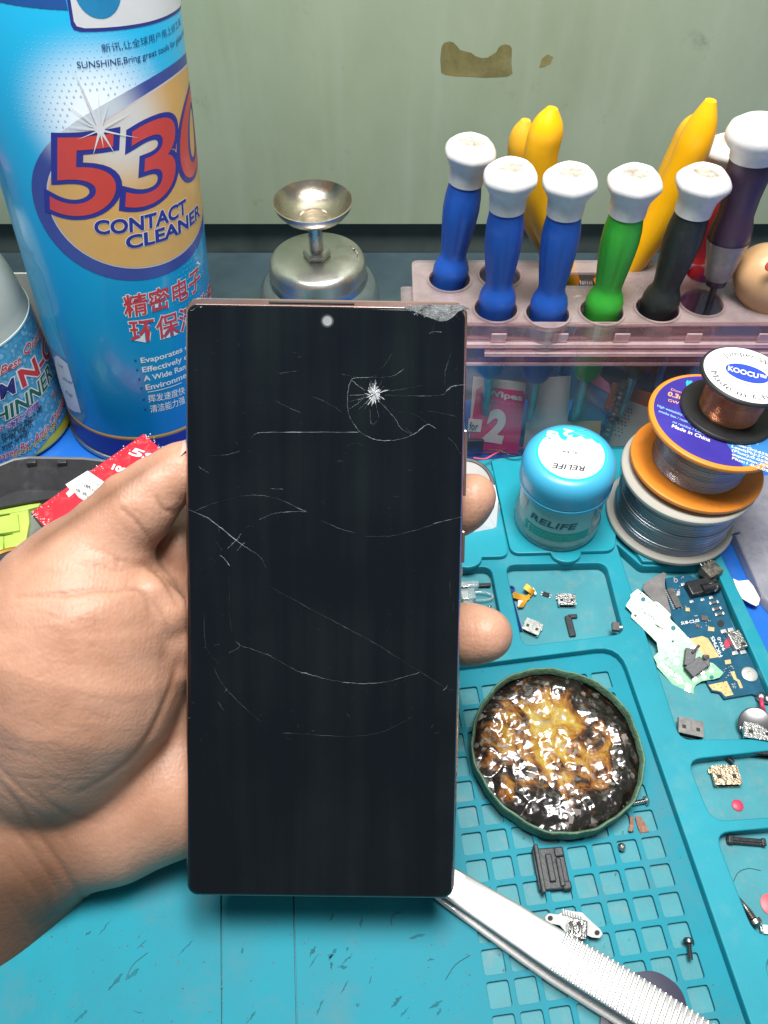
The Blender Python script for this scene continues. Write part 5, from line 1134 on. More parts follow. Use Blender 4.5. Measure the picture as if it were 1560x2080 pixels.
SOLDF = M('fine_solder_wire', (.44, .42, .44, 1), .24, 1, var=.10, scale=120, rvar=.3)
COPP = M('copper_wire', (.62, .27, .15, 1), .24, 1, var=.15, scale=150, rvar=.3)
GREYF = M('grey_reel_plastic', S(172, 170, 162), .45, var=.06, scale=60, bump=.05)
ORAF = M('orange_reel_plastic', S(236, 142, 48), .42, var=.06, scale=70, bump=.08, bscale=500, dirt=(.42, .15, .03, 1), dscale=150, damt=.5)
BLKF = M('black_reel_plastic', (.02, .021, .022, 1), .4, var=.2, scale=150)
up_ = nrm([.02, -.01, 1])
g0 = px(1358, 1046, 7.4); g0[2] = 7.4
zO = pY(1412, 944, g0[1]+1)[2]-1.5; zT = pY(1453, 848, g0[1]+3)[2]; zC = pY(1495, 757, g0[1]+7)[2]; print('reel z', zO, zT, zC)
greyT = reel('solder_reel', g0, (0, 0, 1), 26.2, 23.0, zO-7.4-.2, 2.4, GREYF, SOLD, 'grey reel of thick silver solder wire at the bottom of the stack', .60)
wt = [pY(1462, 1098, g0[1]-12), pY(1480, 1090, g0[1]-12), pY(1503, 1082, g0[1]-13)]; obj('loose_end', G().tube(spline(wt, 5), .5, 8), SOLD, greyT)
z1 = zO; axo = nrm([.055, .03, 1]); o0 = px(1412, 944, z1+1); o0[2] = z1+.9; HO = zT-o0[2]
orT = reel('solder_reel', o0, axo, 25.6, 17.4, HO, 2.2, ORAF, SOLDF, 'orange reel of fine solder wire with a purple label, in the middle of the stack', .34)
def face(T, c, ax, ex0):
    ex = nrm(np.asarray(ex0)-np.dot(ex0, ax)*ax); ey = np.cross(ax, ex)
    def mp(x, y, off): return c+ax*off+ex*x+ey*y
    H = [T]
    def pl(name, pts, off, mat):
        o = obj(name, G().add([mp(x, y, off) for x, y in pts], tri(pts)), mat, H[0])
        if H[0] is T: H[0] = o
        return o
    def tx(t, bl, w_, h_, rot, off, mat, **k):
        V, F = uvtext(t, **k); co, si = math.cos(rot), math.sin(rot); return obj('lettering', G().add([mp(bl[0]+x*w_*co-y*h_*si, bl[1]+x*w_*si+y*h_*co, off) for x, y in V], F), mat, H[0])
    def ringtext(t, rad, a0, a1, h_, off, mat, inward=False, **k):
        V, F = uvtext(t, **k); V, F = cutx(V, F, .02)
        P = []
        for x, y in V:
            a = a0+(a1-a0)*x; r_ = rad+(y*h_ if not inward else -y*h_); P.append(mp(r_*math.cos(a), r_*math.sin(a), off))
        return obj('lettering', G().add(P, F), mat, H[0])
    return mp, pl, tx, ringtext
co = o0+axo*HO
mp, pl, tx, rtx = face(orT, co, axo, nrm([.92, -.39, 0]))
PUR = M('label_purple_blue', S(62, 52, 150), .35, var=.18, scale=45)
pl('label', arc((0, 0), 23.9, 0, 2*math.pi, 72)[:-1], .06, PUR)
pl('label_blue', [(x, y) for x, y in arc((0, 0), 23.85, R(-62), R(40), 30)]+[(8, 15.3), (-2, -4), (11.1, -21)][:2], .1, M('label_blue', S(54, 122, 190), .35, var=.08))
ORT = M('print_orange', S(240, 168, 110), .4); PALEB = M('print_pale_blue', S(150, 200, 235), .4); CYP = M('print_cyan', S(50, 205, 225), .4)
tx('Diameter', (-19.2, 8.0), 7.2, 1.4, R(0), .14, ORT, bold=.0); tx('0.3mm', (-19.8, 4.4), 9, 2.6, R(0), .14, ORT, bold=.03); tx('GW 40g', (-19.2, 1.2), 8, 1.6, R(0), .14, ORT, bold=.01)
tx('High wettability / Thermal stability / Good welding effectively', (-22.4, -3.6), 37.5, 1.3, R(-6), .14, PALEB, bold=.012)
tx('smoke less / rosin don\'t splash / shiny solder joint point', (-21.4, -6.3), 34, 1.3, R(-6), .14, PALEB, bold=.012)
tx('no residue / Containing flux', (-15.6, -9.8), 18, 1.3, R(-6), .14, PALEB, bold=.012); tx('Made in China', (-15.5, -12.4), 14, 1.9, R(-6), .14, M('print_white', (.8, .76, .82, 1), .4), bold=.02)
tx('维修佬', (-14, 13.2), 9, 3.0, R(14), .14, CYP, bold=.05); tx('维修佬', (13.5, -5), 9, 3.4, R(70), .14, CYP, bold=.05)
for k, t in enumerate(['Solder(Sn):63%', 'Lead(Pb):37%', '(Flux):0.05%', 'expansion:75%', 'Flux:1.0-3.0%']): tx(t, (5.8+k*.3, -11.2-k*2.0), 13, 1.35, R(-4), .16, WHITE, bold=.02)
# copper jumper wire reel
axc = nrm([.12, .05, 1]); z2 = co+axo*.12; HC = zC-co[2]-.4; cc0 = px(1478, 832, co[2]+1.0)*[1, 1, 0]+[0, 0, z2[2]]; cc0 = cc0+axo*(-np.dot(cc0-z2, axo))
cpT = reel('jumper_wire_reel', cc0, nrm(axo*.75+axc*.25), 17.4, 10.8, HC, 1.6, BLKF, COPP, 'small black reel of copper jumper wire with a white label, on top of the stack', .16, rtop=16.2)
axc = nrm(axo*.75+axc*.25); ct = cc0+axc*HC
mp, pl, tx, rtx = face(cpT, ct, axc, nrm([.94, -.34, 0]))
pl('label', arc((0, 0), 15.2, 0, 2*math.pi, 64)[:-1], .06, M('reel_label_white', (.82, .82, .82, 1), .4, var=.02))
pl('label_oval', [(7.6*math.cos(t), 4.9*math.sin(t)+.6) for t in np.linspace(0, 2*math.pi, 49)[:-1]], .10, M('label_oval_blue', S(44, 72, 190), .4, var=.03))
tx('KOOCU™', (-6.6, -.6), 13.2, 2.8, 0, .14, WHITE, bold=.03); tx('0.10mm', (-3.2, -6.2), 7.2, 1.3, 0, .12, BLACKI)
rtx('Jumper Wire', 10.4, R(140), R(28), 2.6, .12, BLACKI, space=1.1); rtx('Made in China', 13.2, R(196), R(338), 2.6, .12, BLACKI, inward=True, space=1.05)
obj('hub_hole', G().lathe(ct-axc*.2, axc, [(.01, .22), (.02, .23)], 8), BLACKI, cpT)

# ------------------------------------------------------------------ steel tweezers
def proj(p): q = np.asarray(p, float)-_C; z = q@_fw; return 780+FPX*(q@_rt)/z, 1040-FPX*(q@_up)/z
def build_tweezers():
    T = thing('tweezers', px(1140, 1935, 1.4), 'bright steel tweezers with ribbed grip lying across the mat below the phone', 'tweezers')
    st = M('brushed_steel', (.66, .66, .66, 1), .42, 1, var=.05, scale=80, bump=.05, bscale=300, rvar=.2)
    def arm(nodes, th, name):
        P = spline([px(u, v, z) for u, v, z, _ in nodes], 10); Wd = np.interp(np.linspace(0, len(nodes)-1, len(P)), range(len(nodes)), [w for *_, w in nodes])
        V = []; F = []; prof = [(-1, -.5), (-1, .25), (-.86, .5), (.86, .5), (1, .25), (1, -.5)]; k = len(prof)
        for i, p in enumerate(P):
            t = nrm(P[min(i+1, len(P)-1)]-P[max(i-1, 0)]); sd = nrm(np.cross(t, [0, 0, 1.])); nn = np.cross(sd, t)
            V += [p+sd*a*Wd[i]/2+nn*b*th for a, b in prof]
        for i in range(len(P)-1):
            for j in range(k): F.append((i*k+j, (i+1)*k+j, (i+1)*k+(j+1) % k, i*k+(j+1) % k))
        F.append(tuple(range(k))); F.append(tuple((len(P)-1)*k+j for j in range(k))[::-1])
        return obj(name, G().add(V, F), st, T, smooth=30), P, Wd
    up, P, Wd = arm([(560, 1560, 3.2, 1.5), (760, 1690, 5.0, 5), (920, 1796, 8.0, 9.2), (1040, 1872, 10.2, 10.6), (1140, 1936, 11.4, 11.4), (1290, 2028, 11.8, 11.6), (1460, 2138, 11.0, 11), (1640, 2250, 9, 10)], 1.5, 'upper_arm')
    low = [(p_[0], p_[1], z_, w_) for p_, z_, w_ in [(px(u, v, zz)-np.array([.6, 1.1, 0]), z2, w2) for (u, v, zz, w2), z2 in zip([(560, 1560, 3.2, 1.5), (760, 1690, 5.0, 5), (920, 1796, 8.0, 9.0), (1040, 1872, 10.2, 10.4), (1140, 1936, 11.4, 11.2), (1290, 2028, 11.8, 11.4), (1460, 2138, 11.0, 10.8), (1640, 2250, 9, 10)], (2.0, 2.8, 3.0, 2.6, 2.4, 2.6, 4.0, 7.0))]]
    arm([(*proj((x_, y_, z_)), z_, w_) for x_, y_, z_, w_ in low], 1.5, 'lower_arm')
    g = G()
    i0 = int(np.argmin([np.linalg.norm(p-px(1140, 1936, 11.4)) for p in P]))
    L_ = np.cumsum([0]+[np.linalg.norm(P[i+1]-P[i]) for i in range(len(P)-1)]); s0 = L_[i0]-.5
    for k in range(34):
        s = s0+k*1.55; p = np.array([np.interp(s, L_, [q[m] for q in P]) for m in range(3)]); q = np.array([np.interp(s+.5, L_, [w[m] for w in P]) for m in range(3)])
        t = nrm(q-p); sd = nrm(np.cross(t, [0, 0, 1.])); nn = np.cross(sd, t); wd = np.interp(s, L_, Wd)/2*.985
        g.add(*(lambda A: (A.v, A.f))(G().tube([p+sd*(wd*x)+nn*(.62-.0*abs(x)) for x in np.linspace(-1, 1, 5)], .52, 8)))
    obj('grip_ribs', g, st, T, smooth=60)
build_tweezers()

# ------------------------------------------------------------------ circuit boards in the tray
c7 = lambda *p: [(1260+x/5.2, 1130+y/5.2) for x, y in p]
ZB = .6
def tilt_plane(o, n):
    n = nrm(n); o = np.asarray(o, float)
    def hit(u, v, off=0.0):
        d = ray(u, v); t = np.dot(o+n*off-_C, n)/np.dot(d, n); return _C+d*t
    ex = nrm(np.cross([0, 1., 0], n)); ey = np.cross(n, ex)
    return hit, n, ex, ey
def ppoly(hit, ex, ey, pix, off, t=0.0, n=None):
    P = [hit(u, v, off) for u, v in pix]
    if t: return G().slab(P, -n, t)
    o = P[0]; f = tri([((p-o)@ex, (p-o)@ey) for p in P]); return G().add(P, f)
def ptext(hit, body, bl, br, tl, off, **k):
    V, F = uvtext(body, **k); a, b, c = [hit(*p, off) for p in (bl, br, tl)]
    return G().add([a+(b-a)*x+(c-a)*y for x, y in V], F)
def pbox(T, name, hit, n, pix, hgt, mat, off=0.0, bev=.15):
    """little part standing on a board: pix = four base corners in the photo"""
    P = [hit(u, v, off) for u, v in pix]; c = sum(P)/4; x = nrm(P[1]-P[0]); y = nrm((P[3]-P[0])-np.dot(P[3]-P[0], x)*x); lx = (np.linalg.norm(P[1]-P[0])+np.linalg.norm(P[2]-P[3]))/2; ly = (np.linalg.norm(P[3]-P[0])+np.linalg.norm(P[2]-P[1]))/2
    z = np.cross(x, y); z = z if np.dot(z, n) > 0 else -z
    return obj(name, G().box(c+z*hgt/2, (lx, ly, hgt), 0, min(bev, hgt*.3), ax=(x, y, z)), mat, T)
def sq(u, v, w_, h_, a=0.0): co, si = math.cos(a), math.sin(a); return [(u+x*w_/2*co-y*h_/2*si, v+x*w_/2*si+y*h_/2*co) for x, y in ((-1, 1), (1, 1), (1, -1), (-1, -1))]
PADW = M('solder_pad', (.70, .70, .70, 1), .3, .5, var=.15, scale=500); CHIPG = M('chip_grey', (.10, .095, .09, 1), .5, var=.3, scale=500); SHINY = M('tinned_metal', (.58, .57, .55, 1), .3, 1, var=.3, scale=600, bump=.4, bscale=1500, dirt=(.1, .09, .08, 1), dscale=350, damt=.7)
PCBB = M('blue_board', (.010, .085, .15, 1), .32, var=.22, scale=170, bump=.08, bscale=1400); PCBG = M('green_board', (.16, .42, .24, 1), .22, var=.12, scale=130, bump=.04, bscale=900)
def build_blue():
    hit, n, ex, ey = tilt_plane(px(1480, 1330, 1.9), (.0, -.02, 1))
    T = thing('circuit_board', px(1480, 1300, .1), 'dark blue charging board with gold pads and black audio jack, lying in the tray', 'circuit board')
    out = c7((478, 232), (600, 212), (720, 192), (745, 205), (850, 258), (1040, 296), (1090, 440), (1200, 760), (1335, 1000), (1560, 1420), (1605, 1560), (1490, 1545), (1440, 1470), (1395, 1452), (1100, 1502), (1050, 1437), (966, 1422), (925, 1350), (900, 1290), (700, 905), (545, 640))
    obj('board', ppoly(hit, ex, ey, out, 0, .9, n), PCBB, T)
    P = lambda nm, pix, mat, off=.05: obj(nm, ppoly(hit, ex, ey, pix, off), mat, T)
    P('gold_pad', c7((735, 868), (865, 842), (925, 865), (980, 950), (1048, 1062), (900, 1085), (840, 1060)), GOLD)
    P('gold_pad', c7((930, 1358), (1125, 1318), (1196, 1462), (1110, 1480), (1062, 1428), (975, 1412)), GOLD)
    P('gold_pad', c7((1160, 1220), (1205, 1212), (1230, 1290), (1262, 1310), (1295, 1388), (1265, 1396), (1235, 1320), (1200, 1300)), GOLD)
    for q in (sq(1137, 1115, 62, 44, -.15), sq(960, 768, 66, 42, .1)): P('gold_pad', c7(*q), GOLD)
    g = G()
    for x, y in ((990, 1382), (1030, 1352), (1065, 1385), (1118, 1378), (1020, 1420), (1110, 1448), (1170, 1432), (1090, 1330)): q = ppoly(hit, ex, ey, c7(*sq(x, y, 9, 9)), .08); g.add(q.v, q.f)
    obj('via_holes', g, BLACKI, T)
    P('mounting_hole', c7(*arc((1060, 710), 38, 0, 2*math.pi, 18)[:-1]), BLACKI)
    CN = pbox(T, 'connector', hit, n, c7((575, 560), (635, 548), (555, 345), (490, 355)), 1.2, CHIPG)
    for a in (0, 1):
        g = G()
        for k in range(11):
            x0, y0 = (480+k*8.5, 362+k*19) if a == 0 else (562+k*8.5, 352+k*19); q = ppoly(hit, ex, ey, c7(*sq(x0, y0, 16, 9, .2)), .09); g.add(q.v, q.f)
        obj('connector_pins', g, PADW, CN)
    jk = pbox(T, 'audio_jack', hit, n, c7((725, 450), (1020, 385), (1010, 255), (665, 300)), 3.4, BLACKP, bev=.5)
    c0 = hit(*c7((860, 345))[0], 3.2); c1_ = hit(*c7((1025, 310))[0], 3.2); obj('jack_barrel', G().tube([c0, c1_], 1.9, 20), BLACKP, jk); obj('jack_clip', G().tube(spline([hit(*c7(p)[0], 4.6) for p in ((930, 290), (1000, 285), (1028, 330), (1000, 365))], 5), .35, 8), SHINY, jk)
    for x, y in ((658, 300), (750, 482), (865, 462), (955, 440)): pbox(T, 'jack_leg', hit, n, c7(*sq(x, y, 38, 26, -.2)), .5, PADW)
    for k, (x, y) in enumerate(((985, 495), (1015, 560), (1045, 615))): pbox(T, 'capacitor', hit, n, c7(*sq(x, y, 72, 26, -.2)), .7, CHIPG); [pbox(T, 'solder_end', hit, n, c7(*sq(x+dx, y-dx*.2, 20, 30, -.2)), .8, PADW) for dx in (-38, 38)]
    pbox(T, 'chip', hit, n, c7(*sq(885, 660, 70, 50, .1)), .8, CHIPG); pbox(T, 'chip', hit, n, c7(*sq(708, 568, 46, 38, .1)), .6, GOLD); pbox(T, 'chip', hit, n, c7(*sq(610, 395, 36, 46, .2)), .6, PADW)
    g = G()
    for k in range(60):
        x, y = [(rng.uniform(780, 960), rng.uniform(580, 770)), (rng.uniform(1060, 1200), rng.uniform(1150, 1290)), (rng.uniform(560, 700), rng.uniform(200, 560)), (rng.uniform(1180, 1230), rng.uniform(1340, 1400))][k % 4]
        q = ppoly(hit, ex, ey, c7(*sq(x, y, rng.uniform(6, 15), rng.uniform(5, 12), rng.uniform(0, 1))), .1); g.add(q.v, q.f)
    obj('solder_dots', g, PADW, T)['kind'] = 'stuff'
    pbox(T, 'micro_chip', hit, n, c7(*sq(815, 738, 44, 34, .4)), .5, CHIPG)
    P('test_ring', c7(*arc((586, 255), 22, 0, 2*math.pi, 16)[:-1]), PADW); P('test_ring_centre', c7(*arc((586, 255), 13, 0, 2*math.pi, 14)[:-1]), PCBB, .08)
    wt = M('silk_white', (.75, .76, .78, 1), .5)
    for t, bl, br, tl in (('SUB-C2-05', (645, 722), (835, 690), (641, 690)), ('HK7MS', (1080, 1052), (985, 842), (1046, 1068)), ('94V-0', (1112, 985), (1052, 850), (1080, 1000))): obj('lettering', ptext(hit, t, *[c7(p)[0] for p in (bl, br, tl)], .08, bold=.02), wt, T)
    bc = hit(*c7((1362, 1250))[0], 0); obj('round_contact', G().lathe(bc, n, [(2.9, .02), (2.9, .5), (2.4, .8), (1.0, .8), (.8, .6), (.01, .6)], 32), M('contact_white_metal', (.75, .73, .70, 1), .35, .6), T)
    P('red_sticker', c7(*[(1130+30*math.cos(t)-10*math.sin(t), 918+52*math.sin(t)+8*math.cos(t)) for t in np.linspace(0, 2*math.pi, 21)[:-1]]), M('red_sticker', S(196, 62, 84), .5), .1)
    # metal microphone / button block
    pbox(T, 'button_block', hit, n, c7((1185, 1015), (1315, 985), (1250, 790), (1120, 830)), 2.4, SHINY, bev=.4)
    for x, y in ((1085, 800), (1160, 785), (1205, 1030), (1290, 1020)): pbox(T, 'solder_leg', hit, n, c7(*sq(x, y, 56, 38, -.2)), .9, PADW)
    pbox(T, 'block_window', hit, n, c7(*sq(1275, 955, 42, 34, -.2)), 2.7, BLACKI); pbox(T, 'block_window', hit, n, c7(*sq(1175, 855, 46, 30, -.2)), 2.6, CHIPG)
    wr = [hit(*c7(p)[0], z) for p, z in (((1480, 1490), .6), ((1492, 1540), 2.4), ((1500, 1590), 2.2), ((1520, 1640), .5))]; obj('red_wire', G().tube(spline(wr, 6), .75, 10), M('red_wire', S(200, 56, 92), .4), T)
    obj('solder_blob', G().lathe(hit(*c7((1487, 1490))[0], 0), n, [(2.0, 0), (1.9, .8), (1.2, 1.6), (.01, 1.9)], 16), SHINY, T); obj('solder_blob', G().lathe(hit(*c7((1548, 1510))[0], 0), n, [(1.8, 0), (1.6, .8), (1, 1.4), (.01, 1.7)], 16), SHINY, T)
build_blue()
def build_green():
    hit, n, ex, ey = tilt_plane(px(1370, 1320, 4.4), (-.19, -.335, 1))
    n0 = n
    T = thing('circuit_board', px(1370, 1320, .1), 'pale green charging board shining white at one end, propped on the blue board', 'circuit board')
    out = c7((182, 345), (262, 405), (350, 482), (378, 478), (402, 485), (470, 550), (535, 615), (520, 655), (612, 745), (655, 790), (720, 860), (800, 940), (860, 1020), (905, 1105), (985, 1132), (1092, 1228), (1050, 1280), (985, 1300), (940, 1305), (860, 1320), (800, 1355), (775, 1400), (772, 1470), (745, 1502), (640, 1450), (388, 1168), (384, 1130), (350, 1062), (402, 1010), (385, 910), (330, 850), (112, 640), (125, 598), (58, 522), (112, 435), (108, 405))
    obj('board', ppoly(hit, ex, ey, out, 0, .8, n), PCBG, T)
    P = lambda nm, pix, mat, off=.05: obj(nm, ppoly(hit, ex, ey, pix, off), mat, T)
    for x, y, r_ in ((242, 455, 26), (560, 758, 26), (160, 626, 15), (555, 898, 13), (965, 1278, 22)): P('drill_hole', c7(*arc((x, y), r_, 0, 2*math.pi, 16)[:-1]), M('hole_teal', (.012, .14, .17, 1), .6) if r_ > 20 else BLACKI)
    WH = M('silver_contact', (.80, .80, .80, 1), .25, .4, var=.05)
    pads = [(712, 888, 26), (770, 970, 26), (716, 1028, 22), (596, 1114, 30), (915, 1140, 24), (962, 1206, 22), (868, 1226, 24), (885, 1276, 22), (785, 1295, 28)]
    for x, y, r_ in pads: P('contact', c7(*arc((x, y), r_, 0, 2*math.pi, 16)[:-1]), WH, .06)
    for q in (sq(718, 1365, 66, 34, .5), sq(712, 1412, 66, 34, .5), sq(434, 1058, 40, 52, .5), sq(505, 1128, 24, 24, .6), sq(462, 945, 34, 44, .1)): P('contact', c7(*q), WH, .06)
    g = G()
    for j in range(3):
        for i in range(3): q = ppoly(hit, ex, ey, c7(*sq(590+i*26+j*10, 1302+j*20-i*2, 15, 12, .5)), .07); g.add(q.v, q.f)
    for k in range(46):
        t = rng.uniform(0, 1); x, y = 430+t*210+rng.normal(0, 26), 1150+t*160+rng.normal(0, 16); q = ppoly(hit, ex, ey, c7(*sq(x, y, rng.uniform(8, 24), rng.uniform(7, 13), rng.uniform(.3, .9))), .07); g.add(q.v, q.f)
    for k in range(20): x, y = rng.uniform(500, 640), rng.uniform(960, 1060); q = ppoly(hit, ex, ey, c7(*sq(x, y, rng.uniform(10, 26), rng.uniform(8, 14), rng.uniform(.2, .9))), .07); g.add(q.v, q.f)
    obj('solder_dots', g, WH, T)['kind'] = 'stuff'
    g = G()
    for a, b in (((205, 380), (335, 490)), ((190, 385), (225, 400)), ((300, 610), (380, 680)), ((300, 610), (285, 640)), ((380, 680), (365, 705)), ((330, 625), (318, 655)), ((355, 650), (342, 680)), ((410, 745), (535, 640)), ((360, 700), (430, 775)), ((470, 620), (500, 605)), ((80, 505), (112, 545)), ((240, 590), (300, 625)), ((370, 520), (390, 530)), ((480, 700), (520, 690)), ((500, 1160), (640, 1290)), ((470, 1090), (560, 1030))):
        A, B = [np.array(c7(p)[0]) for p in (a, b)]; d = (B-A)/np.linalg.norm(B-A); nn = np.array([-d[1], d[0]])*.55; q = ppoly(hit, ex, ey, [tuple(A+nn), tuple(B+nn), tuple(B-nn), tuple(A-nn)], .06); g.add(q.v, q.f)
    for x, y, w_ in ((260, 600, 26), (390, 740, 30), (238, 550, 16), (305, 490, 18), (480, 705, 16), (382, 520, 22)): q = ppoly(hit, ex, ey, c7(*sq(x, y, w_, 12, .8)), .06); g.add(q.v, q.f)
    obj('printed_traces', g, CHIPG, T)
    obj('shield_can', ppoly(hit, ex, ey, c7((368, 712), (455, 765), (530, 615), (470, 552), (402, 488)), .5, .45, n), PCBG, T)
    # dark U shaped clip soldered on
    CL = M('clip_charcoal', (.075, .075, .085, 1), .5, var=.2, scale=200, bump=.2, bscale=900)
    pbox(T, 'clip_bar', hit, n, c7((770, 1280), (905, 1180), (860, 1120), (622, 1130)), 3.0, CL, bev=.3)
    pbox(T, 'clip_arm', hit, n, c7((650, 1150), (725, 1165), (835, 1000), (690, 990)), 2.6, CL, bev=.3); pbox(T, 'clip_arm', hit, n, c7((830, 1160), (900, 1165), (960, 1070), (900, 1050)), 2.6, CL, bev=.3)
    obj('clip_pin', G().tube([hit(*c7((760, 1020))[0], 3), hit(*c7((835, 940))[0], 3)], .5, 8), CL, T); obj('clip_pin', G().tube([hit(*c7((890, 1085))[0], 3), hit(*c7((925, 1055))[0], 3)], .6, 8), CL, T)
build_green()
# grey bracket plate
hit, n, ex, ey = tilt_plane(px(1335, 1205, 3.0), (.05, -.12, 1))
tag(obj('bracket_plate', ppoly(hit, ex, ey, c7((245, 292), (300, 250), (455, 168), (482, 182), (470, 260), (472, 345), (505, 470), (545, 620), (480, 560), (405, 480), (350, 478), (240, 350)), 0, .6, n), M('grey_bracket_metal', (.26, .25, .25, 1), .4, .6, var=.2, scale=200, dirt=(.2, .15, .12, 1), dscale=120, damt=.5)), 'bent grey metal bracket tucked under the pale green board', 'bracket')

# ------------------------------------------------------------------ small connectors, screws and scraps
def frame_at(u, v, z, a):
    p = px(u, v, z); q = px(u+10*math.cos(a), v+10*math.sin(a), z); x = nrm(q-p); return p, x, np.array([-x[1], x[0], 0]), np.array([0, 0, 1.])
def usb(u, v, z, a, w_, l_, metal, label, tongue=True, pins=True, hgt=2.6, burnt=False, tip=0.0):
    p, x, y, zz = frame_at(u, v, z, a)
    if tip: y2 = y*math.cos(tip)+zz*math.sin(tip); zz = np.cross(x, y2); y = y2
    T = thing('usb_connector', p, label, 'usb connector', 'loose usb connectors on the mat')
    ax = (x, y, zz); c = p+zz*(hgt/2+abs(math.sin(tip))*l_/2)
    prof = [(-w_/2, hgt/2), (w_/2, hgt/2), (w_/2, 0), (w_/2-.9, -hgt/2), (-w_/2+.9, -hgt/2), (-w_/2, 0)]; k = len(prof)
    V = [c+x*a_+zz*b_-y*l_/2 for a_, b_ in prof]+[c+x*a_+zz*b_+y*l_/2 for a_, b_ in prof]+[c+x*a_*.86+zz*b_*.72-y*l_/2 for a_, b_ in prof]+[c+x*a_*.86+zz*b_*.72-y*(l_/2-3) for a_, b_ in prof]
    F = [(i, (i+1) % k, k+(i+1) % k, k+i) for i in range(k)]+[tuple(k+i for i in range(k))]+[(i, 2*k+i, 2*k+(i+1) % k, (i+1) % k) for i in range(k)]+[(2*k+i, 3*k+i, 3*k+(i+1) % k, 2*k+(i+1) % k) for i in range(k)]+[tuple(3*k+i for i in range(k))]
    bm = bmesh.new(); vs = [bm.verts.new(q) for q in V]; [bm.faces.new([vs[i] for i in f]) for f in F]; bmesh.ops.recalc_face_normals(bm, faces=bm.faces[:]); bm.verts.index_update(); g = G().add([q.co[:] for q in bm.verts], [[q.index for q in f.verts] for f in bm.faces]); bm.free()
    obj('shell', g, metal, T, smooth=25)
    if tongue: obj('tongue', G().box(c-y*(l_/2-1.4)+zz*.1, (w_*.62, 2.2, .5), 0, .05, ax=ax), BLACKI, T)
    for sx in (-1, 1): obj('spring_slot', G().box(c+x*sx*w_*.28+zz*(hgt/2+.01)-y*l_*.08, (w_*.15, l_*.22, .12), 0, .02, ax=ax), BLACKI, T)
    obj('seam_line', G().box(c+zz*(hgt/2+.01)+y*l_*.1, (.12, l_*.5, .06), 0, .01, ax=ax), DARKMET, T)
    if pins:
        for i in range(5): obj('pin', G().box(c+x*(i-2)*.75*w_/7.4+y*(l_/2+.55)-zz*(hgt*.1), (.35, 1.2, .25), 0, .03, ax=ax), PADW if not burnt else DARKMET, T)
        for sx in (-1, 1): obj('shell_leg', G().box(c+x*sx*(w_/2+.1)+y*l_*.32-zz*hgt*.25, (.7, 1.4, .8), 0, .1, ax=ax), metal, T)
    return T
usb(1149, 1224, .15, .02, 7.0, 5.0, SHINY, 'silver usb connector with its pins up, alone in the small tray')
usb(1080, 1279, .15, .42, 6.6, 5.4, M('bright_tin', (.72, .70, .67, 1), .3, 1, var=.12, scale=400, bump=.2), 'silver usb connector lying aslant beside the lower fingertip')
usb(1398, 1484, 1.0, .22, 8.6, 6.0, M('dull_tin', (.34, .33, .32, 1), .38, 1, var=.15, scale=300), 'dull grey usb connector alone in the tray below the green board', pins=False, hgt=3.4)
usb(1470, 1580, .2, -.02, 9.2, 6.4, M('scorched_tin', (.60, .46, .32, 1), .35, 1, var=.4, scale=350, bump=.6, bscale=900, dirt=(.12, .07, .04, 1), dscale=260, damt=.8), 'scorched bronze coloured usb connector in the middle tray', hgt=2.8)
usb(1534, 1494, 2.6, .16, 10.0, 5.6, SHINY, 'silver usb connector wedged under the coin motor', hgt=3.6)
bk = usb(1534, 1523, .2, .1, 9.6, 6.0, BLACKP, 'sooty black usb socket below the coin motor', hgt=4.2)
# coin vibration motor
p = px(1534, 1470, 4.6); n = nrm([-.35, -.45, .8]); T = thing('coin_motor', px(1534, 1475, .1), 'grey metal coin vibration motor leaning on two usb connectors', 'motor')
obj('case', G().lathe(p-n*1.6, n, [(5.2, 0), (5.6, .4), (5.6, 2.9), (5.2, 3.2), (.01, 3.2)], 40), M('motor_case', (.30, .30, .31, 1), .35, .9, var=.12), T); obj('rim_band', G().lathe(p-n*1.6, n, [(5.65, 1.0), (5.72, 1.2), (5.72, 2.3), (5.65, 2.5)], 40, False, False), STEEL, T)  # steel band round the side of the case
# burnt lump of a connector at the head of the tray
p, x, y, zz = frame_at(1440, 1166, 4.0, -.5); T = thing('burnt_connector', p, 'burnt grey square connector lump beside the audio jack', 'connector')
g = G().box(p+zz*2, (7, 6.4, 4.4), 0, .6, ax=(x, y, zz)); obj('body', g, M('burnt_metal', (.13, .12, .10, 1), .5, .5, var=.9, scale=650, bump=1.0, bscale=1300, dirt=(.42, .38, .32, 1), dscale=500, damt=.8), T)
for k in range(4): obj('pin', G().box(p+x*(k-1.5)*1.6+y*3.5+zz*3.8, (.7, 1.2, .6), 0, .1, ax=(x, y, zz)), SHINY, T)
# screws
def screw(u, v, z, a, L_, rs, rh, mat, label, point=False, rise=0.0):
    p = px(u, v, z+rh*.8); q = px(u+10*math.cos(a), v+10*math.sin(a), z+rh*.8); x = nrm(q-p); x = nrm(x+np.array([0, 0, rise])); T = thing('screw', px(u, v, z), label, 'screw', 'loose screws on the mat')
    obj('head', G().lathe(p-x*.0, -x, [(rs, 0), (rh, .05), (rh, .55*rh), (rh*.7, .9*rh), (rh*.25, .95*rh), (.01, .6*rh)], 24), mat, T)
    prof = []; m = int(L_/.28)
    for k in range(m): t = k/m; r_ = rs*(1 if not point else (1-.92*max(0, (t-.25)/.75))); prof.append((max(.08, r_*(1.12 if k % 2 else .82)), k*L_/m))
    obj('thread', G().lathe(p, x, prof, 16), mat, T); return T
BRT = M('screw_steel', (.66, .66, .65, 1), .25, 1, var=.1, scale=300); DRK = M('screw_dark', (.16, .16, .17, 1), .35, .9, var=.2)
screw(1309, 1627, 1.35, math.pi-.22, 4.6, .75, 1.5, BRT, 'bright silver screw lying by the right edge of the flux dish')
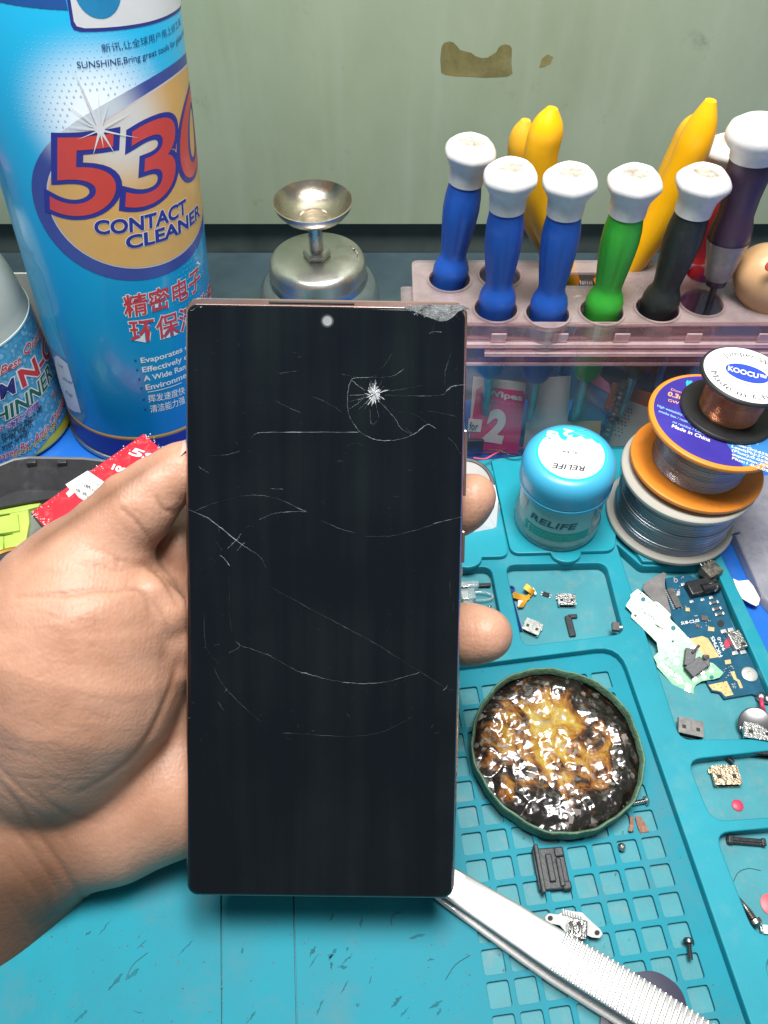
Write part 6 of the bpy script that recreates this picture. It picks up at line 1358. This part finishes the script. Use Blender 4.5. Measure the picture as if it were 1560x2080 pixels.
screw(1474, 1537, .1, .72, 3.4, .9, 1.4, DRK, 'short dark screw standing askew beside the scorched connector', rise=.1)
screw(1399, 1916, 1.35, 1.45, 4.6, .7, 1.6, DRK, 'dark grey screw lying on the lower right of the grid')
screw(1530, 1868, .1, -2.15, 8.2, 1.3, 2.2, M('screw_grey', (.46, .44, .42, 1), .3, 1, var=.15), 'large pointed grey screw in the lower right tray', point=True)
screw(1263, 1722, .3, .8, 1.6, .5, 1.3, BRT, 'tiny silver screw standing in a grid pocket below the flux dish', rise=-2.0)
screw(994, 1234, .1, 1.75, 3.6, .6, .9, BRT, 'small silver screw just above the lower fingertip')
# red and pink discs
for u, v, r_, col, lab in ((1498, 1636, 1.9, S(190, 62, 92), 'flat crimson dot sticker in the middle tray'), (1566, 1838, 3.2, S(232, 96, 108), 'pink round cap at the right edge beside the large pointed screw')):
    c = px(u, v, .1); tag(obj('disc', G().lathe(c, (0, 0, 1), [(r_, 0), (r_+.05, .25), (r_*.85, .5), (.01, .55)], 28), M('disc_paint', col, .45)), lab, 'disc')
p, x, y, zz = frame_at(1556, 1891, .1, .1); T = thing('white_plug', p, 'small white plug in the lower right tray', 'plug'); obj('body', G().box(p+zz*1.2, (3.4, 2.6, 2.2), 0, .3, ax=(x, y, zz)), WHITE, T); obj('contact', G().box(p+zz*1.2-x*1.8, (.8, 1.6, 1.2), 0, .1, ax=(x, y, zz)), SHINY, T)
# black rubber strip in the lower tray
p, x, y, zz = frame_at(1513, 1711, .1, .08); T = thing('rubber_strip', p, 'ridged black rubber strip in the lower right tray', 'strip')
obj('strip', G().box(p+zz*.9, (12.4, 2.2, 1.6), 0, .35, ax=(x, y, zz)), BLACKP, T); obj('rib', G().box(p+zz*1.9, (9.6, .7, .5), 0, .15, ax=(x, y, zz)), BLACKP, T); obj('nub', G().box(p+zz*1.6-x*5.2, (1.6, 2.6, 1.8), 0, .3, ax=(x, y, zz)), BLACKP, T); obj('nub', G().box(p+zz*1.4+x*5.4, (1.4, 2.4, 1.8), 0, .3, ax=(x, y, zz)), BLACKP, T)
# black plastic clip holder below the dish
p, x, y, zz = frame_at(1118, 1766, 1.35, -.08); T = thing('plastic_clip', p, 'square black plastic clip with a raised rib, below the flux dish', 'clip')
CLP = M('charcoal_plastic', (.022, .026, .030, 1), .48, var=.25, scale=200, bump=.2, bscale=900)
obj('base', G().box(p+zz*.8, (10.2, 12.6, 1.6), 0, .5, ax=(x, y, zz)), CLP, T); obj('rib', G().box(p+zz*1.9-x*3.9, (1.3, 14.6, 3.2), 0, .35, ax=(x, y, zz)), CLP, T); obj('bar', G().box(p+zz*1.9-x*.3, (2.0, 8.4, 1.6), 0, .4, ax=(x, y, zz)), CLP, T)
obj('bar', G().box(p+zz*1.9+x*2.6-y*1.4, (1.6, 8.6, 1.4), 0, .4, ax=(x, y, zz)), CLP, T); obj('tab', G().box(p+zz*1.4+x*3.4+y*4.6, (3.0, 3.0, 2.4), 0, .5, ax=(x, y, zz)), CLP, T); obj('tab', G().box(p+zz*1.2+x*3.9-y*5.4, (2.8, 2.6, 2.2), 0, .5, ax=(x, y, zz)), CLP, T); obj('slot', G().box(p+zz*1.65+x*1.1+y*3.2, (1.4, 3.0, .2), 0, .05, ax=(x, y, zz)), BLACKI, T)
# white eared connector by the tweezers
hit, n, ex, ey = tilt_plane(px(1165, 1880, 4.6), (.05, -.25, 1)); T = thing('eared_connector', px(1165, 1880, 1.4), 'white metal connector with two screw ears beside the ribbed tweezers', 'connector')
EM = M('white_metal', (.74, .74, .74, 1), .35, .55, var=.08, scale=200)
k9 = lambda *p: [(920+x/2.4375, 1500+y/2.4375) for x, y in p]
obj('bracket', ppoly(hit, ex, ey, rounded(k9((455, 885), (475, 866), (520, 872), (560, 850), (640, 862), (690, 910), (730, 945), (742, 968), (725, 988), (690, 985), (650, 968), (560, 960), (530, 925), (480, 915), (462, 905)), 1.8), 0, .7, n), EM, T)
for x_, y_ in ((482, 890), (714, 962)): obj('screw_hole', ppoly(hit, ex, ey, k9(*arc((x_, y_), 13, 0, 2*math.pi, 16)[:-1]), .05), BLACKI, T)
pbox(T, 'socket', hit, n, k9((560, 985), (655, 1000), (652, 900), (565, 885)), 3.0, SHINY, bev=.5)
g = G()
for k in range(8): q = G().tube([hit(*k9((545+k*13, 845+k*5))[0], .2), hit(*k9((549+k*13, 872+k*4))[0], .8)], .28, 6); g.add(q.v, q.f)
obj('pins', g, EM, T)
for a in (0, 1): obj('spring_leaf', G().tube(spline([hit(*k9(pp)[0], 3.4) for pp in (((575+a*42, 905), (590+a*42, 930), (588+a*42, 965), (578+a*42, 980)))], 5), .55, 8), STEEL, T)
# gold flex cable, blue stick, chips in the small tray
g8 = lambda *p: [(920+x/4.105, 1140+y/4.105) for x, y in p]
hit, n, ex, ey = tilt_plane(px(1065, 1212, .8), (.1, -.1, 1)); T = thing('flex_cable', px(1065, 1212, .1), 'small folded gold flex cable in the small tray', 'flex cable')
fx = [hit(*g8(pp)[0], z) for pp, z in (((600, 205), 2.6), ((650, 245), 2.2), ((668, 270), 1.2), ((640, 290), .8), ((605, 305), .8))]
def ribbon(P, w_, mat, name, T, side):
    P = spline(P, 6); V = []; F = []
    for p_ in P: V += [p_-np.asarray(side)*w_/2, p_+np.asarray(side)*w_/2]
    for i in range(len(P)-1): F.append((2*i, 2*i+1, 2*i+3, 2*i+2))
    o = obj(name, G().add(V, F), mat, T); md = o.modifiers.new('thick', 'SOLIDIFY'); md.thickness = .0002; return o
FG = M('flex_gold', S(214, 156, 40), .35, .3, var=.12, scale=300)
ribbon(fx, 2.4, FG, 'ribbon', T, nrm([.6, .75, .2])); ribbon([hit(*g8(pp)[0], z) for pp, z in (((500, 280), 1.8), ((550, 295), 1.0), ((605, 310), .7), ((640, 290), .8))], 2.4, FG, 'ribbon', T, nrm([.1, .95, .3])); ribbon([hit(*g8(pp)[0], z) for pp, z in (((602, 305), .8), ((590, 345), .9), ((565, 385), 1.4))], 2.2, FG, 'ribbon', T, nrm([.9, .1, 0]))
pbox(T, 'end_connector', hit, n, g8(*sq(560, 362, 46, 54, .2)), 1.0, WHITE); pbox(T, 'end_connector', hit, n, g8(*sq(672, 262, 18, 60, -.3)), 1.4, WHITE)
st = [px(*g8(pp)[0], .8) for pp in ((458, 215), (490, 320), (525, 450), (560, 585))]; T = thing('plastic_strip', st[0], 'thin navy blue plastic strip on the left side of the small tray', 'strip')
obj('strip', G().tube(st, [.9, .8, .9, 1.0], 4), M('navy_plastic', S(34, 48, 120), .4, var=.1), T); p, x, y, zz = frame_at(*g8((485, 238))[0], .2, .2); obj('hook', G().lathe(p, zz, [(1.5, 0), (1.5, .9), (.8, .9), (.8, .1)], 20, True, False), M('navy_plastic_hook', S(34, 48, 120), .4), T)
p, x, y, zz = frame_at(*g8((775, 283))[0], .1, .32); T = thing('chip_component', p, 'tiny black four legged chip between the gold flex and the silver connector', 'chip'); obj('body', G().box(p+zz*.5, (2.6, 1.7, .9), 0, .1, ax=(x, y, zz)), BLACKP, T)
for a_ in (-1, 1):
    for b_ in (-1, 1): obj('leg', G().box(p+zz*.2+x*a_*1.7+y*b_*.6, (.9, .4, .2), 0, .03, ax=(x, y, zz)), PADW, T)
p, x, y, zz = frame_at(*g8((975, 550))[0], .1, 1.32); T = thing('plastic_hook', p, 'charcoal hooked plastic sliver below the silver connector in the small tray', 'hook'); obj('shank', G().box(p+zz*.8, (9.0, 2.6, 1.4), 0, .4, ax=(x, y, zz)), CLP, T); obj('hook', G().box(p+zz*.8-x*4.2+y*1.8, (1.6, 3.8, 1.4), 0, .4, ax=(x, y, zz)), CLP, T)
p, x, y, zz = frame_at(*g8((1352, 558))[0], 5.1, .1); T = thing('button_switch', p, 'tiny grey push switch on the ridge right of the small tray', 'switch'); obj('body', G().box(p+zz*.9, (2.8, 3.4, 1.8), 0, .2, ax=(x, y, zz)), CHIPG, T); obj('plunger', G().box(p+zz*1.2+x*1.9, (1.6, 1.2, 1.0), 0, .2, ax=(x, y, zz)), SHINY, T)
# clear plugs in the left little tray
for k, (a, b, rr_) in enumerate((((40, 205), (215, 200), 1.5), ((60, 300), (185, 292), 2.5), ((80, 352), (160, 350), 1.9))):
    A, B = px(*g8(a)[0], rr_+.1), px(*g8(b)[0], rr_+.1); x = nrm(B-A); L_ = np.linalg.norm(B-A); T = thing('clear_plug', A*[1, 1, 0]+[0, 0, .1], ['slim clear plug with dark tip, uppermost in the left little tray', 'clear network plug with a latch tab, middle of the left little tray', 'short clear plug touching the lower fingertip'][k], 'plug', 'clear plugs in the left little tray')
    CP = CLEAR('plug_clear', (.88, .94, .95, 1), .9, .05, .25, (.7, .75, .78, 1), .4); obj('body', G().box((A+B)/2, (L_, rr_*2, rr_*2), math.atan2(x[1], x[0]), .35), CP, T)
    obj('contacts', G().box((A+B)/2-x*L_*.2+np.array([0, 0, rr_*.6]), (L_*.4, rr_*1.4, .4), math.atan2(x[1], x[0]), .05), STEEL, T)
    if k == 1:
        e = [px(*g8(pp)[0], 2.2) for pp in ((180, 255), (260, 258), (320, 275), (332, 295), (318, 312), (260, 322), (182, 325))]; obj('latch_tab', G().tube(spline(e, 4), .45, 8), CP, T)
    if k == 0: obj('dark_tip', G().box(B+x*2.4, (5, 1.4, 1.2), math.atan2(x[1], x[0]), .2), CLP, T)

# ------------------------------------------------------------------ buzzer with leads, white packet under the upper fingertip
c = px(950, 985, 9); c[2] = 9.0
T = thing('buzzer', c*[1, 1, 0]+[0, 0, 7.2], 'round grey speaker with black rim and twin leads, behind the upper fingertip', 'speaker')
nz_ = nrm([.05, -.35, 1]); c = px(946, 985, 12); obj('case', G().lathe(c-nz_*5, nz_, [(12.4, 0), (12.8, .4), (12.8, 4.4), (12.2, 5.2), (11.2, 5.3), (10.9, 4.6)], 60, True, False), M('speaker_rim', (.10, .10, .10, 1), .4, .4, var=.2), T)
obj('cone', G().lathe(c-nz_*5, nz_, [(11.0, 4.7), (10, 4.9), (.01, 5.0)], 48), M('speaker_face', S(170, 168, 166), .5, var=.06), T)
x = nrm(px(965, 958, 12)-px(955, 966, 12)); hx = px(950, 968, 12.2); up2 = nrm(px(952, 956, 12)-px(956, 962, 12)); obj('lettering', qtext('(380)', [hx, hx+x*4.4, hx+x*4.4+up2*2.2, hx+up2*2.2], .5, bold=.01), BLACKI, T)
obj('red_lead', G().tube(spline([px(962, 930, 12), px(985, 932, 10), px(1005, 922, 9), pY(1030, 912, 250), pY(1068, 910, 248)], 6), .35, 8), M('lead_red', S(226, 92, 104), .4), T)
obj('black_lead', G().tube(spline([px(978, 918, 10), px(990, 914, 9), px(1015, 916, 8.5), px(1040, 926, 8), px(1062, 920, 9), pY(1080, 908, 246)], 6), .35, 8), BLACKP, T)
wp2 = thing('white_box', px(960, 1060, 7.3), 'small white card box with a slanted corner peeping out behind the upper fingertip', 'box')
obj('box_top', G().slab([px(u, v, 13) for u, v in [(880, 1060), (948, 1056), (992, 1046), (1012, 1018), (1005, 985), (900, 1000)]], (0, 0, -1), .6), M('white_box_card', (.78, .78, .80, 1), .5, var=.03), wp2)
obj('box_side', G().slab([px(948, 1056, 13), px(1000, 1072, 7.3), px(1008, 1071, 7.3), px(1016, 1032, 7.6), px(1012, 1018, 13), px(992, 1046, 13)], (.2, .8, -.2), .5), M('white_box_card_side', (.74, .75, .78, 1), .5, var=.03), wp2)
obj('box_front', G().slab([px(880, 1060, 13), px(880, 1090, 7.3), px(940, 1085, 7.3), px(1004, 1073, 7.3), px(992, 1046, 13), px(948, 1056, 13)], (0, 1, -.3), .5), M('white_box_card_front', (.80, .80, .82, 1), .5, var=.03), wp2)

# ------------------------------------------------------------------ clear plastic wallet and paper scrap on the table, right
bag = [px(1484, 985, 0), px(1470, 1050, 0), px(1545, 1215, 0), px(1600, 1275, 0), px(1700, 1150, 0), px(1600, 960, 0)]
gB = G().prism(bag, -2.9, 2.2, .8); tag(obj('plastic_case', gB, CLEAR('wallet_plastic', (.72, .74, .80, 1), .8, .16, .45, (.50, .50, .54, 1), .5)), 'smoky clear plastic case lying on the blue table at the right', 'case')
sc_ = px(1520, 1215, -2); hit, n, ex, ey = tilt_plane(px(1510, 1210, 1.2), (.15, -.1, 1))
tag(obj('paper_scrap', ppoly(hit, ex, ey, [(1489, 1175), (1500, 1180), (1520, 1178), (1530, 1190), (1544, 1216), (1541, 1228), (1536, 1231), (1525, 1226), (1508, 1216), (1498, 1200)], 0, .25, n), M('torn_white_paper', (.80, .80, .80, 1), .6, var=.02)), 'torn scrap of white paper beside the right edge of the mat', 'paper')

# ------------------------------------------------------------------ red box, black phone frame and coils on the left
def build_left():
    hit, n, ex, ey = tilt_plane(px(200, 1000, 24), (-.06, -.06, 1))
    T = thing('battery_box', px(210, 1000, -3), 'worn red battery box with a white barcode sticker, half under the thumb', 'box')
    A, B, C, D = (62, 1040), (292, 880), (368, 930), (112, 1082)
    red = M('worn_red_print', S(206, 38, 54), .42, var=.08, scale=60, bump=.06, bscale=300, dirt=(.62, .56, .55, 1), dscale=260, damt=.22)
    P = [hit(*p) for p in (A, B, C, D)]; x = nrm(P[1]-P[0]); lx = np.linalg.norm(P[1]-P[0])
    y = nrm((P[3]-P[0])-np.dot(P[3]-P[0], x)*x); w_ = np.dot(P[3]-P[0], y); print('redbox', lx, w_)
    z = np.cross(x, y); z = z if z[2] > 0 else -z
    # open ended slip case: red skin over dark inside
    c = P[0]+x*lx/2+y*w_/2-z*4.5
    obj('box_body', G().box(c, (lx, w_, 9), 0, .5, ax=(x, y if np.dot(np.cross(x, y), z) > 0 else -y, z)), red, T)
    e = P[0]-x*.12+y*w_/2-z*4.6; obj('dark_end', G().box(e, (.5, w_-.8, 8.0), 0, .1, ax=(x, y, z)), M('dark_box_end', (.035, .035, .032, 1), .55, var=.3), T)
    o2 = lambda u, v, off=.08: hit(u, v, off)
    def pp(name, pix, mat, off=.08): q = ppoly(hit, ex, ey, pix, off); return obj(name, q, mat, T)
    ST = pp('sticker', [(133, 984), (178, 956), (219, 984), (178, 1021), (160, 1010), (152, 1000), (140, 1010), (134, 1002), (142, 994)], WHITE)
    g = G()
    q3 = lambda x_, y_: (x_/3.9, 900+y_/3.9)
    for row, (p0, p1, hh_) in enumerate(((q3(665, 345), q3(760, 400), 22/3.9), (q3(607, 385), q3(710, 440), 24/3.9))):
        k = 0; t = 0
        while t < 1:
            wdt = rng.choice([.02, .035, .05]); a = np.array(p0)+(np.array(p1)-np.array(p0))*t; b = np.array(p0)+(np.array(p1)-np.array(p0))*min(1, t+wdt); dv = np.array([2.0, -hh_]);
            q = ppoly(hit, ex, ey, [tuple(a), tuple(b), tuple(b+dv), tuple(a+dv)], .16); g.add(q.v, q.f); t += wdt+rng.choice([.03, .05, .07])
    obj('barcode', g, BLACKI, ST)
    for t, bl, br, tl, m_, bo in (('5S', q3(1020, 85), q3(1205, 150), q3(1070, 35), WHITE, .03), ('100%', q3(885, 205), q3(1045, 265), q3(905, 165), WHITE, .05), ('BL', q3(618, 505), q3(668, 530), q3(630, 480), WHITE, .03)):
        q = ptext(hit, t, bl, br, tl, .12, bold=bo); obj('lettering', q, m_, T)
    for t, bl, br, tl in (('Code 82', q3(700, 300), q3(835, 365), q3(712, 278)), ('1.2E  36', q3(645, 330), q3(800, 385), q3(655, 312)), ('3E  2  36', q3(590, 372), q3(750, 440), q3(600, 352))): obj('lettering', ptext(hit, t, bl, br, tl, .16, bold=0), CHIPG, ST)
    g = G()
    for k in range(150):
        t = rng.uniform(0, 1); sd = rng.integers(0, 3); a, b = [(A, B), (B, C), (A, D)][sd]; u, v = np.array(a)+(np.array(b)-np.array(a))*t+rng.normal(0, 3.2, 2)+(np.array([3, 4]) if sd == 0 else np.array([-3, 2]) if sd == 1 else np.array([3, -1])); s = rng.uniform(.3, 1.3)
        q = ppoly(hit, ex, ey, arc((u, v), s, 0, 2*math.pi, 5)[:-1], .07); g.add(q.v, q.f)
    obj('worn_spots', g, M('bare_card', (.72, .68, .66, 1), .6), T)['kind'] = 'stuff'
    # grey black frame with yellow green foam cells
    F_ = thing('phone_shell', px(60, 1040, 5.2), 'empty black plastic phone frame with yellow green pieces inside, left of the hand', 'frame')
    bl = M('frame_plastic', (.040, .040, .044, 1), .38, var=.2, scale=120, bump=.1, bscale=600, dirt=(.13, .13, .13, 1), dscale=90, damt=.5)
    Pz = lambda u, v, z_: px(u, v, z_+6.2)
    wall_ = [(-60, 985), (-20, 955), (30, 935), (60, 931), (170, 933), (215, 938)]
    top_ = [Pz(u, v, 14) for u, v in wall_]; bot = [Pz(u, v+66, 4) for u, v in wall_]
    g = G(); V = top_+bot; k = len(top_); F = [(i, i+1, k+i+1, k+i) for i in range(k-1)]; g.add(V, F); o = obj('frame_wall', g, bl, F_, smooth=60); md = o.modifiers.new('thick', 'SOLIDIFY'); md.thickness = .0012
    obj('frame_lip', G().tube(top_, .9, 8), M('frame_edge', (.16, .16, .165, 1), .35), F_)
    obj('frame_step', G().slab([Pz(u, v, 4) for u, v in [(-60, 1010), (60, 982), (215, 965), (215, 1000), (150, 1010), (60, 1022), (-60, 1045)]], (0, 0, 1), 1.2), bl, F_)
    for u in (66, 128): obj('frame_clip', G().box(Pz(u, 943, 13), (4, 2.0, 4), .1, .3), bl, F_)
    obj('frame_floor', G().slab([Pz(u, v, -.5) for u, v in [(-90, 1020), (240, 985), (240, 1110), (60, 1260), (-90, 1300)]], (0, 0, 1), 1.0), M('smoky_plastic', (.17, .18, .16, 1), .3, var=.25, scale=60), F_)
    yg = M('lime_foam', S(178, 204, 92), .45, var=.18, scale=60, bump=.15, bscale=500, coat=.2)
    for q, z_ in (([(-30, 1032), (60, 1012), (92, 1012), (78, 1030), (40, 1040), (-30, 1052)], 2.5), ([(-30, 1056), (36, 1044), (40, 1078), (-30, 1090)], 3.5), ([(20, 1044), (58, 1036), (60, 1062), (50, 1118), (10, 1126), (8, 1090), (26, 1086)], 2.0), ([(-40, 1092), (8, 1090), (6, 1124), (-40, 1130)], 3.0)):
        obj('lime_piece', G().prism([Pz(u, v, z_) for u, v in q], 6.75, z_+6.7, .4), yg, F_)
    # dark disc with a gold rim
    Dk = thing('coil_disc', px(30, 1170, 5.8), 'dark round disc with a gold rim, half hidden behind the hand', 'disc')
    dc = px(22, 1178, 11); dc[2] = 5.8; rr_ = 14.5
    obj('disc_body', G().lathe(dc, (0, 0, 1), [(rr_-.4, 0), (rr_-.2, 6), (rr_-1.4, 6.6), (.01, 6.6)], 60), M('coil_dark', (.05, .052, .055, 1), .45, var=.3), Dk)
    obj('gold_rim', G().lathe(dc, (0, 0, 1), [(rr_-.1, 4.4), (rr_+.4, 5), (rr_+.4, 7), (rr_-.6, 7.4), (rr_-1.4, 6.9)], 60, False, False), M('gold_rim', S(190, 140, 60), .35, .5), Dk)
build_left()

for pix, lab in (([(1278, 1655), (1286, 1660), (1288, 1678), (1284, 1690), (1276, 1688), (1280, 1672)], 'narrow flake of brown dried flux by the tip of the bright silver screw'), ([(1290, 1658), (1302, 1660), (1312, 1676), (1318, 1690), (1300, 1692), (1294, 1676)], 'wider flake of brown dried flux in a grid pocket right of the flux dish')):
    tag(obj('flux_flake', G().prism([px(u, v, 1.5) for u, v in pix], 1.40, 1.75, .1), M('brown_flux_flake', S(128, 82, 58), .45, var=.35, scale=400, bump=.3)), lab, 'flake', 'flakes of dried flux')
